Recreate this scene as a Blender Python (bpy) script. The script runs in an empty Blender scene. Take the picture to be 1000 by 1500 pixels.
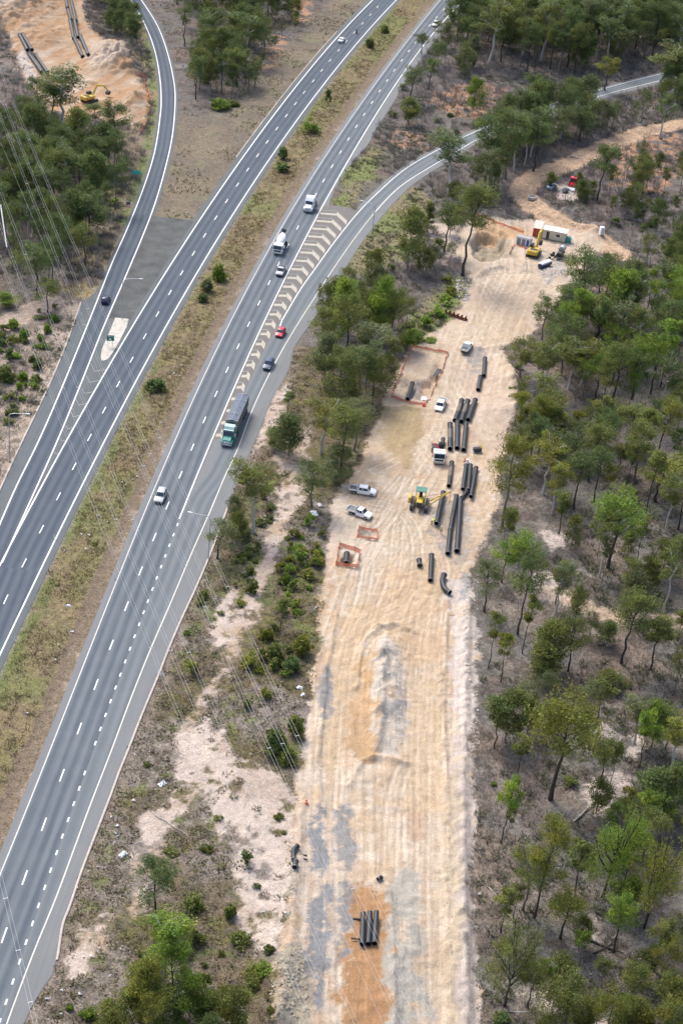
import bpy, math, random
import numpy as np
from mathutils import Vector, Matrix
random.seed(7); RNG = np.random.default_rng(11)
scene = bpy.context.scene
COL = scene.collection
# ------------------------------------------------------------------ camera
FPX, PITCH, ROLL, CAMH = 2512.13, 0.557977, 0.106232, 177.0746
_f = np.array([0, math.cos(PITCH), -math.sin(PITCH)]); _u = np.array([0, math.sin(PITCH), math.cos(PITCH)]); _x = np.array([1., 0, 0])
CX = math.cos(ROLL)*_x + math.sin(ROLL)*_u; CU = -math.sin(ROLL)*_x + math.cos(ROLL)*_u
def at(px, py, z=0.0):
    """photo pixel -> point of the level plane at height z"""
    d = _f*FPX + CX*(px-500) - CU*(py-750)
    k = (CAMH - z)/-d[2]
    return (d[0]*k, d[1]*k)
def to_px(x, y, z=0.0):
    w = np.array([x, y, z-CAMH]); k = w @ _f
    return 500 + FPX*(w @ CX)/k, 750 - FPX*(w @ CU)/k
def pts(l, z=0.0): return np.array([at(a, b, z) for a, b in l])
cam = bpy.data.cameras.new("camera"); camo = bpy.data.objects.new("camera", cam); COL.objects.link(camo)
cam.sensor_fit = 'HORIZONTAL'; cam.sensor_width = 36; cam.lens = 36*FPX/1000; cam.clip_end = 8000; cam.clip_start = 1
camo.matrix_world = Matrix(((CX[0], CU[0], -_f[0], 0), (CX[1], CU[1], -_f[1], 0), (CX[2], CU[2], -_f[2], CAMH), (0, 0, 0, 1)))
scene.camera = camo
# ------------------------------------------------------------------ light
SUN_EL, SUN_AZ = math.radians(52), math.radians(-38)      # azimuth from +Y towards +X
w = bpy.data.worlds.new("World"); scene.world = w; w.use_nodes = True
nt = w.node_tree; bg = nt.nodes["Background"]
sky = nt.nodes.new("ShaderNodeTexSky"); sky.sky_type = 'NISHITA'; sky.sun_disc = False
sky.sun_elevation = SUN_EL; sky.sun_rotation = SUN_AZ; sky.air_density = 1.0; sky.dust_density = 4.0; sky.ozone_density = 1.0
nt.links.new(sky.outputs[0], bg.inputs[0]); bg.inputs[1].default_value = 0.145
sl = bpy.data.lights.new("sun", 'SUN'); sl.energy = 1.6; sl.angle = math.radians(22); sl.color = (1, .95, .88)
so = bpy.data.objects.new("sun", sl); COL.objects.link(so)
sd = Vector((math.sin(SUN_AZ)*math.cos(SUN_EL), math.cos(SUN_AZ)*math.cos(SUN_EL), math.sin(SUN_EL)))
so.rotation_euler = sd.to_track_quat('Z', 'Y').to_euler(); so.location = (0, 300, 200)
scene.view_settings.view_transform = 'Standard'; scene.view_settings.look = 'None'; scene.view_settings.exposure = 0.95
scene.render.engine = 'CYCLES'
cy = scene.cycles; cy.max_bounces = 6; cy.diffuse_bounces = 3; cy.glossy_bounces = 2; cy.transmission_bounces = 3; cy.transparent_max_bounces = 4
# ------------------------------------------------------------------ materials
MATS = {}
def mat(name, col, rough=.6, metal=0., var=.0, scale=4., bump=0., spec=.4):
    if name in MATS: return MATS[name]
    m = bpy.data.materials.new(name); m.use_nodes = True; t = m.node_tree; b = t.nodes["Principled BSDF"]
    b.inputs["Base Color"].default_value = (*col, 1); b.inputs["Roughness"].default_value = rough
    b.inputs["Metallic"].default_value = metal; b.inputs["Specular IOR Level"].default_value = spec
    if var or bump:
        tc = t.nodes.new("ShaderNodeTexCoord"); n = t.nodes.new("ShaderNodeTexNoise"); n.inputs["Scale"].default_value = scale
        n.inputs["Detail"].default_value = 5; n.inputs["Roughness"].default_value = .65
        t.links.new(tc.outputs["Object"], n.inputs["Vector"])
        if var:
            r = t.nodes.new("ShaderNodeMapRange"); r.inputs["From Min"].default_value = .3; r.inputs["From Max"].default_value = .7
            r.inputs["To Min"].default_value = 1-var; r.inputs["To Max"].default_value = 1+var
            t.links.new(n.outputs["Fac"], r.inputs["Value"])
            mx = t.nodes.new("ShaderNodeVectorMath"); mx.operation = 'SCALE'; mx.inputs[0].default_value = col
            t.links.new(r.outputs[0], mx.inputs["Scale"]); t.links.new(mx.outputs[0], b.inputs["Base Color"])
        if bump:
            bp = t.nodes.new("ShaderNodeBump"); bp.inputs["Strength"].default_value = bump; bp.inputs["Distance"].default_value = .1
            t.links.new(n.outputs["Fac"], bp.inputs["Height"]); t.links.new(bp.outputs[0], b.inputs["Normal"])
    MATS[name] = m; return m
def paint(name, col): return mat("paint_"+name, col, .3, 0, .05, 3, 0, .5)
WHITE = paint("white", (.90, .90, .89)); GLASS = mat("glass", (.03, .045, .06), .12, 0, 0, 1, 0, .6)
RUBBER = mat("rubber", (.025, .025, .027), .85, 0, .25, 6); RIM = mat("rim_metal", (.45, .46, .48), .35, .8, .1)
STEEL = mat("galvanised_steel", (.45, .47, .49), .45, .5, .12, 3); DARK = mat("dark_steel", (.05, .05, .055), .6, .2, .3, 4)
YELLOW = mat("machine_yellow", (.56, .38, .05), .5, 0, .18, 2); LAMP = mat("lamp_lens", (.75, .78, .8), .15, 0, 0); RED_L = mat("tail_lens", (.45, .02, .02), .25)
# ------------------------------------------------------------------ mesh builder
class MB:
    def __init__(s): s.v = []; s.f = []; s.m = []
    def add(s, vs, fs, m=0):
        o = len(s.v); s.v += [tuple(map(float, p)) for p in vs]; s.f += [tuple(i+o for i in f) for f in fs]; s.m += [m]*len(fs); return s
    def box(s, c, d, m=0, b=.03, rz=0., ry=0., rx=0.):
        hx, hy, hz = d[0]/2, d[1]/2, d[2]/2; b = min(b, hx*.45, hy*.45, hz*.45)
        vs = []; idx = {}
        for sx in (-1, 1):
            for sy in (-1, 1):
                for sz in (-1, 1):
                    for ax in range(3):
                        p = [sx*(hx-b), sy*(hy-b), sz*(hz-b)]; p[ax] = (sx*hx, sy*hy, sz*hz)[ax]
                        idx[(sx, sy, sz, ax)] = len(vs); vs.append(p)
        fs = []
        for ax in range(3):
            o = [a for a in range(3) if a != ax]
            for sg in (-1, 1):
                q = []
                for (p1, p2) in ((-1, -1), (1, -1), (1, 1), (-1, 1)):
                    k = [0, 0, 0]; k[ax] = sg; k[o[0]] = p1; k[o[1]] = p2; q.append(idx[(*k, ax)])
                if (sg == 1) != (ax != 1): q = q[::-1]
                fs.append(q)
            for p1 in (-1, 1):
                for p2 in (-1, 1):
                    a0, a1 = o
                    k0 = [0, 0, 0]; k1 = [0, 0, 0]
                    k0[ax] = -1; k1[ax] = 1
                    for k in (k0, k1): k[a0] = p1; k[a1] = p2
                    q = [idx[(*k0, a0)], idx[(*k1, a0)], idx[(*k1, a1)], idx[(*k0, a1)]]
                    fs.append(q)
        for sx in (-1, 1):
            for sy in (-1, 1):
                for sz in (-1, 1): fs.append([idx[(sx, sy, sz, a)] for a in range(3)])
        R = Matrix.Rotation(rz, 3, 'Z') @ Matrix.Rotation(ry, 3, 'Y') @ Matrix.Rotation(rx, 3, 'X')
        return s.add([Vector(c) + R @ Vector(p) for p in vs], fs, m)
    def tube(s, path, r, n=8, m=0, cap=True):
        P = [Vector(p) for p in path]; rs = r if isinstance(r, (list, tuple)) else [r]*len(P)
        vs = []; fs = []; ref = None
        for i, p in enumerate(P):
            t = (P[min(i+1, len(P)-1)] - P[max(i-1, 0)]).normalized()
            if ref is None:
                ref = t.orthogonal().normalized()
            a = (ref - t*ref.dot(t)).normalized(); ref = a; b = t.cross(a)
            for k in range(n):
                an = 2*math.pi*k/n; vs.append(p + (a*math.cos(an) + b*math.sin(an))*rs[i])
        for i in range(len(P)-1):
            for k in range(n): fs.append((i*n+k, i*n+(k+1) % n, (i+1)*n+(k+1) % n, (i+1)*n+k))
        if cap: fs.append(tuple(range(n))[::-1]); fs.append(tuple((len(P)-1)*n+k for k in range(n)))
        return s.add(vs, fs, m)
    def lathe(s, prof, axis0, axis1, n=16, m=0):
        """prof: (t along axis in metres, radius)"""
        a0 = Vector(axis0); t = (Vector(axis1)-a0).normalized(); a = t.orthogonal().normalized(); b = t.cross(a); vs = []; fs = []
        for (h, r) in prof:
            for k in range(n):
                an = 2*math.pi*k/n; vs.append(a0 + t*h + (a*math.cos(an)+b*math.sin(an))*max(r, 1e-3))
        for i in range(len(prof)-1):
            for k in range(n): fs.append((i*n+k, i*n+(k+1) % n, (i+1)*n+(k+1) % n, (i+1)*n+k))
        return s.add(vs, fs, m)
    def prism(s, prof, y0, y1, m=0):
        """prof: xz outline extruded along y"""
        n = len(prof); vs = [(p[0], y0, p[1]) for p in prof] + [(p[0], y1, p[1]) for p in prof]
        fs = [tuple(range(n)), tuple(range(n, 2*n))[::-1]] + [(i, (i+1) % n, n+(i+1) % n, n+i) for i in range(n)]
        return s.add(vs, fs, m)
def mk(name, mb, mats, parent=None, smooth=False, loc=None):
    me = bpy.data.meshes.new(name); me.from_pydata(mb.v, [], mb.f)
    for m_ in (mats if isinstance(mats, (list, tuple)) else [mats]): me.materials.append(m_)
    me.polygons.foreach_set("material_index", mb.m)
    if smooth: me.polygons.foreach_set("use_smooth", [True]*len(me.polygons))
    import bmesh
    bm = bmesh.new(); bm.from_mesh(me); bmesh.ops.recalc_face_normals(bm, faces=bm.faces); bm.to_mesh(me); bm.free()
    if smooth: me.set_sharp_from_angle(angle=math.radians(38))
    o = bpy.data.objects.new(name, me); COL.objects.link(o)
    if parent: o.parent = parent
    if loc: o.location = loc
    return o
def tag(o, label, cat, group=None):
    o["label"] = label; o["category"] = cat
    if group: o["group"] = group
    return o
def thing(name, label, cat, loc=(0, 0, 0), rz=0., group=None):
    o = bpy.data.objects.new(name, None); COL.objects.link(o); o.location = loc; o.rotation_euler = (0, 0, rz); o.empty_display_size = .5
    return tag(o, label, cat, group)
def dup(root, loc, rz=None, label=None, group=None, scale=None):
    r = root.copy(); COL.objects.link(r); r.location = loc
    if rz is not None: r.rotation_euler = (0, 0, rz)
    if label: r["label"] = label
    if group: r["group"] = group
    if scale: r.scale = scale if isinstance(scale, tuple) else (scale,)*3
    for ch in list(root.children):
        c = ch.copy(); COL.objects.link(c); c.parent = r
        for g in list(ch.children):
            d = g.copy(); COL.objects.link(d); d.parent = c
    return r
def np_mesh(name, V, F, mats, attrs=None, parent=None, smooth=False, matidx=None):
    """V (n,3) float, F (m,4) int"""
    me = bpy.data.meshes.new(name); n, m_ = len(V), len(F); k = F.shape[1]
    me.vertices.add(n); me.vertices.foreach_set("co", np.asarray(V, np.float32).ravel())
    me.loops.add(m_*k); me.loops.foreach_set("vertex_index", np.asarray(F, np.int32).ravel())
    me.polygons.add(m_); me.polygons.foreach_set("loop_start", np.arange(0, m_*k, k, dtype=np.int32))
    if smooth: me.polygons.foreach_set("use_smooth", np.ones(m_, bool))
    for mm in (mats if isinstance(mats, (list, tuple)) else [mats]): me.materials.append(mm)
    if matidx is not None: me.polygons.foreach_set("material_index", np.asarray(matidx, np.int32))
    for a, (typ, data) in (attrs or {}).items():
        at_ = me.attributes.new(a, typ, 'POINT')
        at_.data.foreach_set("color" if typ == 'FLOAT_COLOR' else "value", np.asarray(data, np.float32).ravel())
    me.update(); me.validate()
    o = bpy.data.objects.new(name, me); COL.objects.link(o)
    if parent: o.parent = parent
    return o
# ------------------------------------------------------------------ noise, masks
_LAT = RNG.random((256, 256))
def vnoise(x, y):
    xi = np.floor(x).astype(int); yi = np.floor(y).astype(int); fx = x-xi; fy = y-yi
    fx = fx*fx*(3-2*fx); fy = fy*fy*(3-2*fy)
    a = _LAT[xi & 255, yi & 255]; b = _LAT[(xi+1) & 255, yi & 255]; c = _LAT[xi & 255, (yi+1) & 255]; d = _LAT[(xi+1) & 255, (yi+1) & 255]
    return (a*(1-fx)+b*fx)*(1-fy) + (c*(1-fx)+d*fx)*fy
def fbm(x, y, s, o=4, off=0.):
    r = 0; t = 0; a = 1.
    for i in range(o):
        r = r + a*vnoise(x*s+off+i*17.3, y*s+off*1.7+i*5.1); t += a; a *= .55; s *= 2.03
    return r/t
def inpoly(x, y, P):
    P = np.asarray(P); r = np.zeros(x.shape, bool)
    bb = (x >= P[:, 0].min()) & (x <= P[:, 0].max()) & (y >= P[:, 1].min()) & (y <= P[:, 1].max())
    xx, yy = x[bb], y[bb]; q = np.zeros(xx.shape, bool)
    for i in range(len(P)):
        x0, y0 = P[i]; x1, y1 = P[i-1]
        if y0 == y1: continue
        c = ((y0 > yy) != (y1 > yy)) & (xx < (x1-x0)*(yy-y0)/(y1-y0)+x0); q ^= c
    r[bb] = q; return r
def pdist(x, y, P, far=16.):
    """distance to a polyline, exact within `far` metres of its box"""
    r = np.full(x.shape, 1e3); P = np.asarray(P)
    for (a, b) in zip(P[:-1], P[1:]):
        lo, hi = np.minimum(a, b)-far, np.maximum(a, b)+far
        k = np.nonzero((x > lo[0]) & (x < hi[0]) & (y > lo[1]) & (y < hi[1]))[0]
        if not len(k): continue
        ab = b-a; xx, yy = x[k], y[k]; s = np.clip(((xx-a[0])*ab[0]+(yy-a[1])*ab[1])/(ab@ab), 0, 1)
        r[k] = np.minimum(r[k], np.hypot(xx-a[0]-s*ab[0], yy-a[1]-s*ab[1]))
    return r
def smooth_line(l, n=8, it=0):
    """Catmull-Rom through photo-traced points, in world metres"""
    P = pts(l) if not isinstance(l, np.ndarray) else l; Q = []
    P = np.vstack([2*P[0]-P[1], P, 2*P[-1]-P[-2]])
    for i in range(1, len(P)-2):
        p0, p1, p2, p3 = P[i-1:i+3]
        for t in np.linspace(0, 1, n, endpoint=False):
            Q.append(.5*((2*p1)+(p2-p0)*t+(2*p0-5*p1+4*p2-p3)*t*t+(3*p1-p0-3*p2+p3)*t**3))
    Q.append(P[-2]); Q = np.array(Q)
    for _ in range(it):
        Q[1:-1] = (Q[:-2]+2*Q[1:-1]+Q[2:])/4
    return Q
def fit_line(l, deg=4, y0=None, y1=None, step=4.):
    P = pts(l); ym = P[:, 1].mean(); ys = P[:, 1].std(); c = np.polyfit((P[:, 1]-ym)/ys, P[:, 0], deg)
    y0 = P[:, 1].min() if y0 is None else y0; y1 = P[:, 1].max() if y1 is None else y1
    Y = np.linspace(y0, y1, max(2, int((y1-y0)/step)))
    return np.stack([np.polyval(c, (Y-ym)/ys), Y], 1)
def X_at(L, y): return np.interp(y, L[:, 1], L[:, 0])
def offset(L, d):
    t = np.gradient(L, axis=0); t /= np.linalg.norm(t, axis=1)[:, None]
    return L + np.stack([t[:, 1], -t[:, 0]], 1)*d
# ================================================================== ROADS
R_LE = [(644,0),(560,108),(500,192),(440,288),(380,390),(320,504),(275,597),(236,700),(176.5,841),(127,958),(71.7,1100),(0,1284)]
R_DASH = [(6.1,1370.5),(36.2,1286),(64,1207.9),(90.6,1136),(116.5,1067.5),(140.8,1003),(163.3,944.8),(185.2,888.1),(205.9,836.5),(226.3,786.7),(245.5,740.5),(263.9,695.4),(281.6,654.9),(299.3,615),(316.4,576.9),(332.9,541.5),(348.8,507),(363.5,474.6),(379.1,443.4),(393.8,413.7),(407.9,386.4),(422,360),(436.2,333),(449.5,308),(462.2,285),(474.2,264),(486.2,243),(498.2,222.3),(510.2,203.1),(521.6,184.5),(533,166.8),(544.4,149.4),(555.8,132.6),(566.9,117.3),(577.4,102.3),(588.2,87.6),(598.4,73.8),(608.6,61),(619,48.5),(629.4,36.4),(639.5,24.9),(649.4,12.9)]
R_RE = [(663.5,15),(611,78),(579.5,121.5),(530,199.5),(494,264),(470,306),(425,393),(410,420),(350,552),(287.6,700),(262,760)]
R_CONT = [(40+a/3.3333,700+b/3.3333) for a,b in ((735,228),(714,278),(694,329),(674,381),(653,434),(632,489),(610,543),(587,602),(567,657),(545,715),(523,774),(501,835),(478,897),(456,962),(432,1025),(408,1092),(383,1159),(358,1227),(333,1297))] + [(a/3.752,1100+b/3.752) for a,b in ((466,123),(435,207),(405,292),(374,379),(342,470),(310,561),(278,657),(245,752),(211,851),(177,950),(143,1053),(108,1160),(72,1270),(34,1382),(0,1490))]
RAMP_L = [(1000,100),(958,110),(899,125),(820,148),(760,168),(718,183),(692,194),(638,220.5),(590,249),(545,289.5),(518,318),(485,360),(459.5,396),(440,423),(411,472)]
TAPER = [(411,472),(395,500),(380,530),(345,605),(325,650),(305,690),(290,720)]
RAMP_R = [(1000,108),(960,119),(899,134),(820,158),(760,179),(721,194),(696,205),(639.5,238.5),(602,261),(575,282),(545,315),(515,354),(483.5,400),(455,444),(425,492),(395,546),(368,603),(350,654),(328,700),(307,751),(280,811),(250,883),(220,952),(190,1027),(163,1100),(133,1177),(106.6,1249),(80,1321),(53.3,1385),(26.7,1454.5),(10,1500)]
PAVE_R = [(1000,113),(960,124),(899,139),(820,163),(760,184),(721,200),(696,211),(645,243),(608,267),(583,290),(554,323),(525,362),(495,410),(468,455),(443,490),(429,512),(423.5,540),(410,565),(398,585),(374,645),(359,678),(335.5,736),(310,805),(285,864),(266,905),(247,949),(232,988),(208,1045),(187,1099),(174.6,1129),(160,1169),(133,1238.6),(117,1281),(101,1329),(90.6,1356),(84,1398.5),(76,1430),(53,1462),(35,1500)]
PAVE_M = [(668,20),(622,78),(592,121.5),(570,160),(548,192),(540,210),(513,240),(494,270),(483,295)]
L_L = [(545,0),(455,99),(380,196.5),(350,238),(313,291),(270.6,355),(228,422),(188,483),(149,559),(101,644.5),(60,711),(26.6,767),(2,830)]
L_R = [(579.5,0),(500,90),(440,168),(350,299),(300,382),(249,467),(206.6,540),(186.6,583),(133,687),(102,750),(50,850),(0,960)]
LRAMP_L = [(192.5,0),(212.5,35),(227.5,75),(235,120),(236,150),(235,165),(228,216.6),(212,270),(188,331),(164,384.5),(140,446),(98.6,548.6),(58.6,642),(26.6,706),(0,767)]
LRAMP_R = [(207.5,0),(230,35),(245,75),(255,120),(256.5,150),(253,195),(244,238),(225,304.6),(188,395),(153,475),(128,538),(88,636.6),(45,732.5),(0,831)]
PAVE_L = [(189,0),(208.5,35),(223.5,75),(231,120),(232,150),(231,165),(224,216.6),(208,270),(183,331),(158,386),(143,424),(120,442),(117,450),(93,516.6),(64,583),(26.6,660.6),(0,719)]
L_DASH = [(553.4,9.6),(542.3,21),(530.6,33.6),(519,47),(507,60),(495.5,72.9),(483.2,87.9),(470.9,102.6),(458.9,117.9),(445.4,134.7),(432.8,151.2),(419.3,168.9),(405.5,187.8),(391.4,207.3),(377,227),(362.5,248),(347.5,270),(332,294),(315.8,318.6),(299.9,344.4),(283.1,370.8),(266,399.3),(249.2,428.1),(230.6,459.9),(212,492.3),(193,526.8),(173.2,562.2),(152.5,600.6),(131.4,640.8),(108.5,683),(85.3,727),(60.8,775.2),(34.9,824.7),(8.5,878)]
def ext(L, d0=0., d1=0.):
    """lengthen a line straight on by d0 at its low-Y end, d1 at its high-Y end"""
    if L[0, 1] > L[-1, 1]: L = L[::-1]
    out = [L]
    if d0: t = L[0]-L[3]; out.insert(0, (L[0]+t/np.linalg.norm(t)*d0)[None])
    if d1: t = L[-1]-L[-4]; out.append((L[-1]+t/np.linalg.norm(t)*d1)[None])
    return np.vstack(out)
rLE = ext(fit_line(R_LE, 5), 60, 90); rRE = ext(fit_line(R_RE, 5), 0, 90); rDA = ext(fit_line(R_DASH, 5), 40, 90)
lL = ext(fit_line(L_L, 5), 0, 120); lR = ext(fit_line(L_R, 5), 110, 120)
rampL = ext(smooth_line(RAMP_L, 8, 6), 0, 60); rampR = ext(smooth_line(RAMP_R, 8, 8), 40, 60); paveR = ext(smooth_line(PAVE_R, 8, 3), 25, 60)
taper = ext(smooth_line(TAPER, 6, 4)); paveM = ext(smooth_line(PAVE_M, 6, 4), 0, 90); paveL = ext(smooth_line(PAVE_L, 6, 2), 60, 60)
lrL = ext(smooth_line(LRAMP_L, 8, 8), 60, 60); lrR = ext(smooth_line(LRAMP_R, 8, 8), 0, 60)
contL = ext(fit_line(R_CONT, 3), 40, 0)
lShoulder = offset(lR, 1.25); rShoulder = offset(rLE, -1.25)

def road_mat(name, c0, c1, fleck, lane=None, rough=.82, streak=.65):
    """asphalt: aggregate grain, patchy wear and (lane: offset, width) darker and paler bands worn along the wheel paths; u is metres across, v metres along"""
    m = bpy.data.materials.new(name); m.use_nodes = True; t = m.node_tree; N = t.nodes.new; Lk = t.links.new; b = t.nodes["Principled BSDF"]
    b.inputs["Roughness"].default_value = rough; b.inputs["Specular IOR Level"].default_value = .25
    g = N("ShaderNodeNewGeometry"); n1 = N("ShaderNodeTexNoise"); n1.inputs["Scale"].default_value = .25; n1.inputs["Detail"].default_value = 6
    n2 = N("ShaderNodeTexNoise"); n2.inputs["Scale"].default_value = 6; n2.inputs["Detail"].default_value = 3
    Lk(g.outputs["Position"], n1.inputs["Vector"]); Lk(g.outputs["Position"], n2.inputs["Vector"])
    uv = N("ShaderNodeUVMap"); sx = N("ShaderNodeSeparateXYZ"); Lk(uv.outputs[0], sx.inputs[0])
    cmb = N("ShaderNodeCombineXYZ"); ml = N("ShaderNodeMath"); ml.operation = 'MULTIPLY'; ml.inputs[1].default_value = .025
    Lk(sx.outputs[0], cmb.inputs[0]); Lk(sx.outputs[1], ml.inputs[0]); Lk(ml.outputs[0], cmb.inputs[1])
    n3 = N("ShaderNodeTexNoise"); n3.inputs["Scale"].default_value = 1.6; n3.inputs["Detail"].default_value = 4; Lk(cmb.outputs[0], n3.inputs["Vector"])
    def math_(op, a, b_):
        q = N("ShaderNodeMath"); q.operation = op
        for i, k in enumerate((a, b_)):
            if isinstance(k, (int, float)): q.inputs[i].default_value = k
            else: Lk(k, q.inputs[i])
        return q.outputs[0]
    fac = math_('ADD', math_('MULTIPLY', n1.outputs[0], 1-streak), math_('MULTIPLY', n3.outputs[0], streak))
    if lane:
        ph = math_('MULTIPLY', math_('SUBTRACT', sx.outputs[0], lane[0]), 4*math.pi/lane[1])
        wv = math_('MULTIPLY', math_('COSINE', ph, 0), .20); fac = math_('ADD', fac, wv)
    r = N("ShaderNodeMapRange"); r.inputs["From Min"].default_value = .25; r.inputs["From Max"].default_value = .75; Lk(fac, r.inputs[0])
    mx = N("ShaderNodeMix"); mx.data_type = 'RGBA'; mx.inputs[6].default_value = (*c0, 1); mx.inputs[7].default_value = (*c1, 1); Lk(r.outputs[0], mx.inputs[0])
    r2 = N("ShaderNodeMapRange"); r2.inputs["From Min"].default_value = .3; r2.inputs["From Max"].default_value = .7; r2.inputs["To Min"].default_value = 1-fleck; r2.inputs["To Max"].default_value = 1+fleck; Lk(n2.outputs[0], r2.inputs[0])
    sc = N("ShaderNodeVectorMath"); sc.operation = 'SCALE'; Lk(mx.outputs[2], sc.inputs[0]); Lk(r2.outputs[0], sc.inputs["Scale"]); Lk(sc.outputs[0], b.inputs["Base Color"])
    bp = N("ShaderNodeBump"); bp.inputs["Strength"].default_value = .15; bp.inputs["Distance"].default_value = .02; Lk(n2.outputs[0], bp.inputs["Height"]); Lk(bp.outputs[0], b.inputs["Normal"])
    return m
M_SHOULD = road_mat("shoulder_asphalt", (.134,.143,.148), (.174,.184,.189), .08)
M_SHOULD_L = road_mat("dark_shoulder_asphalt", (.078,.091,.100), (.114,.130,.138), .08)
M_LANE_R = road_mat("main_lane_asphalt", (.070,.088,.109), (.130,.149,.165), .07, (1.75, 3.5))
M_LANE_ACC = road_mat("merge_lane_asphalt", (.103,.121,.136), (.146,.164,.176), .07, (1.75, 3.5))
M_LANE_L = road_mat("far_lane_asphalt", (.048,.064,.086), (.083,.102,.125), .07, (1.75, 3.5))
M_GORE = road_mat("old_dark_asphalt", (.040,.045,.047), (.112,.117,.115), .18, streak=.15)
M_CHEV = road_mat("chevron_asphalt", (.115,.110,.106), (.165,.155,.146), .12)
M_LINE = mat("road_line_paint", (.74, .74, .71), .6, 0, .12, 2)
M_WORN = mat("worn_line_paint", (.27, .275, .275), .7, 0, .3, 1.5)
M_CREAM = mat("cream_line_paint", (.36, .335, .275), .7, 0, .22, 1.2)
M_CONC = mat("concrete", (.43, .41, .36), .85, 0, .22, 1.2)
M_KERB = mat("kerb_concrete", (.42, .37, .32), .85, 0, .2, 1.5)

def resample(L, n):
    s = np.concatenate([[0], np.cumsum(np.linalg.norm(np.diff(L, axis=0), axis=1))]); q = np.linspace(0, s[-1], n)
    return np.stack([np.interp(q, s, L[:, 0]), np.interp(q, s, L[:, 1])], 1)
def strip_mesh(name, A, B, z, mt, parent=None, u0=0., th=0.):
    """sheet between matched lines A (left) and B (right)"""
    n = len(A); V = np.zeros((2*n, 3)); V[0::2, :2] = A; V[1::2, :2] = B; V[:, 2] = z
    F = np.array([(2*i, 2*i+1, 2*i+3, 2*i+2) for i in range(n-1)])
    o = np_mesh(name, V, F, mt, parent=parent)
    me = o.data; uv = me.uv_layers.new(name="UVMap"); s = np.concatenate([[0], np.cumsum(np.linalg.norm(np.diff((A+B)/2, axis=0), axis=1))])
    wd = np.linalg.norm(B-A, axis=1); UV = np.zeros((2*n, 2)); UV[0::2, 1] = s; UV[1::2, 1] = s; UV[1::2, 0] = wd; UV[:, 0] += u0
    vi = np.zeros(len(me.loops), np.int32); me.loops.foreach_get("vertex_index", vi); uv.data.foreach_set("uv", UV[vi].astype(np.float32).ravel())
    return o
def by_y(L, R, y0, y1, step=3.):
    Y = np.linspace(y0, y1, max(2, int((y1-y0)/step))); return np.stack([X_at(L, Y), Y], 1), np.stack([X_at(R, Y), Y], 1)
def struct(o): o["kind"] = "structure"; return o
def line_strip(name, L, wd, z, mt, parent): return strip_mesh(name, offset(L, -wd/2), offset(L, wd/2), z, mt, parent)
def sub(L, y0, y1, step=3.):
    Y = np.linspace(y0, y1, max(2, int(abs(y1-y0)/step))); return np.stack([X_at(L, Y), Y], 1)
Y_NOSE = at(497, 303)[1]; YB, YT = 105., 735.
# --- near carriageway with its merge lane
a, b_ = by_y(rShoulder, paveR, YB, Y_NOSE); a2, b2 = by_y(rShoulder, paveM, Y_NOSE+.4, YT)
road_r = struct(strip_mesh("road", np.vstack([a, a2]), np.vstack([b_, b2]), 0., M_SHOULD)); road_r["label"] = "grey two-lane carriageway with merge lane, trucks and cars driving towards the camera"
yRE0 = at(262, 760)[1]; Y_ch = at(300, 700)[1]
strip_mesh("lane_surface", *by_y(rLE, ext(fit_line(R_DASH, 5)+np.array([3.55, 0]), 40, 90), YB, YT), .004, M_LANE_R, road_r)
full_R = np.vstack([contL[contL[:, 1] < yRE0], rRE[rRE[:, 1] > yRE0]])
t_in = np.vstack([full_R[full_R[:, 1] < Y_ch-4], taper[taper[:, 1] > Y_ch], rampL[(rampL[:, 1] > taper[-1, 1]+1) & (rampL[:, 1] < Y_NOSE)]])
strip_mesh("lane_surface", *by_y(t_in+np.array([.12, 0]), rampR, YB, Y_NOSE), .006, M_LANE_ACC, road_r)
A, B = by_y(rRE, np.vstack([taper, rampL[rampL[:, 1] > taper[-1, 1]+1]]), at(320, 643)[1], Y_NOSE); strip_mesh("gore_surface", A+np.array([.2, 0]), B-np.array([.15, 0]), .0085, M_CHEV, road_r)
line_strip("edge_line", sub(rLE, YB, YT), .17, .0125, mat("dull_line_paint", (.50, .51, .50), .6, 0, .15, 1.5), road_r); line_strip("edge_line", sub(rRE, yRE0, YT), .24, .0125, M_LINE, road_r)
line_strip("edge_line", sub(rampR, YB, Y_NOSE), .19, .0125, mat("cream_edge_paint", (.56, .54, .47), .65, 0, .15, 1.5), road_r)
def dashes(name, L, centres, ln, wd, mt, parent):
    V = []; F = []
    for px in centres:
        y = at(*px)[1]; y0, y1 = y-ln*.47, y+ln*.47; p0 = np.array([X_at(L, y0), y0]); p1 = np.array([X_at(L, y1), y1]); t = p1-p0; t /= np.linalg.norm(t); nn = np.array([t[1], -t[0]])*wd/2
        k = len(V); V += [(*(p0-nn), .0125), (*(p0+nn), .0125), (*(p1+nn), .0125), (*(p1-nn), .0125)]; F.append((k, k+1, k+2, k+3))
    return np_mesh(name, np.array(V), np.array(F), mt, parent=parent)
dashes("lane_line", rDA, R_DASH, 3.1, .2, M_LINE, road_r)
dashes("continuity_line", contL, R_CONT, 1.1, .24, M_LINE, road_r)
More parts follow.
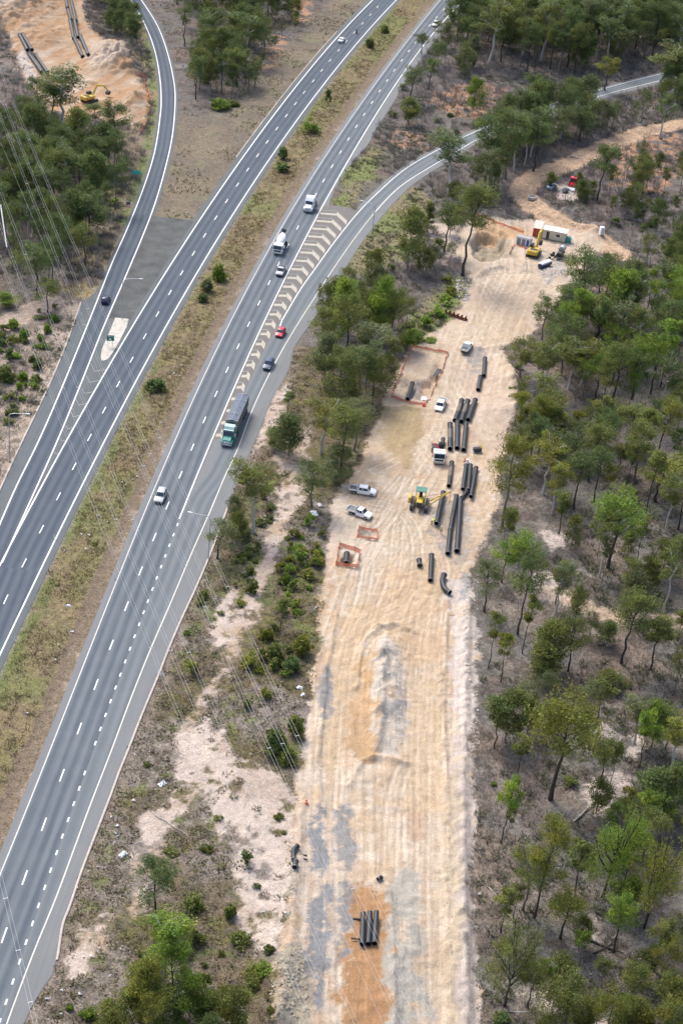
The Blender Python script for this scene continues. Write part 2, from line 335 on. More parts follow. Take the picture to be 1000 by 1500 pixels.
# chevrons painted on the gore
V = []; F = []; VW = []; FW = []
tl = np.vstack([taper, rampL[rampL[:, 1] > taper[-1, 1]+1]]); yc = at(318, 640)[1]; k_ = 0
while yc < Y_NOSE-1.5:
    xl, xr0 = X_at(rRE, yc)+.5, None; apx = None
    xr_ = X_at(tl, yc-2) ; wdt = xr_-xl
    if wdt > .8:
        ax, ay = xl+wdt*.52, yc+.35; re = yc - wdt*.62; xr = X_at(tl, re)-.35
        T = 1.2
        for (p, q) in (((xl, yc), (ax, ay)), ((ax, ay), (xr, re))):
            k = len(V); tv = np.array([q[0]-p[0], q[1]-p[1]]); tv = tv/np.linalg.norm(tv); sy_ = T/max(abs(tv[0]), .35); V += [(p[0], p[1], .0125), (q[0], q[1], .0125), (q[0], q[1]+sy_, .0125), (p[0], p[1]+sy_, .0125)]; F.append((k, k+1, k+2, k+3))
        if k_ % 1 == 0 and wdt > 2.0:
            for (p, q) in (((xl, yc+2.9), (ax, ay+2.9)), ((ax, ay+2.9), (xr, re+2.9))):
                k = len(VW); VW += [(p[0], p[1], .0115), (q[0], q[1], .0115), (q[0], q[1]+.2, .0115), (p[0], p[1]+.2, .0115)]; FW.append((k, k+1, k+2, k+3))
    yc += 5.45; k_ += 1
np_mesh("chevron_marking", np.array(V), np.array(F), M_CREAM, parent=road_r); np_mesh("worn_chevron", np.array(VW), np.array(FW), M_WORN, parent=road_r)
line_strip("edge_line", sub(rampL, taper[-1, 1]-2, Y_NOSE), .2, .0125, M_LINE, road_r)
# --- entry ramp curving away to the top right
n = 70; rl = rampL[rampL[:, 1] > Y_NOSE-2]; rr = paveR[paveR[:, 1] > Y_NOSE-2]
ramp = struct(strip_mesh("entry_ramp", resample(offset(rl, -1.3), n), resample(rr, n), -.004, M_SHOULD)); ramp["label"] = "curved single-lane entry ramp joining the near carriageway"
r2 = rampR[rampR[:, 1] > Y_NOSE-2]
strip_mesh("lane_surface", resample(rl, n), resample(r2, n), .0005, M_LANE_ACC, ramp)
line_strip("edge_line", resample(rl, n), .2, .006, M_LINE, ramp); line_strip("edge_line", resample(r2, n), .2, .006, M_LINE, ramp)
# --- far carriageway
Y_G = at(240, 318)[1]
lLs = offset(lL, -1.6)
a, b_ = by_y(paveL, lShoulder, YB+60, Y_G); a2, b2 = by_y(lLs, lShoulder, Y_G+.4, YT)
road_l = struct(strip_mesh("road", np.vstack([a, a2]), np.vstack([b_, b2]), 0., M_SHOULD_L)); road_l["label"] = "dark two-lane carriageway running away from the camera with an exit lane"
y_l0 = at(0, 831)[1]
strip_mesh("lane_surface", *by_y(lL, lR, y_l0, YT), .004, M_LANE_L, road_l); strip_mesh("lane_surface", *by_y(lrL, lrR, y_l0, Y_G), .004, M_LANE_L, road_l)
strip_mesh("lane_surface", *by_y(lrL, lR, YB+60, y_l0+.4), .003, M_LANE_L, road_l)
strip_mesh("gore_surface", *[q+np.array([s_, 0]) for q, s_ in zip(by_y(lrR, lL, at(165, 466)[1], Y_G), (.35, -1.3))], .005, M_GORE, road_l)
for L, wd in ((lL, .26), (lR, .26)): line_strip("edge_line", sub(L, y_l0 if L is lL else YB+60, YT), wd, .0125, M_LINE, road_l)
for L in (lrL, lrR): line_strip("edge_line", sub(L, y_l0 if L is lrL else y_l0+1.5, Y_G), .26, .0150, M_LINE, road_l)
dashes("lane_line", ext(fit_line(L_DASH, 5)), L_DASH, 3.1, .2, M_LINE, road_l)
VW = []; FW = []; yc = at(80, 665)[1]
while yc < at(150, 535)[1]:                                       # thin worn chevrons before the island
    xl, xr = X_at(lrR, yc+1.5)+.4, X_at(lL, yc+3)-.4
    if xr-xl > .8:
        ax = (xl+xr)/2-.1*(xr-xl)
        for (p, q) in (((xl, yc+(xr-xl)*1.0), (ax, yc)), ((ax, yc), (xr, yc+(xr-xl)*.45))):
            k = len(VW); VW += [(p[0], p[1], .0125), (q[0], q[1], .0125), (q[0], q[1]+.24, .0125), (p[0], p[1]+.24, .0125)]; FW.append((k, k+1, k+2, k+3))
    yc += 5.2
np_mesh("worn_chevron", np.array(VW), np.array(FW), M_WORN, parent=road_l)
n = 60; A = lrL[lrL[:, 1] > Y_G-9]; B = lrR[lrR[:, 1] > Y_G-9]
exit_r = struct(strip_mesh("exit_ramp", resample(offset(A, -.9), n), resample(offset(B, .9), n), -.004, M_SHOULD_L)); exit_r["label"] = "single-lane exit ramp curving up past the earthworks"
strip_mesh("lane_surface", resample(A, n), resample(B, n), .0005, M_LANE_L, exit_r)
line_strip("edge_line", resample(A, n), .26, .006, M_LINE, exit_r); line_strip("edge_line", resample(B, n), .26, .006, M_LINE, exit_r)
# --- kerbs and the concrete island
def kerb(L, wd, h):
    A, B = offset(L, -wd/2), offset(L, wd/2); n = len(L); V = np.zeros((4*n, 3)); V[0::4, :2] = A; V[1::4, :2] = A; V[2::4, :2] = B; V[3::4, :2] = B; V[0::4, 2] = -.06; V[1::4, 2] = h; V[2::4, 2] = h; V[3::4, 2] = -.06
    F = np.array([(4*i+j, 4*i+j+1, 4*i+j+5, 4*i+j+4) for i in range(n-1) for j in range(3)]); return struct(np_mesh("kerb", V, F, M_KERB))
kerb(paveR[(paveR[:, 1] > at(82, 1410)[1]) & (paveR[:, 1] < at(335, 736)[1])]+np.array([.1, 0]), .34, .12)
kerb(paveL[(paveL[:, 1] > YB+60) & (paveL[:, 1] < at(120, 442)[1])]-np.array([.1, 0]), .34, .12)
kerb(offset(lL, -1.7)[(lL[:, 1] > at(330, 235)[1]) & (lL[:, 1] < at(500, 45)[1])], .3, .1)
ISL = [(168.8,465),(189,467),(186,479),(176,499),(166.6,515),(159,526),(153,529),(148.5,528),(147.4,522),(149,512),(154.6,499),(162,482)]
ip = pts(ISL); mb = MB(); c_ = ip.mean(0); n_ = len(ip)
mb.add([(*p, -.02) for p in ip]+[(*(c_+(p-c_)*.985), .12) for p in ip]+[(*(c_+(p-c_)*.95), .15) for p in ip], [(i, (i+1) % n_, n_+(i+1) % n_, n_+i) for i in range(n_)]+[(n_+i, n_+(i+1) % n_, 2*n_+(i+1) % n_, 2*n_+i) for i in range(n_)]+[tuple(range(2*n_, 3*n_))])
struct(mk("traffic_island", mb, M_CONC))["label"] = "pale concrete traffic island with exit sign between the exit lane and carriageway"

# ================================================================== GROUND
SITE = [(400,1530),(404,1420),(424,1330),(430,1200),(440,1100),(458,1000),(470,900),(478,800),(488,735),(520,690),(535,660),(548,620),(560,590),(577,548),(600,510),(625,490),(660,470),(682,440),(690,400),(668,375),(675,335),(700,314),(735,318),(770,322),(800,322),(840,338),(876,345),(885,360),(850,400),(828,430),(795,470),(770,500),(735,512),(745,535),(752,560),(757,600),(742,640),(735,680),(727,740),(712,790),(688,830),(700,920),(698,1000),(688,1100),(697,1200),(690,1300),(697,1400),(704,1530)]
MEDIAN = None
HAUL = smooth_line([(905,372),(880,352),(845,338),(812,322),(785,305),(766,287),(768,270),(790,256),(825,242),(860,226),(900,208),(940,192),(985,183),(1040,172)], 6, 3)
TRACK_R = smooth_line([(770,870),(800,868),(840,880),(880,900),(930,910),(1000,912),(1060,915)], 5, 2)
TRACK_L = smooth_line([(-30,490),(20,468),(45,452),(75,440)], 5, 2)
BORROW = [(-10,-30),(120,-30),(126,30),(150,60),(182,75),(190,98),(205,118),(218,150),(212,175),(195,182),(150,178),(118,160),(100,175),(62,150),(40,120),(25,85),(2,40),(-10,20)]
VERGE_SAND = [[(420,670),(452,690),(448,720),(430,750),(415,770),(405,820),(395,850),(372,900),(345,960),(330,985),(318,1010),(290,1050),(280,1085),(300,1110),(262,1120),(255,1080),(285,1030),(318,985),(330,930),(345,890),(360,860),(380,810),(392,760),(405,735),(412,700)],
  [(262,1080),(300,1050),(350,1110),(420,1140),(432,1180),(428,1260),(420,1330),(402,1390),(370,1400),(345,1330),(335,1260),(310,1200),(290,1160),(255,1150)], [(325,870),(345,850),(342,900),(330,940),(305,950),(310,920)],
  [(205,1205),(262,1150),(290,1170),(225,1240),(215,1300),(205,1345),(190,1330),(195,1270)], [(115,1370),(150,1330),(165,1345),(130,1420),(105,1440),(98,1420)], [(395,580),(425,560),(418,600),(398,640),(372,670),(378,640)], [(400,640),(440,620),(452,640),(455,690),(415,700),(395,680)], [(620,335),(650,310),(672,330),(672,380),(640,370)]]
PALE_FOREST = [[(858,1150),(880,1130),(905,1135),(925,1150),(928,1165),(905,1178),(885,1190),(868,1180),(850,1165)], [(870,1070),(895,1065),(905,1085),(895,1100),(870,1095)], [(912,1078),(940,1085),(942,1105),(925,1118),(915,1100)], [(775,1455),(810,1460),(830,1475),(835,1500),(790,1490)], [(860,1355),(880,1352),(882,1375),(866,1378)], [(870,1480),(900,1490),(900,1520),(850,1520)], [(775,830),(815,840),(835,880),(800,885),(770,860)], [(800,780),(840,790),(830,810),(805,805)], [(815,270),(835,262),(850,285),(838,300),(815,295)]]
RED_EARTH = [[(635,130),(700,118),(740,125),(745,150),(700,175),(650,165),(630,150)], [(575,185),(610,180),(625,215),(600,225),(575,215)], [(885,225),(940,200),(1000,195),(1000,250),(960,285),(915,280),(880,265)], [(400,40),(420,60),(412,100),(385,110),(390,70)], [(425,0),(450,-10),(455,30),(435,35)]]
OLIVE = [[(585,480),(620,440),(670,400),(690,425),(660,470),(610,500)], [(505,250),(545,215),(565,215),(545,260),(515,300),(490,300)], [(450,400),(520,330),(600,270),(640,290),(600,380),(500,410)]]
def gh_raw(x, y):
    """terrain height in metres, before the road bed is cut"""
    z = (fbm(x, y, .05, 4)-.5)*1.2 + (fbm(x, y, .35, 3, 9.)-.5)*.25
    return z
def bump_(x, y, px, r, h, ry=None, rot=0.):
    c = at(*px); R = 3.2*max(r, ry or r); o = np.zeros(x.shape); k = np.nonzero((abs(x-c[0]) < R) & (abs(y-c[1]) < R))[0]
    if not len(k): return o
    dx, dy = x[k]-c[0], y[k]-c[1]; ca, sa = math.cos(rot), math.sin(rot); u, v = dx*ca+dy*sa, -dx*sa+dy*ca
    o[k] = h*np.exp(-(u/r)**2-(v/(ry or r))**2); return o
BUMPS = [((565,1010),3.2,1.5,13),((560,960),3,1.0,6),((540,1140),5,.7,4),((800,575),6,1.4,10),((745,560),4,1.2,8),((748,600),4.5,1.3,5),((820,300),4,1.3,12,1.2),((850,318),4,1.6,9,1.3),((870,340),3.5,1.3,5),((690,1030),2.2,.7,40),((415,1440),3.5,1.6,10),((590,1400),3,.9,9),((672,1380),1.6,.6,22),
  ((168,85),9,4.5,14),((175,100),7,3,8),((200,150),5,1.6,9),((25,10),12,5,30),((60,60),7,2.2,14),((700,332),2.5,.9,9,.9),((815,400),3,1.0,3),((772,415),4,.8,4)]
DIPS = []
WINDROWS = [([(662,1540),(656,1300),(652,1150),(648,1000),(655,880)], .45, .55), ([(683,1540),(678,1350),(676,1150),(680,1000),(684,880)], .8, .8), ([(520,1010),(524,970),(534,940),(555,922),(580,916),(604,926)], .6, .6), ([(470,1190),(462,1120),(474,1010),(492,900)], .5, .7), ([(410,1500),(424,1400),(432,1290),(440,1180)], .7, .9), ([(576,1540),(574,1400),(568,1310)], .6, .6), ([(508,1150),(530,1118),(560,1112),(592,1120)], .7, .7), ([(552,1100),(556,1040),(560,960)], .8, .7), ([(760,610),(752,560),(735,525)], 1.0, 1.0), ([(560,600),(590,597),(622,600)], .6, .6), ([(700,512),(740,508),(775,500)], .6, .8), ([(776,300),(800,316),(838,330),(872,342)], 1.1, 1.2), ([(700,405),(712,395),(735,391)], .7, .6), ([(95,20),(112,60),(125,90)], .8, .8), ([(120,120),(160,128),(200,150)], .8, .8), ([(150,165),(185,160),(208,140)], .9, .7)]
RUTS = [[(740,425),(712,470),(692,515),(674,560),(656,610),(636,650),(600,692),(562,735),(538,790),(520,850),(505,905),(491,1000),(482,1150),(483,1300),(489,1540)],[(700,405),(706,440),(712,480),(698,520)],[(775,430),(745,455),(715,490),(700,525),(684,570),(668,612),(650,645)],[(730,385),(715,420),(705,460),(700,500)],[(660,600),(640,660),(610,705),(585,760),(578,830),(560,890),(530,925),(515,975),(505,1080),(500,1180)],[(520,1010),(524,968),(545,935),(578,918),(612,905),(640,876),(650,835),(640,800)],[(508,940),(532,908),(572,892),(603,862),(612,806),(603,765),(575,742),(545,735)],[(640,880),(626,1000),(619,1150),(616,1300),(621,1540)],[(660,900),(656,1050),(664,1200),(670,1350),(676,1540)],[(620,900),(606,1000),(600,1150),(603,1300),(606,1540)],[(684,860),(683,1000),(682,1150),(684,1300),(690,1540)],[(560,620),(600,610),(640,612)],[(548,690),(590,670),(630,640)],[(530,790),(570,760),(600,700),(620,650)],[(470,1120),(482,1020),(505,930),(530,880),(540,820)],[(590,1130),(575,1180),(570,1290)],[(800,420),(770,425),(740,440),(715,470)],[(700,390),(730,400),(765,400),(790,410)]]
RUTS_W = [smooth_line(q_, 5, 2) for q_ in RUTS]
WINDROWS_W = [(pts(p_), h_, w_) for p_, h_, w_ in WINDROWS]
DIGS = [([(688,352),(700,336),(728,342),(742,352),(744,368),(728,382),(705,384),(690,372)], 3.4, 1.0), ([(696,326),(722,332),(752,344),(748,352),(720,344),(694,338)], 1.3, 1.2), ([(612,560),(632,552),(640,565),(632,585),(608,585)], 1.3, 1.0), ([(628,560),(636,532),(644,536),(640,560)], 1.2, .8), ([(590,588),(598,570),(606,556),(612,560),(606,584)], 1.0, .7), ([(499,808),(520,812),(518,826),(497,824)], 2.2, 1.0), ([(528,776),(549,779),(547,785),(526,782)], .5, .5)]
DIG_W = {d[0][0]: pts(d[0]) for d in DIGS}
def gh(x, y, detail=True):
    x = np.asarray(x, float); y = np.asarray(y, float)
    rd = np.full(x.shape, 1e9)
    d1 = np.maximum(X_at(rShoulder, y)-x, x-np.where(y < Y_NOSE, X_at(paveR, y), X_at(paveM, y)))
    d2 = np.maximum(np.where(y < Y_G, X_at(paveL, y), X_at(lLs, y))-x, x-X_at(lShoulder, y))
    rd = np.minimum(d1, d2)
    q = np.minimum(pdist(x, y, (resample(rl, 40)+resample(rr, 40))/2)-4.2, pdist(x, y, (resample(A_EX, 40)+resample(B_EX, 40))/2)-3.6)
    rd = np.minimum(rd, q); s = np.clip((rd-.3)/6, 0, 1); s = s*s*(3-2*s)
    z = gh_raw(x, y)
    for P_, dep, wl in DIGS:
        Wp = DIG_W[P_[0]]; k = np.nonzero((x > Wp[:, 0].min()) & (x < Wp[:, 0].max()) & (y > Wp[:, 1].min()) & (y < Wp[:, 1].max()))[0]
        if len(k):
            xx = x[k]+(fbm(x[k], y[k], .6, 3, 3.)-.5)*1.6; yy = y[k]+(fbm(x[k], y[k], .6, 3, 13.)-.5)*1.6; q_ = inpoly(xx, yy, Wp); dd = pdist(xx, yy, np.vstack([Wp, Wp[:1]])); tt = np.clip(dd/wl, 0, 1); z[k] -= np.where(q_, dep*tt*tt*(3-2*tt)*(.8+.4*vnoise(xx*.8, yy*.8)), 0)
    rg = .45+1.1*fbm(x, y, .55, 4, 71.)
    for bmp in BUMPS+DIPS: z = z + bump_(x, y, bmp[0], bmp[1], bmp[2], *(bmp[3:]))*rg
    for P_ in RUTS_W:
        dd = np.abs(pdist(x, y, P_, 4)-.95); z = z-.05*np.exp(-(dd/.28)**2)+.035*np.exp(-((dd-.5)/.22)**2)
    for P_, h_, w_ in WINDROWS_W: z = z + h_*np.exp(-(pdist(x+(rg-1)*1.2, y, P_, 6)/w_)**2)*rg
    e = np.clip((fbm(x, y, .9, 3, 33.)-.5), -.5, .5)*.35
    return (z + e)*s - .06 - .0*s
A_EX, B_EX = A, B
def gz(x, y): return float(gh(np.array([x]), np.array([y]))[0])
# ------------------------------------------------------------------ ground surface: what the soil is made of at each spot
SITE_W, BORROW_W = pts(SITE), pts(BORROW)
PATH = smooth_line([(480,1540),(488,1400),(490,1250),(492,1100),(505,960),(540,850),(585,770),(635,690),(672,600),(692,520),(720,450),(745,400)], 6, 3)
ORANGE = [([(508,1304),(562,1290),(577,1325),(577,1400),(580,1540),(492,1540),(500,1400)], (.385,.225,.115), .97), ([(505,1110),(512,1040),(520,980),(545,950),(545,1010),(548,1060),(560,1115),(530,1125)], (.46,.295,.155), .8), ([(470,1110),(476,1000),(500,900),(535,870),(560,900),(520,960),(505,1100),(490,1180)], (.50,.365,.22), .6),
  ([(592,1180),(625,1180),(628,1225),(600,1235)], (.38,.25,.16), .6), ([(560,600),(620,595),(615,640),(590,690),(560,655)], (.36,.27,.14), .75), ([(560,830),(640,830),(650,960),(600,1000),(560,920)], (.52,.375,.23), .5), ([(690,430),(780,430),(770,500),(700,500)], (.50,.385,.265), .4), ([(590,1000),(640,1000),(650,1200),(600,1180)], (.53,.40,.26), .5), ([(700,320),(765,335),(760,352),(690,340)], (.46,.29,.15), .7), ([(700,345),(745,350),(755,380),(715,385),(690,365)], (.32,.275,.20), .8), ([(664,390),(680,350),(700,350),(696,390)], (.60,.50,.37), .7)]
GRAVEL = [([(466,1178),(453,1220),(457,1290),(466,1304),(482,1304),(480,1220),(480,1180)], 1.), ([(461,1302),(447,1392),(446,1412),(460,1462),(474,1500),(481,1390),(482,1304)], 1.), ([(494,1172),(513,1178),(521,1236),(518,1274),(500,1274),(492,1220)], .85), ([(492,1290),(508,1292),(515,1360),(511,1404),(492,1412)], .85), ([(479,1300),(496,1300),(497,1420),(479,1420)], .3), ([(470,980),(488,992),(486,1060),(467,1064)], .85), ([(655,735),(685,735),(692,775),(690,812),(672,832),(655,815),(625,775),(640,745)], .5), ([(675,830),(687,842),(686,885),(673,880)], .75), ([(676,512),(700,505),(715,525),(703,548),(690,545),(678,525)], .7), ([(596,575),(612,555),(606,582),(592,585)], .9), ([(556,1040),(592,1028),(592,1050),(562,1056)], .6), ([(665,395),(682,395),(684,440),(670,440)], .5), ([(785,395),(820,375),(832,395),(800,415)], .4)]
SPOIL = [([(392,1540),(402,1440),(418,1390),(440,1380),(452,1440),(466,1540)], (.31,.285,.225), .85), ([(568,1300),(592,1270),(618,1300),(632,1540),(568,1540)], (.37,.35,.305), .95), ([(548,960),(565,940),(585,960),(592,1040),(590,1110),(556,1110),(550,1040)], (.48,.44,.385), .8), ([(652,840),(705,860),(710,1000),(705,1110),(670,1110),(662,980)], (.53,.47,.43), .85), ([(658,1080),(704,1080),(712,1540),(668,1540),(660,1300)], (.47,.41,.375), .85), ([(645,1150),(672,1130),(672,1540),(650,1540)], (.44,.36,.255), .6), ([(640,530),(760,560),(750,640),(735,690),(700,640),(700,580)], (.50,.40,.32), .6), ([(784,292),(830,312),(862,332),(852,342),(820,328),(778,305)], (.30,.255,.20), .8), ([(180,80),(210,120),(205,130),(170,105),(120,70),(135,60)], (.40,.31,.24), .6)]
def lerp(a, b, m): return a*(1-m[..., None]) + np.asarray(b)*m[..., None]
def smask(x, y, P, wp=1.2, seed=0.):
    P = np.asarray(P); mg = wp*4+2; r = np.zeros(x.shape)
    bb = (x > P[:, 0].min()-mg) & (x < P[:, 0].max()+mg) & (y > P[:, 1].min()-mg-wp*2) & (y < P[:, 1].max()+mg+wp*2)
    if not bb.any(): return r
    x, y = x[bb], y[bb]; acc = 0
    wx, wy = (fbm(x, y, .3, 4, 3.1+seed)-.5)*wp*4, (fbm(x, y, .3, 4, 51.+seed)-.5)*wp*6
    for k in range(4):
        acc = acc + inpoly(x+wx+(vnoise(x*1.9+k*31.7, y*1.9)-.5)*wp*1.3, y+wy+(vnoise(x*1.9, y*1.9+k*27.1)-.5)*wp*1.6, P)
    r[bb] = acc/4.; return r
def ss(v, a, b): t = np.clip((v-a)/(b-a), 0, 1); return t*t*(3-2*t)
def paint_ground(x, y):
    n1 = fbm(x, y, .08, 5, 2.); n2 = fbm(x, y, .35, 5, 21.); n3 = fbm(x, y, .9, 4, 41.); n4 = fbm(x, y, .03, 3, 61.); n5 = fbm(x, y, .2, 4, 77.)
    T = np.zeros(x.shape+(3,)); T[...] = (.143, .135, .121)
    T = lerp(T, (.115, .096, .082), ss(n2, .48, .66)); T = lerp(T, (.19, .148, .118), ss(n1, .5, .68)*.8); T = lerp(T, (.28, .24, .21), ss(n5*.6+n3*.4, .56, .68)*.75); T = lerp(T, (.075, .064, .056), ss(n3, .58, .7)*.6)
    T = lerp(T, (.12, .125, .07), ss(n4*.5+n5*.5, .55, .7)*.45)
    grass = np.zeros(x.shape)
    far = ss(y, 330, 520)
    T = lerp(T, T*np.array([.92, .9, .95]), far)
    for P in PALE_FOREST: T = lerp(T, (.44, .375, .33), smask(x, y, pts(P), 1.3)*ss(n2+.25*n3, .40, .60))
    for P in RED_EARTH: T = lerp(T, (.36, .215, .135), smask(x, y, pts(P), 1.6)*ss(n2, .40, .56)*.9)
    for P in OLIVE: m = smask(x, y, pts(P), 1.5); T = lerp(T, lerp(np.broadcast_to(np.array([.20, .175, .10]), T.shape), (.16, .19, .065), ss(n1, .45, .6)), m*.8); grass = np.maximum(grass, m)
    # wedge of mown grass between exit ramp and carriageway, and the bank beside it
    rx = X_at(lrR, y); lx = X_at(lLs, y); m = ((x > rx) & (x < lx) & (y > Y_G)).astype(float)
    tr = vnoise((x-rx)*.55, y*.03)
    W = lerp(np.broadcast_to(np.array([.150, .126, .10]), T.shape), (.155, .125, .095), ss(tr, .4, .7)*ss(n2, .3, .6)); W = lerp(W, (.195, .16, .115), ss(n1, .5, .62)*.7); W = lerp(W, (.17, .17, .10), ss(n5, .56, .7)*.5)
    near = ss(y, at(330, 150)[1], at(330, 190)[1])
    T = lerp(T, W, m*np.maximum(near, ss(lx-x, 16, 7))); grass = np.maximum(grass, m*near*.5)
    # roadside strip left of the exit ramp
    d = X_at(lrL, y)-x; m = ss(d, 14, 6)*(d > -1); m = m*ss(n5+.1*n3, .32, .5)
    T = lerp(T, lerp(np.broadcast_to(np.array([.215, .172, .125]), T.shape), (.27, .215, .11), ss(n1, .45, .6)), m); grass = np.maximum(grass, m*.6)
    g = ss(d, 4.5, 3.)*(d > 0)*(y > at(190, 330)[1])*ss(n2, .3, .5); T = lerp(T, (.135, .17, .065), g*.8)
    d = X_at(paveL, y)-x; m = ((d > -.5) & (y < at(120, 442)[1])).astype(float)
    T = lerp(T, lerp(np.broadcast_to(np.array([.17, .145, .115]), T.shape), (.33, .27, .22), ss(n2*.5+n1*.5, .56, .68)), m*ss(d, 34, 22)); T = lerp(T, (.37, .30, .24), m*ss(d, 6, 3.)*ss(n2*.6+n3*.4, .36, .52)*.8)
    # median
    a = X_at(lShoulder, y); b = X_at(rShoulder, y); t = (x-a)/np.maximum(b-a, .1); m = ((t > 0) & (t < 1)).astype(float)
    M = lerp(np.broadcast_to(np.array([.17, .137, .08]), T.shape), (.175, .155, .075), ss(n5, .44, .6)); M = lerp(M, (.215, .17, .098), ss(n2, .52, .66)*.8); M = lerp(M, (.155, .12, .085), ss(n3, .52, .66)*.7); M = lerp(M, (.14, .155, .06), ss(n4*.4+n1*.6, .52, .62)*.6)
    M = lerp(M, (.172, .135, .095), ss(t+(n5-.5)*.25, .70, .82)); M = lerp(M, (.135, .105, .082), np.exp(-((t+(n5-.5)*.1-.80)/.035)**2)*.7); M = lerp(M, (.27, .215, .17), ss(t+(n2-.5)*.5, .97, 1.08))
    M = lerp(M, (.115, .14, .05), ss(t+(n5-.5)*.25, .26, .10)*ss(n1+(y < at(0, 900)[1])*.02, .40, .52)*.75); M = lerp(M, (.19, .175, .145), ss(t+(n3-.5)*.1, .08, .02)*.7)
    T = lerp(T, M, m); grass = np.maximum(grass, m)
    # heath between merge lane and earthworks
    px_ = np.where(y < Y_NOSE, X_at(paveR, y), 1e9); m = ((x > px_) & (y < at(430, 505)[1]) & (x < X_at(PATH, y)+3)).astype(float)
    H = lerp(np.broadcast_to(np.array([.14, .112, .075]), T.shape), (.12, .105, .05), ss(n5, .46, .58)); H = lerp(H, (.215, .185, .165), ss(n1, .5, .62)*.8); H = lerp(H, (.10, .085, .068), ss(n3, .5, .64)*.7); H = lerp(H, (.125, .145, .05), ss(n2*.6+n4*.4, .54, .64)*.7)
    T = lerp(T, H, m); grass = np.maximum(grass, m*.6)
    d = x-px_; T = lerp(T, (.20, .165, .135), m*ss(d, 3.2, 1.2)*.7)
    vs = np.zeros(x.shape)
    for i, P in enumerate(VERGE_SAND):
        mm = smask(x, y, pts(P), 1.1, i)*ss(n2*.6+n3*.4, .36, .48); S = lerp(np.broadcast_to(np.array([.385, .31, .255]), T.shape), (.45, .38, .325), ss(n1, .4, .6)); S = lerp(S, (.33, .245, .165), ss(n5, .52, .66)*.7*(i in (0, 3, 4)))
        T = lerp(T, S, mm); vs = np.maximum(vs, mm); grass = grass*(1-mm)
    # tracks
    for L, hw, c in ((HAUL, 4.0, (.42, .30, .205)), (TRACK_L, 3.2, (.40, .315, .255)), (TRACK_R, 2.3, (.42, .325, .24))):
        dd = pdist(x, y, L)+(n2-.5)*2.4+(n3-.5)*1.2; mm = ss(dd, hw+.6, hw-.5); T = lerp(T, np.asarray(c)*(.86+.28*n3[..., None]), mm*(.95 if L is HAUL else .7)); T = lerp(T, np.asarray(c)*.72, mm*np.exp(-((dd-1.0)/.4)**2)*.4); grass = grass*(1-mm)
    # earthworks strip
    ms = smask(x, y, SITE_W, .8, 5.)
    S = lerp(np.broadcast_to(np.array([.435, .336, .24]), T.shape), (.48, .40, .315), ss(n1, .42, .6)); S = lerp(S, (.40, .285, .185), ss(n5*.5+n4*.5, .46, .60)*.75); S = lerp(S, (.33, .25, .175), ss(n2*.5+n5*.5, .54, .66)*.6); S = lerp(S, (.51, .45, .385), ss(n3*.6+n2*.4, .52, .66)*.6)
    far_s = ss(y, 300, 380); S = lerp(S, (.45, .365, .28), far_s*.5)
    u = x-X_at(PATH, y)
    st = vnoise(u*1.7+3, y*.035)*.6+vnoise(u*3.9+(n5-.5)*2, y*.06)*.4
    S = S*(1+(st-.5)[..., None]*np.array([.17, .21, .25])*np.clip(1.1-np.abs(u)/16, .25, 1)[..., None])
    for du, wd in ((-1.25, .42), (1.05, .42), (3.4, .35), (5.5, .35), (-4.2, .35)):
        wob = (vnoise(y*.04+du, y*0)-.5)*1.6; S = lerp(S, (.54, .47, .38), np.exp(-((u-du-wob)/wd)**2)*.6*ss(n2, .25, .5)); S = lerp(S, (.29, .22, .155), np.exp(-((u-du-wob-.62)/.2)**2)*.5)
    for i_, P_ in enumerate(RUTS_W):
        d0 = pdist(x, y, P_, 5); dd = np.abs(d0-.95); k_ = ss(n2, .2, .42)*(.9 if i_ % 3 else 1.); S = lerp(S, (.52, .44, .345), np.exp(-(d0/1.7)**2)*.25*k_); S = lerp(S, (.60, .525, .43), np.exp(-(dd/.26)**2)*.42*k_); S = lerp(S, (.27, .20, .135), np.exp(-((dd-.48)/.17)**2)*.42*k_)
    uu = x-np.interp(y, [150, 200, 250, 290], [at(640, 1480)[0], at(640, 1150)[0], at(630, 900)[0], at(600, 790)[0]])
    for du in (-3.2, -1.6, 0, 1.7, 3.3): S = lerp(S, (.29, .225, .16), np.exp(-((uu-du-(vnoise(y*.05+du, y*0)-.5)*.8)/.22)**2)*.33*(y < 290))
    for P, c, k in ORANGE: S = lerp(S, np.asarray(c)*(.72+.26*n3[..., None])*(1+(st-.5)*.35)[..., None], smask(x, y, pts(P), 1.5, 8.)*k)
    for P, c, k in SPOIL: S = lerp(S, np.asarray(c)*(.70+.34*n3[..., None]), smask(x, y, pts(P), 1.0, 12.)*k*ss(n2, .2, .42))
    for P, k in GRAVEL: S = lerp(S, np.array([.172, .184, .198])*(.8+.4*n3[..., None]), smask(x, y, pts(P), .8, 15.)*k*ss(n2*.5+n3*.5, .34, .46)*.9)
    S = S*(.93+.14*fbm(x, y, 2.2, 2, 5.)[..., None])
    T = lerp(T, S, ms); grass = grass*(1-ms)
    # borrow pit, top left
    mb_ = smask(x, y, BORROW_W, 1.5, 25.)
    S = lerp(np.broadcast_to(np.array([.36, .262, .18]), T.shape), (.43, .345, .265), ss(n1, .42, .58)); sl_ = vnoise((x-y*.35)*.5, y*.02); S = lerp(S, (.33, .20, .11), ss(sl_*.6+n5*.4, .5, .64)*.8); S = lerp(S, (.35, .26, .18), ss(n2, .55, .7)*.5)
    S = lerp(S, (.45, .40, .36), smask(x, y, pts([(24,80),(40,72),(52,105),(50,128),(35,110)]), .8)*.8); S = lerp(S, (.42, .34, .28), smask(x, y, pts([(130,60),(180,78),(190,100),(150,105),(125,90)]), 1.2)*.8)
    T = lerp(T, S, mb_); grass = grass*(1-mb_)
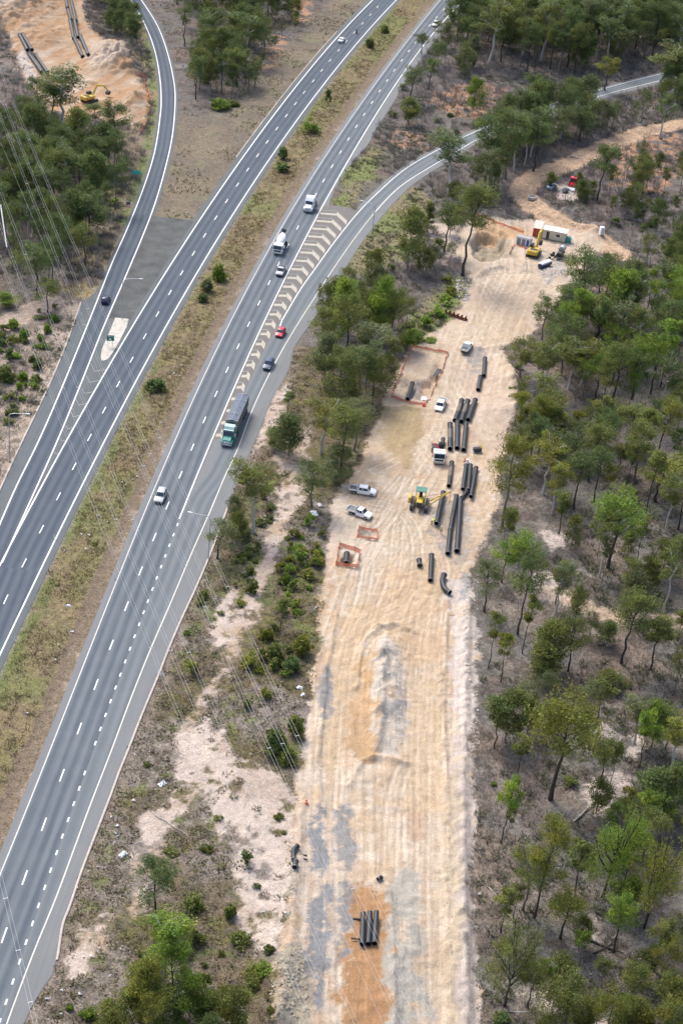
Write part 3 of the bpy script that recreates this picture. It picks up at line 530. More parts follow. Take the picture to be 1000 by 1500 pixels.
    rut = np.where(inpoly(x, y, BORROW_W), (x-y*.35), u)
    zone = np.zeros(x.shape, int)
    zone[((t > 0) & (t < 1))] = 1
    zone[(x > px_) & (y < at(430, 505)[1]) & (x < X_at(PATH, y)+3)] = 2
    zone[((x > rx) & (x < lx) & (y > Y_G)) & (near > .5)] = 5
    zone[pdist(x, y, HAUL) < 3.4] = 4
    zone[inpoly(x, y, SITE_W)] = 3; zone[inpoly(x, y, BORROW_W)] = 6
    bare = np.clip(np.maximum(ms+mb_, vs*.65), 0, 1); rut = np.where((vs > .1) & (ms < .5), x*.25, rut)
    return T, grass, bare, zone, rut
def ground_mat():
    m = bpy.data.materials.new("soil_and_grass"); m.use_nodes = True; t = m.node_tree; N = t.nodes.new; Lk = t.links.new; b = t.nodes["Principled BSDF"]; b.inputs["Roughness"].default_value = .95; b.inputs["Specular IOR Level"].default_value = .1
    at1 = N("ShaderNodeAttribute"); at1.attribute_name = "tint"; ag = N("ShaderNodeAttribute"); ag.attribute_name = "grass"; ab = N("ShaderNodeAttribute"); ab.attribute_name = "bare"
    g = N("ShaderNodeNewGeometry")
    def noise(sc, det, rg=.6):
        n = N("ShaderNodeTexNoise"); n.inputs["Scale"].default_value = sc; n.inputs["Detail"].default_value = det; n.inputs["Roughness"].default_value = rg; Lk(g.outputs["Position"], n.inputs["Vector"]); return n.outputs[0]
    def M(op, a, b_=0., c=None):
        q = N("ShaderNodeMath"); q.operation = op
        for i, k in enumerate((a, b_) if c is None else (a, b_, c)):
            if isinstance(k, (int, float)): q.inputs[i].default_value = k
            else: Lk(k, q.inputs[i])
        return q.outputs[0]
    def R(v, a, b_, c, d):
        r = N("ShaderNodeMapRange"); Lk(v, r.inputs[0])
        for i, k in enumerate((a, b_, c, d)): r.inputs[i+1].default_value = k
        return r.outputs[0]
    nf = noise(3.2, 5, .7); nm = noise(.9, 5, .65); nl = noise(7.5, 2)
    wild = M('SUBTRACT', 1., ab.outputs["Fac"])
    amp = M('ADD', .16, M('MULTIPLY', wild, .42))
    f = M('ADD', 1., M('MULTIPLY', amp, M('ADD', R(nf, .3, .7, -1., 1.), M('MULTIPLY', R(nm, .3, .7, -1., 1.), .5))))
    sc = N("ShaderNodeVectorMath"); sc.operation = 'SCALE'; Lk(at1.outputs["Color"], sc.inputs[0]); Lk(f, sc.inputs["Scale"])
    ar = N("ShaderNodeAttribute"); ar.attribute_name = "rut"; sp_ = N("ShaderNodeSeparateXYZ"); Lk(g.outputs["Position"], sp_.inputs[0])
    cb = N("ShaderNodeCombineXYZ"); Lk(M('MULTIPLY', ar.outputs["Fac"], 1.15), cb.inputs[0]); Lk(M('MULTIPLY', sp_.outputs[1], .055), cb.inputs[1])
    rn = N("ShaderNodeTexNoise"); rn.inputs["Scale"].default_value = 1; rn.inputs["Detail"].default_value = 5; rn.inputs["Roughness"].default_value = .72; rn.inputs["Distortion"].default_value = .5; Lk(cb.outputs[0], rn.inputs["Vector"])
    rf = M('ADD', 1., M('MULTIPLY', M('MULTIPLY', ab.outputs["Fac"], R(noise(.12, 3), .38, .6, .03, .24)), R(rn.outputs[0], .3, .7, -.85, .8)))
    sc2 = N("ShaderNodeVectorMath"); sc2.operation = 'SCALE'; Lk(sc.outputs[0], sc2.inputs[0]); Lk(rf, sc2.inputs["Scale"]); sc = sc2
    v = N("ShaderNodeTexVoronoi"); v.inputs["Scale"].default_value = 1.7; Lk(g.outputs["Position"], v.inputs["Vector"])
    sp = M('MULTIPLY', M('LESS_THAN', v.outputs["Distance"], M('MULTIPLY', nl, .26)), M('GREATER_THAN', noise(.35, 3), .5))
    dk = N("ShaderNodeMix"); dk.data_type = 'RGBA'; Lk(M('MULTIPLY', sp, M('MULTIPLY', wild, .55)), dk.inputs[0]); Lk(sc.outputs[0], dk.inputs[6]); dk.inputs[7].default_value = (.045, .042, .036, 1)
    v2 = N("ShaderNodeTexVoronoi"); v2.inputs["Scale"].default_value = 1.05; Lk(g.outputs["Position"], v2.inputs["Vector"])
    s2 = M('MULTIPLY', M('LESS_THAN', v2.outputs["Distance"], M('MULTIPLY', nl, .17)), M('GREATER_THAN', noise(.22, 3), .52))
    lt = N("ShaderNodeMix"); lt.data_type = 'RGBA'; Lk(M('MULTIPLY', s2, M('MULTIPLY', wild, .6)), lt.inputs[0]); Lk(dk.outputs[2], lt.inputs[6]); lt.inputs[7].default_value = (.38, .33, .29, 1)
    Lk(lt.outputs[2], b.inputs["Base Color"])
    bp = N("ShaderNodeBump"); bp.inputs["Strength"].default_value = .6; bp.inputs["Distance"].default_value = .35; Lk(M('ADD', M('ADD', nf, M('MULTIPLY', nm, .8)), M('MULTIPLY', M('MULTIPLY', rn.outputs[0], 1.3), ab.outputs["Fac"])), bp.inputs["Height"]); Lk(bp.outputs[0], b.inputs["Normal"])
    return m
M_GROUND = ground_mat()
ZN = ["forest_floor", "grass_median", "heath_verge", "earthworks_ground", "dirt_track", "mown_grass", "borrow_pit_ground"]
ZL = ["leaf litter and bare soil of the open eucalyptus forest", "dry golden grass median between the two carriageways", "sandy heath strip between merge lane and earthworks", "bare sandy earthworks strip with wheel tracks", "pinkish dirt haul track curving to the trees", "brown mown grass wedge between exit ramp and carriageway", "orange sand of the borrow pit at the hill"]
def grid(x0, x1, y0, y1, s):
    xs = np.arange(x0, x1+s*.5, s); ys = np.arange(y0, y1+s*.5, s); X, Y = np.meshgrid(xs, ys); x, y = X.ravel(), Y.ravel(); z = gh(x, y)
    T, gr, ba, zone, rut = paint_ground(x, y); nx, ny = len(xs), len(ys)
    if y0 >= YSEAM: z[:nx] -= 0
    i = np.arange(nx*ny).reshape(ny, nx); F = np.stack([i[:-1, :-1], i[:-1, 1:], i[1:, 1:], i[1:, :-1]], -1).reshape(-1, 4)
    zf = zone[F[:, 0]]; V = np.stack([x, y, z], 1)
    for k in range(7):
        f = F[zf == k]
        if not len(f): continue
        u, inv = np.unique(f, return_inverse=True)
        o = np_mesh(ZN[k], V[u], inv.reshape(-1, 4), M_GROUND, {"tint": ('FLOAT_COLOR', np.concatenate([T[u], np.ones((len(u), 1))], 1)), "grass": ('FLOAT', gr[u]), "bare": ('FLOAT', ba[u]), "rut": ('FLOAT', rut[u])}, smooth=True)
        o["kind"] = "structure"; o["label"] = ZL[k]
YSEAM = 300.0
grid(-84, 99, 122.1, 300, .3); grid(-165, 159, 300, 744, .6)
mb = MB()
for (x0, x1, y0, y1) in ((-3000, 3000, -1500, 122.1), (-3000, -84, 122.1, 300), (99, 3000, 122.1, 300), (-3000, -165, 300, 744), (159, 3000, 300, 744), (-3000, 3000, 744, 5000)):
    mb.add([(x0, y0, -.12), (x1, y0, -.12), (x1, y1, -.12), (x0, y1, -.12)], [(0, 1, 2, 3)])
o = mk("ground", mb, mat("far_forest_ground", (.15, .137, .122), .95, 0, .45, .25)); struct(o)
# ================================================================== VEGETATION
def veg_mat(name, rough=.6, transl=.3):
    m = bpy.data.materials.new(name); m.use_nodes = True; t = m.node_tree; N = t.nodes.new; Lk = t.links.new; b = t.nodes["Principled BSDF"]; out = t.nodes["Material Output"]
    b.inputs["Roughness"].default_value = rough; b.inputs["Specular IOR Level"].default_value = .25
    a = N("ShaderNodeAttribute"); a.attribute_name = "tint"; oi = N("ShaderNodeObjectInfo"); mu = N("ShaderNodeMix"); mu.data_type = 'RGBA'; mu.blend_type = 'MULTIPLY'; mu.inputs[0].default_value = 1
    Lk(a.outputs["Color"], mu.inputs[6]); Lk(oi.outputs["Color"], mu.inputs[7]); Lk(mu.outputs[2], b.inputs["Base Color"])
    tr = N("ShaderNodeBsdfTranslucent"); Lk(mu.outputs[2], tr.inputs[0]); ms = N("ShaderNodeMixShader"); ms.inputs[0].default_value = transl; Lk(b.outputs[0], ms.inputs[1]); Lk(tr.outputs[0], ms.inputs[2]); Lk(ms.outputs[0], out.inputs[0])
    return m
M_LEAF = veg_mat("eucalypt_leaves", .6, .42); M_TWIG = veg_mat("twigs_and_grass", .8, .15)
M_BARK = {"dark": mat("dark_bark", (.060, .052, .047), .9, 0, .35, 3), "pale": mat("pale_bark", (.46, .43, .39), .75, 0, .25, 1.5), "mid": mat("grey_bark", (.17, .15, .13), .9, 0, .3, 2), "dead": mat("weathered_wood", (.36, .335, .31), .85, 0, .25, 2)}
def leaves(r, centres, radii, per, L, Wd, droop=.6, shell=.55):
    """leaf quads through the volume of every clump; each clump keeps its own green"""
    C = np.repeat(centres, per, 0); R = np.repeat(radii, per, 0); n = len(C)
    d = r.normal(size=(n, 3)); d /= np.linalg.norm(d, axis=1)[:, None]; rad = (shell+(1-shell)*r.random(n))**.8
    rad = np.where(r.random(n) < .12, rad*1.28, rad)
    P = C + d*rad[:, None]*R
    ax = r.normal(size=(n, 3)); ax[:, 2] -= droop; ax /= np.linalg.norm(ax, axis=1)[:, None]
    nn = np.cross(ax, r.normal(size=(n, 3))); nn /= np.maximum(np.linalg.norm(nn, axis=1), 1e-4)[:, None]
    s = (.7+.6*r.random(n))[:, None]; a = ax*L*.5*s; b = nn*Wd*.5*s
    V = np.stack([P-a, P+b*.9-a*.1, P+a, P-b*.9-a*.1], 1).reshape(-1, 3); F = np.arange(4*n).reshape(-1, 4)
    cv = .72+.62*r.random(len(centres)); hue = r.random(len(centres)); base = np.stack([.140+.066*hue, .192+.016*hue, .060-.008*hue], 1)*cv[:, None]
    c = np.repeat(base, per, 0)*(.8+.4*r.random(n))[:, None]; c = np.repeat(c, 4, 0)
    return V, F, c
def tree_geo(seed, H, W, cb, ncl, per, kind):
    r = np.random.default_rng(seed); mb = MB(); R = W/2
    tr = {"slim": .010, "pale": .014, "iron": .0145, "spread": .02, "bushy": .012, "dead": .013, "cypress": .012}[kind]*H
    lean = r.normal(size=2)*.035*H*(2 if kind == "spread" else 1); nb = 9; tp = []
    top = .9 if kind != "spread" else .62
    for i in range(nb):
        t = i/(nb-1); tp.append((lean[0]*t*t+r.normal()*.008*H*(i > 0), lean[1]*t*t+r.normal()*.008*H*(i > 0), H*top*t))
    tp[0] = (tp[0][0], tp[0][1], -.3)
    mb.tube(tp, [tr*(1.25 if i == 0 else 1-.82*i/(nb-1)) for i in range(nb)], 7)
    def on(t):
        f = min(t/top, .999)*(nb-1); i = int(f); return Vector(tp[i]).lerp(Vector(tp[i+1]), f-i)
    cen = []; rads = []
    nprim = {"slim": 9, "pale": 9, "iron": 13, "spread": 11, "bushy": 16, "dead": 9, "cypress": 18}[kind]; az = r.random()*6.28
    for i in range(nprim):
        q = (i+.5)/nprim; hf = cb+(top-.04-cb)*q if kind != "spread" else .22+.38*q
        az += 2.4+r.normal()*.5; p0 = on(hf)
        prof = {"slim": .55+.45*math.sin(math.pi*q), "pale": .55+.45*math.sin(math.pi*(q*.8+.1)), "iron": .5+.5*math.sin(math.pi*(.15+.75*q)), "spread": 1, "bushy": math.sin(math.pi*(.22+.68*q)), "dead": .9-.4*q, "cypress": 1-.75*q}[kind]
        ln = R*prof*(.75+.4*r.random()); el = math.radians({"spread": 52, "dead": 40, "pale": 48, "cypress": 15}.get(kind, 38)+r.normal()*12+18*q)
        if kind == "spread": ln *= 1.25
        d = Vector((math.cos(az)*math.cos(el), math.sin(az)*math.cos(el), math.sin(el))); up = Vector((0, 0, .25))
        p1 = p0+d*ln*.5+Vector(r.normal(size=3))*.04*ln; p2 = p1+(d+up).normalized()*ln*.55+Vector(r.normal(size=3))*.06*ln
        br = max(tr*(.42 if kind != "spread" else .6)*(1.1-.55*q), .035)
        mb.tube([p0, p1, p2], [br, br*.7, br*.3], 5, cap=False)
        ends = [p2, (p1+p2)/2]
        for j in range(3):
            a2 = az+(j-1)*1.0+r.normal()*.3; e2 = el+r.normal()*.35; s = p0.lerp(p2, .45+.2*j)
            e = s+Vector((math.cos(a2)*math.cos(e2), math.sin(a2)*math.cos(e2), math.sin(e2)))*ln*(.35+.25*r.random()); mb.tube([s, e], [br*.45, br*.15], 4, cap=False); ends.append(e)
            if kind == "dead":
                for _ in range(2): mb.tube([s.lerp(e, .5+.4*r.random()), e+Vector(r.normal(size=3))*ln*.22], [br*.22, br*.08], 3, cap=False)
        cen += [tuple(e) for e in ends]
    if kind == "dead": return mb, None
    cen.append((tp[-1][0], tp[-1][1], H*top)); 
    if kind == "spread":
        for _ in range(8): k = cen[r.integers(len(cen)-1)]; cen.append((k[0]*.7, k[1]*.7, min(k[2]+H*.07, H*.93)))
    cen = np.array(cen); r.shuffle(cen)
    while len(cen) < ncl: cen = np.vstack([cen, cen[r.integers(len(cen))]+r.normal(size=3)*R*.2])
    cen = cen[:ncl]; cr = {"slim": .30, "pale": .23, "iron": .27, "spread": .24, "bushy": .32, "cypress": .45}[kind]*R
    rr = cr*(.65+.7*r.random(len(cen))); rads = np.stack([rr*1.12, rr*1.12, rr*.78], 1)
    L = {"slim": .34, "pale": .35, "iron": .35, "spread": .35, "bushy": .34, "cypress": .34}[kind]
    hi = cen[:, 2].max()+rr.mean()*.6; cen[:, 2] -= max(0, hi-H)
    return mb, leaves(r, cen, rads, per, L, L*.46)
VARS = {}
def variant(kind, k, H, W, cb, ncl, per, bark):
    mb, lf = tree_geo(hash((kind, k)) % 9999 if False else sum(map(ord, kind))*13+k*7, H, W, cb, ncl, per, kind)
    if lf is not None: H = float(np.percentile(lf[0][:, 2], 99.3)); W = 2*float(np.percentile(np.hypot(lf[0][:, 0]-np.median(lf[0][:, 0]), lf[0][:, 1]-np.median(lf[0][:, 1])), 93))
    VARS.setdefault(kind, []).append(dict(H=H, W=W, mb=mb, lf=lf, bark=bark, tm=None, cm=None))
for k in range(5): variant("iron", k, 18, 8.5, .42+.05*(k % 3), 66, 94, "dark" if k != 3 else "mid")
for k in range(4): variant("pale", k, 19, 8.0, .48, 50, 96, "pale")
for k in range(4): variant("spread", k, 15, 11, .25, 72, 100, "dark" if k < 3 else "mid")
for k in range(4): variant("bushy", k, 9, 5.5, .12, 74, 80, "mid")
for k in range(4): variant("slim", k, 13, 4.2, .5, 36, 84, "dark")
for k in range(3): variant("dead", k, 13, 7, .35, 0, 0, "dead")
variant("cypress", 0, 9, 2.2, .12, 60, 46, "mid")
def rec_mesh(nm, v, crown):
    if crown:
        V, F, c = v["lf"]; o = np_mesh(nm, V, F, M_LEAF, {"tint": ('FLOAT_COLOR', np.concatenate([c, np.ones((len(c), 1))], 1))})
    else: o = mk(nm, v["mb"], M_BARK[v["bark"]], smooth=True)
    me = o.data; bpy.data.objects.remove(o); return me
TINT = {"g": (1, 1, 1), "y": (1.24, 1.13, .76), "d": (.78, .90, 1.05), "b": (1.12, 1.38, .8), "a": (1.0, 1.0, 1.55), "o": (1.02, 1.0, .9)}
TWORD = {"g": "mid-green", "y": "yellow-green", "d": "dark green", "b": "bright green", "a": "grey-green", "o": "olive"}
LAND = [("silver car on the near carriageway", (235,725)), ("green semi-trailer", (340,615)), ("dark blue car on the merge lane", (393,533)), ("red hatchback", (410,487)), ("concrete mixer truck", (410,358)), ("white bonneted truck", (455,300)), ("white car at the far end of the near carriageway", (637,34)), ("motorbike", (522,46)), ("navy car on the exit lane", (154,438)), ("green exit sign", (160,490)),
  ("yellow excavator in the borrow pit", (148,133)), ("teal sign by the exit ramp", (198,249)), ("red machine in the scrub", (838,270)), ("white portable toilet", (879,343)), ("white site office", (813,343)), ("yellow excavator by the site office", (781,360)), ("long white tank", (797,390)), ("rusty steel rack", (667,462)), ("fenced rectangular pit", (618,560)), ("yellow pipelayer", (613,733)), ("white crane truck", (644,668)), ("parked white twin-cab ute", (531,718)), ("orange-fenced square pit", (509,814)), ("bent black pipe", (652,855)), ("two long pipe strings", (666,765)), ("three short black pipes on orange clay", (540,1362)), ("curved pipe fitting beside the grey gravel", (432,1252)), ("street lamp beside the merge lane", (304,800)), ("short pipes end to end by the grey gravel", (705,546)), ("group of three narrow pipes", (688,703)), ("pale ridge of spoil", (570,1030)), ("bend in the haul track", (768,275)), ("fork of the twin pipe strings in the borrow pit", (110,50)), ("street lamp left of the exit lane", (14,660)), ("white ute on the haul track", (683,510))]
LAND = [(n_, p_, np.array(at(*p_))) for n_, p_ in LAND]
USED = {}
def where(x, y, extra=0):
    """words that place a thing by the nearest landmark"""
    ds = sorted((np.hypot(*(l[2]-np.array((x, y)))), i) for i, l in enumerate(LAND)); d, i = ds[extra]; l = LAND[i]; p = to_px(x, y); dx, dy = p[0]-l[1][0], p[1]-l[1][1]
    s = "right of" if dx > abs(dy)*.9 else "left of" if -dx > abs(dy)*.9 else "beyond" if dy < 0 else "in front of"
    return f"{max(1, round(d))} m {s} the {l[0]}"
def unique_label(head, x, y, group):
    for e in range(4):
        s = f"{head}, {where(x, y, e)}"
        if s not in USED and len(s.split()) <= 16: USED[s] = 1; return s
    for e in range(6):
        s = f"{head.split(' with ')[0]}, {where(x, y, e)}"
        if s not in USED and len(s.split()) <= 16: USED[s] = 1; return s
    return f"{head}, {where(x, y)}"
def scale_at(x, y): a = to_px(x, y); b = to_px(x+1, y); return math.hypot(b[0]-a[0], b[1]-a[1])
SPECS = []
def T_(kind, bx, by, top, wd, tint="g", lab=None):
    x, y = at(bx, by); s = scale_at(x, y); v = (by-to_px(x, y, 10)[1])/10; Wm = wd/s; Hm = max((by-top)/v-.12*Wm, 1.2); SPECS.append(dict(kind=kind, x=x, y=y, H=Hm, W=Wm, tint=tint, lab=lab, ex=True, px=(by-top)))
# --- trees one can point to: base x, base y, top y, crown width (photo pixels)
for a_ in [("spread",739,1474,1345,86,"g","spreading gum with forked dark trunk nearest the strip, lower right"),("iron",765,1336,1237,60,"g"),("iron",782,1347,1202,55,"y"),("slim",838,1325,1230,40,"g"),("spread",882,1314,1187,78,"b","multi-stemmed gum with bright domed crown below the pale sand patch"),("spread",942,1362,1222,80,"y","leaning dark-limbed gum with two thick trunks near the right edge"),("iron",820,1375,1303,60,"y"),("slim",733,1367,1303,30,"g"),("iron",898,1397,1308,54,"b"),("dead",925,1416,1375,14),("slim",957,1423,1346,38,"g"),("iron",773,1477,1404,42,"g"),("dead",819,1500,1455,24),("spread",862,1504,1436,58,"g"),("bushy",917,1514,1461,38,"b"),("bushy",971,1510,1430,48,"g"),
  ("iron",806,1171,1014,108,"y","tall olive-yellow gum with black trunk, largest tree beside the lower strip"),("slim",733,1237,1141,35,"b","slim leaning sapling with small bright crown beside the strip"),("slim",741,1230,1180,16,"g"),("slim",892,1155,1085,16,"g","thin bare-stemmed sapling standing on the pale sand patch"),("pale",983,1128,1045,48,"y"),("iron",974,1099,1040,40,"d"),("pale",928,1090,1019,40,"a"),("slim",723,1098,1026,40,"d"),("iron",766,1050,995,42,"a"),("slim",758,1138,1074,32,"g"),("slim",874,1058,995,36,"g"),("bushy",955,1198,1125,62,"d"),("slim",945,1215,1157,42,"b"),("iron",940,1257,1188,56,"g"),("bushy",980,1190,1120,40,"d"),
  ("iron",890,833,713,80,"b","big bright gum with black trunk between the strip and the right edge"),("pale",877,846,742,44,"g"),("pale",810,910,820,36,"a","pale-stemmed twin gum leaning over the sandy forest track"),("slim",813,886,825,32,"g"),("iron",758,929,805,55,"d","dark green gum with black trunk near the bent black pipe"),("iron",709,896,817,45,"a"),("slim",715,980,899,25,"g"),("slim",733,998,923,26,"y"),("iron",832,982,904,50,"g"),("iron",835,945,851,34,"g"),("iron",910,971,862,60,"g"),("slim",952,980,900,46,"g"),("pale",970,899,785,50,"g","pale-trunked tall gum beside the forest track at the right"),("dead",757,971,925,10),("dead",826,948,915,8),("slim",992,939,890,26,"g"),("bushy",885,942,905,34,"d"),("bushy",801,1003,961,32,"o"),("bushy",891,1008,978,42,"g"),("iron",765,850,775,52,"b"),("iron",735,852,787,46,"b"),("slim",818,782,716,32,"g"),
  ("iron",736,771,630,64,"y","tall ragged gum overhanging the strip beside the narrow pipes"),("iron",790,650,566,62,"o"),("pale",795,726,635,62,"y"),("iron",845,680,614,50,"d"),("spread",885,650,586,62,"o"),("iron",925,655,590,70,"o"),("iron",869,737,652,40,"d"),("slim",904,691,646,32,"g"),("slim",917,715,646,18,"g"),("iron",992,777,695,44,"g"),("iron",960,735,660,62,"y"),("slim",749,774,739,26,"g"),("dead",722,755,690,12),
  ("iron",850,470,358,68,"d","tall dark dense gum standing over the right end of the work yard"),("iron",835,498,412,60,"d"),("iron",872,510,430,62,"g"),("slim",818,502,450,34,"d"),("iron",793,498,428,40,"d","sparse dark gum leaning over the right side of the bare clearing"),("iron",895,418,368,36,"g"),("slim",916,450,382,42,"g"),("slim",978,406,351,32,"g"),("dead",950,390,322,40,"g"),("iron",760,562,498,44,"o"),("iron",790,577,497,46,"g"),("pale",832,574,500,46,"g"),("pale",850,567,497,40,"y"),("iron",872,582,512,44,"b"),("iron",897,560,500,46,"b"),("pale",927,519,455,48,"b"),
  ("pale",657,284,187,58,"d","tall gum with pale trunk beside the bend of the entry ramp"),("iron",740,262,154,52,"d"),("iron",712,262,160,54,"d"),("pale",820,202,150,52,"a","white-limbed gum with thin crown in front of the entry ramp"),("iron",848,207,148,42,"d"),("bushy",692,165,108,26,"b"),("pale",716,92,-6,62,"g"),("pale",765,81,18,46,"g"),("dead",701,84,42,18),("iron",886,132,77,36,"y"),("pale",967,132,55,62,"g"),("pale",965,202,130,36,"d"),("iron",875,295,205,42,"d","dark gum with drooping clumps beside the haul track"),("dead",908,290,216,38),("iron",617,78,44,26,"d","small dark gum leaning over the near carriageway at the top"),("iron",600,150,92,34,"a"),("bushy",597,182,140,32,"g"),("iron",628,130,80,26,"d"),("bushy",806,275,250,18,"g"),("bushy",848,284,262,10,"g"),("iron",780,250,170,48,"d"),("pale",752,250,160,36,"g"),
  ("bushy",597,392,300,50,"g","dense dark gum on the dry grass slope inside the ramp curve"),("cypress",625,340,293,17,"g"),("iron",650,370,293,42,"d"),("iron",678,404,262,62,"g","lone leaning gum with long bare trunk at the edge of the clay pit"),
  ("bushy",497,505,405,34,"b"),("iron",507,532,425,60,"o"),("bushy",555,500,402,40,"b"),("iron",570,505,414,38,"g"),("iron",470,520,443,42,"g"),("iron",522,588,498,62,"d"),("iron",495,602,508,52,"g"),("iron",545,592,520,42,"g"),("bushy",600,512,480,28,"b"),("pale",535,560,470,50,"a"),
  ("pale",470,664,578,72,"y","sparse yellow-green gum with white trunk beside the sandy footpath"),("iron",456,742,668,58,"d","lone gum with bare dark trunk beside the white rubbish"),("bushy",422,668,602,50,"d"),("bushy",402,657,628,30,"g"),("slim",421,602,571,18,"d"),("pale",370,780,668,62,"o","sparse gum with pale trunk at the merge lane edge"),("iron",318,818,762,50,"a","grey-green gum leaning out over the merge lane by the street lamp"),("iron",500,690,590,56,"g"),("iron",518,660,575,50,"a"),("bushy",490,705,650,40,"a"),
  ("slim",411,920,876,26,"g"),("iron",227,1347,1258,62,"d","tall dark gum at the back of the lower left clump"),("pale",235,1448,1332,68,"b","bright gum with white forked limbs in the lower left clump"),("bushy",212,1508,1408,58,"y"),("bushy",277,1506,1427,46,"b"),("bushy",185,1506,1453,52,"g"),("bushy",303,1503,1448,56,"g"),("iron",252,1476,1372,60,"b"),("bushy",236,1512,1440,64,"d"),("bushy",342,1510,1446,54,"o"),("bushy",160,1508,1466,42,"g"),("bushy",205,1465,1415,44,"o"),
  ("pale",88,196,95,60,"d","tall pale-trunked gum in front of the borrow pit"),("iron",57,178,108,36,"d"),("iron",77,190,118,42,"d"),("iron",168,222,145,48,"d"),("pale",141,186,145,42,"d"),("pale",97,290,210,50,"d"),("iron",144,258,195,46,"d"),("iron",115,276,220,42,"d"),("iron",125,388,323,40,"g","round-crowned gum with two dark trunks beside the exit ramp"),("iron",130,350,273,56,"d"),("bushy",24,300,258,42,"d"),("iron",70,456,404,38,"g"),("iron",55,430,348,62,"d"),("bushy",8,448,425,32,"b"),("iron",40,250,185,44,"d"),
  ("pale",307,85,14,38,"d","white-trunked gum between the exit ramp and carriageway, nearer the ramp"),("pale",359,90,13,42,"d","white-trunked gum between the exit ramp and carriageway, nearer the bank"),("pale",338,58,10,34,"d"),("iron",324,134,70,28,"d"),("iron",347,127,67,32,"g"),("iron",287,144,75,28,"d"),("iron",363,134,92,26,"d"),("slim",427,27,-2,16,"d")]: T_(*a_)
n_explicit = len(SPECS)
ZONES = [([(870,430),(1005,380),(1005,620),(780,600),(800,540)], 58, (9, 17), "iron pale iron slim bushy iron", "gdbgba"), ([(745,620),(1005,600),(1005,800),(745,790)], 32, (8, 16), "iron slim iron pale", "gogdy"), ([(720,800),(1005,790),(1005,1100),(715,1090)], 24, (6, 12), "slim iron slim bushy", "ggoa"), ([(830,1090),(1005,1090),(1005,1530),(840,1530)], 22, (5, 12), "slim bushy iron", "gbyg"), ([(725,1330),(850,1380),(850,1530),(722,1530)], 8, (4, 9), "slim bushy", "gbo"),
  ([(670,-20),(1005,-20),(1005,90),(900,105),(780,112),(700,90),(660,50)], 210, (12, 22), "iron pale iron bushy pale", "ddggdda"), ([(625,60),(690,80),(700,130),(640,130)], 10, (6, 11), "iron bushy", "dga"), ([(690,225),(760,185),(900,140),(1000,122),(1005,165),(900,192),(800,235),(745,285),(690,300)], 64, (9, 17), "iron iron pale bushy", "ddgda"), ([(900,225),(1005,205),(1005,400),(900,400),(880,330)], 24, (6, 13), "bushy iron slim bushy", "dgdg"), ([(790,270),(870,240),(890,300),(840,300)], 5, (4, 7), "bushy", "dg"),
  ([(0,190),(60,200),(180,230),(185,290),(150,340),(115,400),(60,470),(-10,470)], 74, (8, 15), "iron iron bushy pale", "dddgd"), ([(250,-20),(420,-20),(400,40),(370,140),(290,140),(262,60)], 84, (8, 15), "iron pale iron bushy", "ddgd"), ([(400,30),(440,-20),(475,-20),(440,50),(395,125),(372,130)], 16, (5, 10), "iron bushy slim", "dga"), ([(130,-20),(190,-10),(205,80),(185,70),(150,40)], 26, (6, 11), "iron bushy", "dd"), ([(460,450),(560,420),(600,500),(560,590),(520,680),(480,640),(470,560)], 22, (8, 13), "iron pale bushy", "ogga"), ([(380,690),(400,640),(345,720),(320,850),(350,860)], 6, (4, 7), "bushy iron", "ago"), ([(655,290),(700,300),(690,320),(640,360),(610,380),(610,420),(660,390)], 6, (6, 10), "iron bushy", "dg")]
rr_ = np.random.default_rng(5)
CLEAR = [to_px(*p) for p in HAUL[::3]]+[(644,232),(660,222),(676,210),(692,200),(706,193),(885,130),(900,128),(920,123),(940,119),(957,114),(838,270),(828,280),(807,270),(879,343),(778,291)]+RAMP_R[7:19]+[(612,575),(590,560),(198,249),(199,258),(188,298),(131,145),(142,132),(156,127),(168,130)]
def inside_px(p, P): return bool(inpoly(np.array([p[0]], float), np.array([p[1]], float), np.asarray(P, float))[0])
for P, cnt, hr, kinds, tn in ZONES:
    P = np.array(P, float); Wp = pts(P); k = 0; tries = 0; kinds = kinds.split(); lo, hi = Wp.min(0), Wp.max(0)
    while k < cnt and tries < 6000:
        tries += 1; x, y = rr_.uniform(lo[0], hi[0]), rr_.uniform(lo[1], hi[1])
        if not inpoly(np.array([x]), np.array([y]), Wp)[0]: continue
        H = rr_.uniform(*hr); kd = kinds[rr_.integers(len(kinds))]; W = H*{"iron": .44, "pale": .42, "bushy": .58, "slim": .30}[kd]*rr_.uniform(.85, 1.15); W = max(W, 2.6)
        if min(np.hypot(s["x"]-x, s["y"]-y)/(.22*(W+s["W"])) for s in SPECS) < 1: continue
        if inpoly(np.array([x]), np.array([y]), SITE_W)[0] or pdist(np.array([x]), np.array([y]), HAUL)[0] < 4.5: continue
        q = to_px(x, y); qt = to_px(x, y, H); hw = W*.5*scale_at(x, y)
        if any(abs(c[0]-(q[0]+qt[0])/2) < hw and qt[1]-3 < c[1] < q[1]+1 for c in CLEAR): continue
        SPECS.append(dict(kind=kd, x=x, y=y, H=H, W=W, tint=tn[rr_.integers(len(tn))], lab=None, ex=False, px=q[1]-to_px(x, y, H)[1])); k += 1

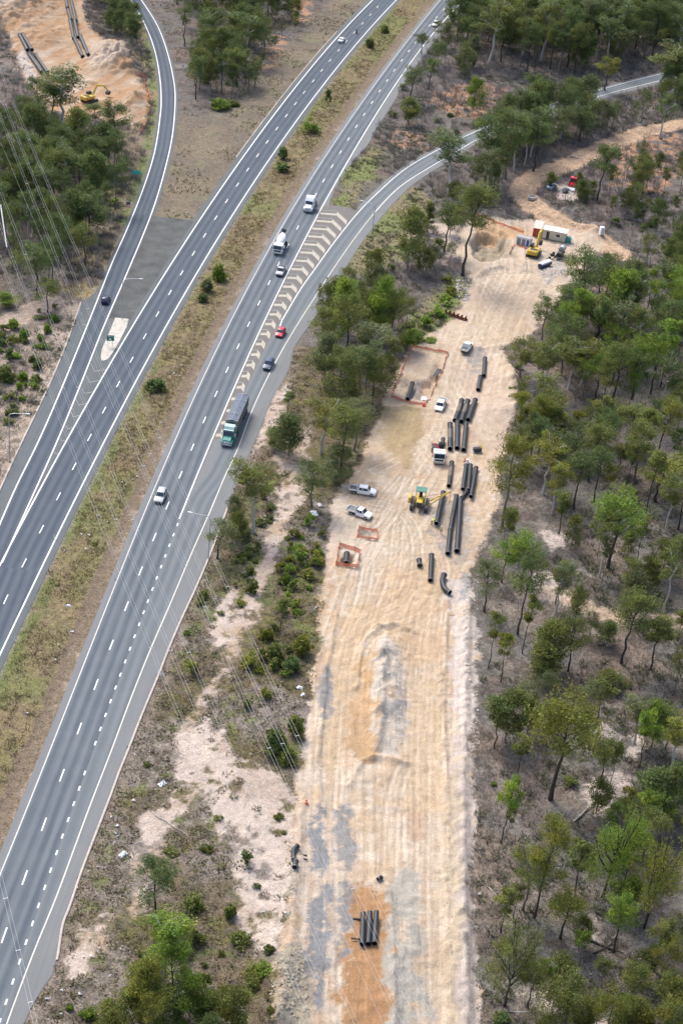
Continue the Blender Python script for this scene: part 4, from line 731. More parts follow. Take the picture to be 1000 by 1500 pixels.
for P, cnt, hr in (([(1012,100),(1180,100),(1180,600),(1012,600)], 60, (9, 17)), ([(1012,600),(1160,600),(1160,1560),(1012,1560)], 50, (6, 14)), ([(-190,180),(-14,180),(-14,480),(-190,480)], 40, (8, 15)), ([(60,1515),(390,1515),(390,1640),(40,1640)], 14, (5, 10)), ([(725,1530),(1100,1530),(1100,1640),(725,1640)], 24, (6, 13))):   # the forest goes on past the edges of the view
    Wp = pts(P); lo, hi = Wp.min(0), Wp.max(0); k = 0
    while k < cnt:
        x, y = rr_.uniform(lo[0], hi[0]), rr_.uniform(lo[1], hi[1])
        if not inpoly(np.array([x]), np.array([y]), Wp)[0]: continue
        H = rr_.uniform(*hr); kd = "iron pale iron bushy".split()[rr_.integers(4)]; SPECS.append(dict(kind=kd, x=x, y=y, H=H, W=H*.46, tint="gdoy"[rr_.integers(4)], lab=None, ex=False, px=0)); k += 1

in_view = [s for s in SPECS if -20 < to_px(s["x"], s["y"])[0] < 1020]
SPECS.sort(key=lambda s: (not s["ex"], -s["px"]))
TREES, REST = SPECS[:298], SPECS[298:]
SIZEW = lambda h: "tall" if h > 15 else "medium" if h > 9.5 else "small"
KIND_N = {"iron": "gum_tree", "pale": "pale_gum_tree", "spread": "spreading_gum_tree", "bushy": "bushy_tree", "slim": "slender_gum_tree", "dead": "dead_tree", "cypress": "cypress_tree"}
KIND_W = {"iron": "gum", "pale": "white-trunked gum", "spread": "spreading gum", "bushy": "bushy tree", "slim": "slender gum", "dead": "bare grey dead tree", "cypress": "narrow upright conifer"}
cnt_ = {}
for s in TREES:
    vs = VARS[s["kind"]]; i = cnt_.get(s["kind"], 0); cnt_[s["kind"]] = i+1; v = vs[i % len(vs)]
    if v["tm"] is None:
        v["tm"] = rec_mesh("trunk", v, False)
        if v["lf"] is not None: v["cm"] = rec_mesh("crown", v, True)
    x, y = s["x"], s["y"]; sx = s["W"]/v["W"]; sz = s["H"]/v["H"]
    head = f"{SIZEW(s['H'])} {KIND_W[s['kind']]}" if s["kind"] in ("dead", "cypress") else f"{SIZEW(s['H'])} {TWORD[s['tint']]} {KIND_W[s['kind']]}"
    lab = s["lab"] or unique_label(head, x, y, None)
    grp = "gum trees in the forest around the earthworks" if s["kind"] != "dead" else "dead trees in the forest"
    t = thing(KIND_N[s["kind"]], lab, "tree", (x, y, gz(x, y)-.05), rr_.uniform(0, 6.28), grp); t.scale = (sx, sx, sz)
    o = bpy.data.objects.new("trunk", v["tm"]); COL.objects.link(o); o.parent = t
    if v["cm"]:
        c = bpy.data.objects.new("crown", v["cm"]); COL.objects.link(c); c.parent = t; j = rr_.uniform(.86, 1.14); tc = TINT[s["tint"]]; f = min(max((y-330)/250, 0), 1)*.06
        c.color = tuple(tc[q]*j*(1-f) for q in range(3)) + (1,)
# --- the woodland behind, where crowns run together
VV = []; FF = []; CC = []; MI = []; off = 0
for s in REST:
    vs = VARS[s["kind"]]; v = vs[int(s["x"]*7) % len(vs)]; th = rr_.uniform(0, 6.28); sx, sz = s["W"]/v["W"], s["H"]/v["H"]; ca, sa = math.cos(th), math.sin(th); z0 = gz(s["x"], s["y"])
    def put(V): V = np.asarray(V)*np.array([sx, sx, sz]); return np.stack([V[:, 0]*ca-V[:, 1]*sa+s["x"], V[:, 0]*sa+V[:, 1]*ca+s["y"], V[:, 2]+z0], 1)
    V, F, c = v["lf"]; n = len(V)//4; k = rr_.permutation(n)[:int(n*.75)]; V = V.reshape(-1, 4, 3)[k].reshape(-1, 3); c = c.reshape(-1, 4, 3)[k].reshape(-1, 3); VV.append(put(V)); FF.append(np.arange(len(V)).reshape(-1, 4)+off); CC.append(c*np.array(TINT[s["tint"]])*.8); MI.append(np.zeros(len(k), int)); off += len(V)
    q = [f for f in v["mb"].f if len(f) == 4][:80]; V = np.array(v["mb"].v); VV.append(put(V)); FF.append(np.array(q)+off); CC.append(np.tile(np.array([[.2, .18, .16]]), (len(V), 1))); MI.append(np.ones(len(q), int)); off += len(V)
if REST:
    CC = np.vstack(CC); o = np_mesh("woodland", np.vstack(VV), np.vstack(FF), [M_LEAF, M_TWIG], {"tint": ('FLOAT_COLOR', np.concatenate([CC, np.ones((len(CC), 1))], 1))}, matidx=np.concatenate(MI)); o["kind"] = "stuff"; o["label"] = "smaller trees filling the woodland between the larger gums"
print("trees", len(TREES), "explicit", n_explicit, "rest", len(REST))
# ------------------------------------------------------------------ shrubs
def shrub_geo(seed, kind):
    r = np.random.default_rng(seed); mb = MB(); cen = []
    n = {"round": 34, "loose": 22, "low": 26}[kind]
    for i in range(n):
        a = r.random()*6.28; e = r.random(); rad = (1-.35*e)*math.sqrt(r.random())
        cen.append((math.cos(a)*rad*.8, math.sin(a)*rad*.8, {"round": .25+1.15*e*(1-.45*rad), "loose": .3+1.3*e*(1-.5*rad), "low": .2+.5*e}[kind]))
    cen = np.array(cen)
    for c in cen[::4]: mb.tube([(0, 0, -.1), (c[0]*.5, c[1]*.5, c[2]*.55), tuple(c)], [.045, .03, .012], 4, cap=False)
    rr = {"round": .27, "loose": .24, "low": .26}[kind]*(.5+1.0*r.random(len(cen))); cen[:, :2] *= (.8+.45*r.random(len(cen)))[:, None]; cen[:, 2] *= .8+.4*r.random(len(cen))
    return mb, leaves(r, cen, np.stack([rr, rr, rr*.85], 1), {"round": 52, "loose": 34, "low": 34}[kind], .26, .13, .1, .4)
SV = {}
for k in ("round", "loose", "low"):
    for j in range(3):
        mb, lf = shrub_geo(300+j+len(k)*10, k); v = dict(mb=mb, lf=lf, bark="mid"); SV.setdefault(k, []).append((rec_mesh("stem", v, False), rec_mesh("foliage", v, True)))
SH = [("round",319,410,36,22,"b","bright green taller median shrub in the trio beside the near side edge"),("round",303,424,24,24,"a","grey-green median shrub in the middle of the trio"),("round",297,440,18,18,"d","low dark green median shrub at the front of the trio"),("round",229,569,28,32,"d","round dark green bush alone in the median"),("round",414,232,24,18,"d","dark shrub at the back of the median pair"),("round",414,249,20,25,"d","broad dark green shrub at the front of the median pair"),("loose",454,193,28,32,"b","pale green loose shrub in the upper median"),("loose",480,152,24,13,"d","slim dark shrub at the median edge near the top"),("round",541,68,18,15,"d","lower of the two dark median shrubs near the top"),("round",562,46,18,15,"g","upper of the two dark median shrubs near the top"),("low",139,797,8,12,"g","tiny green shrub alone in the lower median"),
  ("loose",453,768,22,18,"b",None),("loose",472,784,16,15,"g",None),("loose",438,822,26,34,"b",None),("loose",424,840,20,24,"b",None),("loose",462,826,24,30,"y",None),("loose",452,846,18,24,"y",None),("round",418,852,18,18,"b",None),("loose",371,866,30,20,"g",None),("loose",412,896,22,24,"g",None),("loose",434,886,14,20,"y",None),("low",352,884,14,18,"y",None),("loose",377,806,16,14,"g",None),("round",390,936,20,22,"y",None),("round",400,966,34,28,"g","rounded green shrub on the sand under the power cables"),("round",441,956,34,34,"y",None),("round",426,982,28,30,"d",None),("loose",368,974,28,34,"y",None),("loose",281,984,24,28,"y",None),("loose",362,1034,16,20,"g",None),("loose",388,1022,20,24,"y",None),("round",402,1104,44,42,"d","big dark bush at the left edge of the strip"),("round",432,1078,36,30,"g",None),("round",418,1114,32,34,"o",None),("low",274,928,10,14,"b",None),("low",214,1122,12,16,"g",None),("loose",368,866,20,22,"g",None),
  ("loose",360,1266,22,26,"d",None),("round",337,1342,22,22,"g",None),("low",352,1380,24,36,"g",None),("low",303,1246,16,24,"o",None),("low",376,1300,10,16,"a",None),("low",320,1200,8,16,"o",None),("low",408,1198,14,18,"g",None),("low",415,1220,8,10,"g",None),("low",385,1430,20,34,"b",None),("low",392,1400,18,22,"g",None),("low",372,1450,22,30,"o",None),("loose",280,1330,26,36,"g",None),("loose",265,1400,24,30,"g",None),("low",250,1250,14,26,"o",None),("low",130,1490,24,30,"b",None),("low",330,1460,22,36,"o",None),("low",102,1478,14,14,"b",None),
  ("round",80,470,18,13,"b",None),("round",69,486,16,14,"b",None),("round",59,498,14,11,"b",None),("round",47,528,14,14,"g",None),("round",56,540,18,18,"d",None),("round",52,556,14,14,"d",None),("round",35,554,20,18,"b",None),("round",28,568,14,14,"b",None),("round",32,584,10,12,"b",None),("round",7,556,34,28,"g",None),("loose",14,526,22,20,"d",None),("round",35,497,22,18,"b",None),("round",3,506,16,14,"d",None),("round",20,480,20,20,"b",None),("loose",80,450,10,12,"g",None),("loose",12,620,14,22,"o",None),
  ("round",321,158,26,38,"b","broad pale green shrub at the tip of the forest wedge"),("round",341,154,16,22,"o",None),("loose",150,232,16,20,"d",None),("loose",168,300,16,22,"b",None),("loose",160,262,14,20,"g",None),("loose",176,282,12,16,"g",None),("loose",300,120,14,18,"d",None),
  ("loose",623,478,24,26,"b",None),("loose",640,462,22,28,"b",None),("loose",652,446,22,28,"b",None),("loose",612,498,18,22,"b",None),("loose",660,430,20,22,"y",None),("low",630,500,12,26,"b",None),("loose",600,480,16,22,"g",None),("loose",655,412,18,20,"o",None),("loose",590,505,20,24,"g",None),("loose",572,398,16,14,"g",None),("loose",612,392,24,10,"g",None),("loose",632,388,20,14,"g",None),
  ("round",733,1498,18,32,"d",None),("loose",925,1432,16,18,"d",None),("loose",845,1442,20,20,"g",None),("low",722,1152,10,12,"b",None),("loose",833,1150,16,28,"g",None),("loose",958,1400,18,26,"d",None),("loose",910,1470,20,22,"g",None),("loose",980,1440,22,26,"d",None),
  ("low",748,575,6,12,"b",None),("loose",770,528,20,26,"g",None),("loose",758,545,16,20,"g",None),("low",770,560,8,14,"b",None),("loose",790,540,20,24,"b",None),("loose",885,240,8,10,"g",None),("loose",905,232,14,16,"d",None),("loose",930,300,16,18,"g",None),("loose",955,330,18,20,"d",None),("loose",900,330,16,20,"g",None),("round",610,222,8,10,"g",None),("round",660,170,10,12,"d",None),("loose",668,196,12,14,"a",None),("loose",575,170,14,18,"d",None),("loose",612,165,12,16,"g",None),("loose",590,130,14,18,"d",None),("loose",640,178,12,16,"a",None)]
def road_free(x, y):
    d1 = np.maximum(X_at(rShoulder, y)-x, x-np.where(y < Y_NOSE, X_at(paveR, y), X_at(paveM, y))); d2 = np.maximum(np.where(y < Y_G, X_at(paveL, y), X_at(lLs, y))-x, x-X_at(lShoulder, y))
    q = np.minimum(pdist(x, y, (resample(rl, 40)+resample(rr, 40))/2)-4.4, pdist(x, y, (resample(A_EX, 40)+resample(B_EX, 40))/2)-3.8); return np.minimum(np.minimum(d1, d2), q) > .35
rs_ = random.Random(4)
for P, cnt, kk in (([(412,790),(470,775),(478,860),(440,905),(405,885)], 26, "bbyg"), ([(372,925),(455,910),(455,985),(400,1000),(370,985)], 12, "bygo"), ([(318,870),(362,770),(395,700),(405,720),(385,800),(352,880),(322,900)], 22, "goga"), ([(0,470),(60,455),(95,470),(40,600),(0,660)], 26, "gbog"), ([(200,960),(270,860),(300,870),(225,1010),(180,1110),(170,1090)], 12, "ogyo"), ([(180,1400),(290,1290),(340,1420),(395,1420),(395,1495),(170,1495)], 22, "ogbo")):
    k = 0
    while k < cnt:
        q = (rs_.uniform(min(p[0] for p in P), max(p[0] for p in P)), rs_.uniform(min(p[1] for p in P), max(p[1] for p in P)))
        if not inside_px(q, P): continue
        qa = np.array([at(*q)]); qd = [(dx_, dy_) for dx_ in (-1.3, 1.3) for dy_ in (-1.5, 1.5)]
        if not all(road_free(qa[:, 0]+a_, qa[:, 1]+b_)[0] for a_, b_ in qd): continue
        w_ = rs_.uniform(9, 22)*(1+.4*(q[1] > 1200)); SH.append(("loose" if rs_.random() < .65 else "low", q[0], q[1], w_*rs_.uniform(.6, .95), w_, kk[rs_.randrange(4)], None)); k += 1
for i, (k, bx, by, h, wd, tn, lab) in enumerate(SH):
    x, y = at(bx, by); s = scale_at(x, y); v = (by-to_px(x, y, 2)[1])/2; Wm = wd/s; Hm = max(h/v-.35*Wm, .5); st, fo = SV[k][i % 3]
    lab = lab or unique_label(f"{TWORD[tn]} {'low ' if k == 'low' else ''}shrub", x, y, None)
    t = thing("shrub", lab, "shrub", (x, y, gz(x, y)-.03), i*1.3, "shrubs of the median" if lab.find("median") > 0 else "shrubs on the verges and in the forest"); t.scale = (Wm/1.9, Wm/1.9, Hm/1.45)
    o = bpy.data.objects.new("stem", st); COL.objects.link(o); o.parent = t
    c = bpy.data.objects.new("foliage", fo); COL.objects.link(c); c.parent = t; tc = TINT[tn]; jj = (.85+.4*((i*37) % 17)/17)*(1.05 if k != "low" else .9); c.color = (*[q*jj for q in tc], 1)
# ------------------------------------------------------------------ ground cover nobody could count
def to_px_v(x, y):
    d = np.stack([x, y, np.full_like(x, -CAMH)], -1); k = d @ _f; return 500+FPX*(d @ CX)/k, 750-FPX*(d @ CU)/k
def cover(name, label, P, cols, hmin, hmax, nq, wd, spread, seed, flat=.0):
    """clumps of blades or twigs standing at the points P"""
    r = np.random.default_rng(seed); n = len(P); z = gh(P[:, 0], P[:, 1]); C = np.repeat(np.column_stack([P, z]), nq, 0); m = len(C)
    h = np.repeat(r.uniform(hmin, hmax, n), nq)*(.6+.5*r.random(m)); a = r.random(m)*6.28; ra = np.sqrt(r.random(m))*spread; C[:, 0] += np.cos(a)*ra; C[:, 1] += np.sin(a)*ra
    tip = C + np.stack([np.cos(a)*h*(.35+flat), np.sin(a)*h*(.35+flat), h*(1-flat*.5)], 1)+r.normal(size=(m, 3))*.12*h[:, None]; C[:, 2] -= .05
    b = r.random(m)*6.28; sd = np.stack([np.cos(b), np.sin(b), 0*b], 1)*(wd*(.6+.8*r.random(m)))[:, None]
    V = np.stack([C-sd*.5, C+sd*.5, tip+sd*.35, tip-sd*.35], 1).reshape(-1, 3); cc = np.array(cols)[r.integers(len(cols), size=n)]*(.75+.5*r.random(n))[:, None]; cc = np.repeat(cc, nq*4, 0)
    o = np_mesh(name, V, np.arange(4*m).reshape(-1, 4), M_TWIG, {"tint": ('FLOAT_COLOR', np.concatenate([cc, np.ones((len(cc), 1))], 1))}); o["kind"] = "stuff"; o["label"] = label
def zone_pts(n, x0, x1, y0, y1, seed):
    r = np.random.default_rng(seed); x = r.uniform(x0, x1, n); y = y0+(y1-y0)*r.random(n)**1.25; px, py = to_px_v(x, y); k = (px > -70) & (px < 1070) & (py < 1600); return x[k], y[k]
x, y = zone_pts(150000, -150, 125, 125, 740, 1); ok = road_free(x, y) & ~inpoly(x, y, SITE_W) & ~inpoly(x, y, BORROW_W) & (pdist(x, y, HAUL) > 3.6) & (pdist(x, y, TRACK_L) > 3) & (pdist(x, y, TRACK_R) > 2.4)
for P in VERGE_SAND+PALE_FOREST: ok &= ~(inpoly(x, y, pts(P)) & (vnoise(x*.6, y*.6) < .78))
x, y = x[ok], y[ok]; Pq = np.column_stack([x, y])
med = (x > X_at(lShoulder, y)) & (x < X_at(rShoulder, y)); wed = (x > X_at(lrR, y)) & (x < X_at(lLs, y)) & (y > Y_G)
ver = (x > np.where(y < Y_NOSE, X_at(paveR, y), 1e9)) & (x < X_at(PATH, y)) & (y < at(430, 505)[1]); fst = ~med & ~wed & ~ver
px_edge = lambda y: X_at(paveR, y)
ol = np.zeros(len(x), bool)
for P in OLIVE: ol |= inpoly(x, y, pts(P))
tm_ = (x-X_at(lShoulder, y))/np.maximum(X_at(rShoulder, y)-X_at(lShoulder, y), 1)
mk_ = med & (tm_ > .02) & (tm_ < .78) & (np.random.default_rng(8).random(len(x)) < .6)
cover("dry_grass", "tufted golden dry grass along the median", Pq[mk_], [(.21, .165, .085), (.18, .14, .07), (.145, .125, .06), (.245, .195, .105), (.12, .115, .055)], .12, .36, 6, .12, .36, 3, .3)
xx, yy = zone_pts(150000, -60, 60, 150, 640, 8); tt = (xx-X_at(lShoulder, yy))/np.maximum(X_at(rShoulder, yy)-X_at(lShoulder, yy), 1); k = (tt > .12) & (tt < .72) & (fbm(xx, yy, .15, 3, 4.) > .42)
cover("dry_grass", "taller pale seed heads of the median grass", np.column_stack([xx, yy])[k], [(.245, .195, .105), (.205, .16, .085), (.165, .135, .065)], .2, .5, 5, .09, .32, 9, .3)
k = (ol | (wed & (fbm(x, y, .1, 3, 7.) > .5))) & ~med
cover("verge_grass", "short dry and green grass on the slopes beside the ramps", Pq[k], [(.26, .21, .11), (.17, .18, .07), (.21, .17, .10), (.14, .17, .06)], .2, .5, 4, .14, .3, 4)
k = ver & ((fbm(x, y, .12, 4, 13.) > .40) | (x-px_edge(y) < 9) & (fbm(x, y, .3, 3, 3.) > .36))
cover("heath", "low brown and olive heath between the merge lane and earthworks", Pq[k], [(.19, .145, .08), (.165, .16, .07), (.225, .175, .115), (.16, .18, .07), (.155, .125, .095)], .12, .36, 16, .15, .5, 5, .65)
k = fst & (fbm(x, y, .07, 4, 17.) > .44) & ~ol
cover("undergrowth", "grey leafless twigs and dry scrub on the forest floor", Pq[k], [(.26, .23, .21), (.20, .175, .16), (.30, .265, .24), (.165, .145, .13)], .25, .9, 9, .06, .6, 6, .2)
k = fst & (y > 370) & (fbm(x, y, .09, 3, 91.) > .42) & ~ol & (np.random.default_rng(4).random(len(x)) < .3)
cover("brushwood", "grey leafless bushes among the far trees", Pq[k], [(.25, .225, .215), (.20, .18, .17), (.29, .26, .25), (.17, .165, .14)], .7, 2.0, 20, .07, .8, 16)
k = fst & (fbm(x, y, .06, 4, 37.) > .5) & (np.random.default_rng(3).random(len(x)) < .35)
cover("scrub", "low grey-green scrub scattered through the forest", Pq[k], [(.13, .145, .08), (.165, .17, .105), (.11, .135, .06), (.17, .16, .115)], .2, .8, 22, .13, .6, 7, .45)
# ================================================================== VEHICLES
def heading(L, y, away):
    t = np.array([X_at(L, y+4)-X_at(L, y-4), 8.]); t = t if away else -t; return math.atan2(t[1], t[0])
def head_px(rear, front): a, b = at(*rear), at(*front); return math.atan2(b[1]-a[1], b[0]-a[0])
def wheel(root, x, y, r, w, sides=1):
    mb = MB(); s = 1 if y > 0 else -1
    mb.lathe([(-w/2, r*.55), (-w/2, r*.9), (-w/2+.03, r), (w/2-.03, r), (w/2, r*.9), (w/2, r*.55)], (x, y, r), (x, y+s, r), 18); t = mk("wheel", mb, RUBBER, root, True)
    mr = MB(); mr.lathe([(w/2-.05, .02), (w/2-.02, r*.2), (w/2-.06, r*.25), (w/2-.04, r*.5), (w/2+.004, r*.58), (w/2-.08, r*.6)], (x, y, r), (x, y+s, r), 14); mk("rim", mr, RIM, t, True)
    return t
def loft(mb, st, m=0):
    rows = []
    for (x, zl, zb, zt, wl, wb, wt) in st:
        h = [(0, zl), (wl, zl), (wb*.985, zl+.16), (wb, zb-.14), (wb*.965, zb), (wt, zt-.07 if zt-zb > .2 else zt-.02), (wt*.82, zt), (0, zt+.025)]
        rows.append([(x, p, q) for p, q in h]+[(x, -p, q) for p, q in h[-2:0:-1]])
    n = len(rows[0]); vs = [p for r in rows for p in r]; fs = [(i*n+k, i*n+(k+1) % n, (i+1)*n+(k+1) % n, (i+1)*n+k) for i in range(len(rows)-1) for k in range(n)]
    fs += [tuple(range(n)), tuple((len(rows)-1)*n+k for k in range(n))]; mb.add(vs, fs, m)
def quad_panel(mb, q, off=.012, th=.02):
    q = [Vector(p) for p in q]; n = (q[1]-q[0]).cross(q[3]-q[0]).normalized(); a = [p+n*off for p in q]; b = [p-n*th for p in q]
    mb.add(a+b, [(0, 1, 2, 3), (7, 6, 5, 4)]+[(i, 4+i, 4+(i+1) % 4, (i+1) % 4) for i in range(4)])
CARS = {  # stations front to rear: x, z low, z belt, z top, half widths low / belt / top ; then indices of windscreen base, top, roof rear, rear-window base
 "sedan": ([(2.28,.34,.60,.62,.62,.70,.60),(2.12,.22,.70,.72,.78,.84,.70),(1.5,.20,.78,.82,.84,.89,.74),(.95,.20,.86,.90,.86,.90,.76),(.2,.20,.92,1.40,.86,.90,.66),(-.95,.20,.92,1.39,.86,.90,.66),(-1.62,.20,.94,1.00,.86,.89,.74),(-2.15,.24,.92,.96,.82,.85,.72),(-2.30,.36,.84,.86,.70,.76,.62)], 3, 4, 5, 6),
 "hatch": ([(1.95,.34,.60,.62,.60,.68,.58),(1.82,.22,.70,.72,.76,.82,.68),(1.3,.20,.80,.85,.82,.86,.72),(.95,.20,.88,.93,.83,.87,.74),(.25,.20,.94,1.45,.83,.87,.64),(-1.25,.20,.96,1.44,.83,.87,.64),(-1.80,.22,.96,1.02,.80,.84,.70),(-1.95,.34,.86,.88,.72,.76,.62)], 3, 4, 5, 6),
 "wagon": ([(2.35,.38,.66,.68,.64,.74,.62),(2.2,.26,.78,.80,.80,.88,.74),(1.5,.24,.90,.94,.86,.92,.78),(1.0,.24,.98,1.02,.88,.93,.78),(.35,.24,1.02,1.62,.88,.93,.70),(-1.7,.24,1.04,1.62,.88,.93,.70),(-2.2,.28,1.04,1.10,.85,.90,.76),(-2.36,.40,.92,.94,.76,.82,.68)], 3, 4, 5, 6),
 "ute": ([(2.45,.42,.74,.76,.64,.74,.64),(2.3,.32,.88,.90,.80,.88,.76),(1.7,.30,.98,1.02,.86,.91,.78),(1.2,.30,1.04,1.08,.88,.92,.78),(.65,.30,1.08,1.70,.88,.92,.70),(-.35,.30,1.08,1.69,.88,.92,.70),(-.55,.30,1.08,1.12,.88,.92,.78),(-.62,.34,1.04,1.06,.84,.88,.74)], 3, 4, 5, 6),
 "twin": ([(2.6,.42,.74,.76,.64,.74,.64),(2.45,.32,.88,.90,.80,.88,.76),(1.9,.30,.98,1.02,.86,.91,.78),(1.4,.30,1.04,1.08,.88,.92,.78),(.85,.30,1.08,1.72,.88,.92,.70),(-.85,.30,1.08,1.70,.88,.92,.70),(-1.05,.30,1.08,1.12,.88,.92,.78),(-1.12,.34,1.04,1.06,.84,.88,.74)], 3, 4, 5, 6)}
def car(name, label, cat, col, kind, px, rz, group, tray=None, tray_col=None):
    x, y = at(*px); z = 0. if name not in ("parked_ute", "parked_car") else gz(x, y)
    root = thing(name, label, cat, (x, y, z+.005), rz, group); st, a, b, c, d = CARS[kind]; mb = MB(); loft(mb, st); body = mk("body", mb, col, root, True)
    for sgn in (-1, 1):
        pass
    def P(i, s, up, ins=.0): q = st[i]; return (q[0], s*((q[6] if up else q[5]*.93)-ins), (q[3]-.05 if up else q[3]+.02))
    mb = MB(); A0, A1 = st[a], st[b]; quad_panel(mb, [(A0[0]-.03, -A0[6]*.95, A0[3]+.03), (A0[0]-.03, A0[6]*.95, A0[3]+.03), (A1[0]+.04, A1[6]*.9, A1[3]-.03), (A1[0]+.04, -A1[6]*.9, A1[3]-.03)], .03); mk("windscreen", mb, GLASS, root)
    mb = MB(); A0, A1 = st[d], st[c]; quad_panel(mb, [(A0[0]+.03, A0[6]*.92, A0[3]+.03), (A0[0]+.03, -A0[6]*.92, A0[3]+.03), (A1[0]-.03, -A1[6]*.88, A1[3]-.03), (A1[0]-.03, A1[6]*.88, A1[3]-.03)], .03); mk("rear_window", mb, GLASS, root)
    for s in (-1, 1):
        mb = MB(); b0, b1 = st[b], st[c]; xs = [st[a][0]-.28, b0[0]-.02, b1[0]+.05, st[d][0]+.25]; yb = b0[5]*.965+.012; yt = b0[6]+.03
        mid = (xs[1]+xs[2])/2-.1
        for (p0, p1, q0, q1) in ((xs[0], mid+.04, xs[1], mid+.04), (mid-.04, xs[3], mid-.04, xs[2])):
            q = [(p0, s*yb, b0[2]+.03), (p1, s*yb, b0[2]+.03), (q1, s*yt, b0[3]-.13), (q0, s*yt, b0[3]-.13)]; quad_panel(mb, q if s < 0 else q[::-1], .012)
        mk("side_window", mb, GLASS, root)
        f = st[1]; mb = MB(); mb.box((f[0]-.02, s*f[5]*.74, f[2]-.08), (.22, .34, .16), 0, .05); mk("headlight", mb, LAMP, root)
        r_ = st[-2]
        if tray is None: mb = MB(); mb.box((r_[0]-.02, s*r_[5]*.8, r_[2]-.1), (.2, .3, .18), 0, .04); mk("tail_light", mb, RED_L, root)
        mb = MB(); mb.box((st[a][0]-.38, s*(st[a][5]+.11), st[a][2]+.08), (.12, .2, .13), 0, .04); mk("mirror", mb, col, root)
    mb = MB(); f = st[0]; mb.box((f[0]-.02, 0, f[1]+.1), (.16, 1.1, .16), 0, .04); mk("grille", mb, DARK, root)
    L0 = -1.35 if kind in ("sedan", "wagon") else -1.15 if kind == "hatch" else -1.55; fx = st[2][0]-.12
    wr = .31 if kind in ("sedan", "hatch") else .36
    xr = L0 if tray is None else -1.55 if kind == "ute" else -1.75
    for xx in (fx, xr):
        for s in (-1, 1): wheel(root, xx, s*(st[3][5]-.08), wr, .22)
    if tray == "flat":
        m2 = tray_col or STEEL; x0, x1 = -.72, -2.75 if kind == "ute" else -2.85; x0 = x0 if kind == "ute" else -1.25
        mb = MB(); xc, ln = (x0+x1)/2, abs(x1-x0); mb.box((xc, 0, .78), (ln, 1.84, .08)); tb = mk("tray", mb, mat("tray_floor", (.16, .16, .165), .7, 0, .2), root)
        mb = MB(); mb.box((xc, 0, .58), (ln, .8, .16)); mk("chassis_rail", mb, DARK, root)
        for s in (-1, 1): mb = MB(); mb.box((xc, s*.92, .96), (ln, .05, .3)); mk("tray_side", mb, m2, root)
        mb = MB(); mb.box((x1+.02, 0, .96), (.05, 1.84, .3)); mk("tailgate", mb, m2, root); mb = MB(); mb.box((x0-.02, 0, 1.3), (.06, 1.8, 1.0)); mk("headboard", mb, m2, root)
        for s in (-1, 1): mb = MB(); mb.box((x1-.03, s*.7, .66), (.06, .3, .12)); mk("tail_light", mb, RED_L, root)
    return root
G_NEAR = "vehicles on the near carriageway"; G_FAR = "vehicles on the far carriageway and exit lane"; G_SITE = "utes parked on the earthworks"
def on_road(L, px): return heading(L, at(*px)[1], False)
SILVER = paint("silver", (.42, .43, .44)); RED = paint("red", (.60, .025, .05)); NAVY = paint("navy", (.018, .028, .075)); BLUE = paint("dark_blue", (.035, .065, .12))
car("car", "silver station wagon alone on the near carriageway in the lane beside the median", "car", SILVER, "wagon", (235,730), on_road(rDA, (235,730)), G_NEAR)
car("car", "bright red hatchback beside the chevron gore on the merge lane", "car", RED, "hatch", (410.5,490), heading(rampR, at(410, 490)[1], False), G_NEAR)
car("car", "dark blue off-roader on the merge lane behind the green semi-trailer", "car", BLUE, "wagon", (393,537), heading(rampR, at(393, 537)[1], False), G_NEAR)
car("ute", "silver flat-tray ute driving behind no one, just in front of the concrete mixer".replace("behind no one, just ", ""), "ute", SILVER, "ute", (411,400), on_road(rDA, (411,400)), G_NEAR, "flat")
car("car", "white car nearest the top of the picture on the near carriageway", "car", WHITE, "wagon", (637.5,37), on_road(rDA, (637,37)), G_NEAR)
car("car", "white car beside the motorbike on the far carriageway", "car", WHITE, "sedan", (500,60), heading(lL, at(500, 60)[1], True), G_FAR)
car("car", "navy blue car climbing the exit lane past the street lamp", "car", NAVY, "hatch", (154.5,441.5), heading(lrL, at(154, 441)[1], True), G_FAR)
# parked on the site
car("parked_ute", "white ute with dark tray on the blue-grey gravel of the haul track", "ute", WHITE, "ute", (683,512), head_px((678.5,517), (687,505)), G_SITE, "flat", WHITE)
car("parked_ute", "white twin-cab ute facing the camera beside the fenced rectangular pit", "ute", WHITE, "twin", (644.5,596), head_px((648,586), (641,602)), G_SITE, "flat", WHITE)
car("parked_ute", "white twin-cab ute, the upper of two parked side by side at the strip edge", "ute", WHITE, "twin", (531.5,722), head_px((514,719), (550,725)), G_SITE, "flat", WHITE)
car("parked_ute", "white single-cab ute with empty grey tray, the lower of two parked side by side", "ute", WHITE, "ute", (527,754), head_px((508,748), (545,761)), G_SITE, "flat", WHITE)
car("parked_car", "pale blue car half hidden under a small tree beside the haul track", "car", paint("pale_blue", (.33, .42, .46)), "sedan", (807,275), 1.2, "vehicles in the scrub")
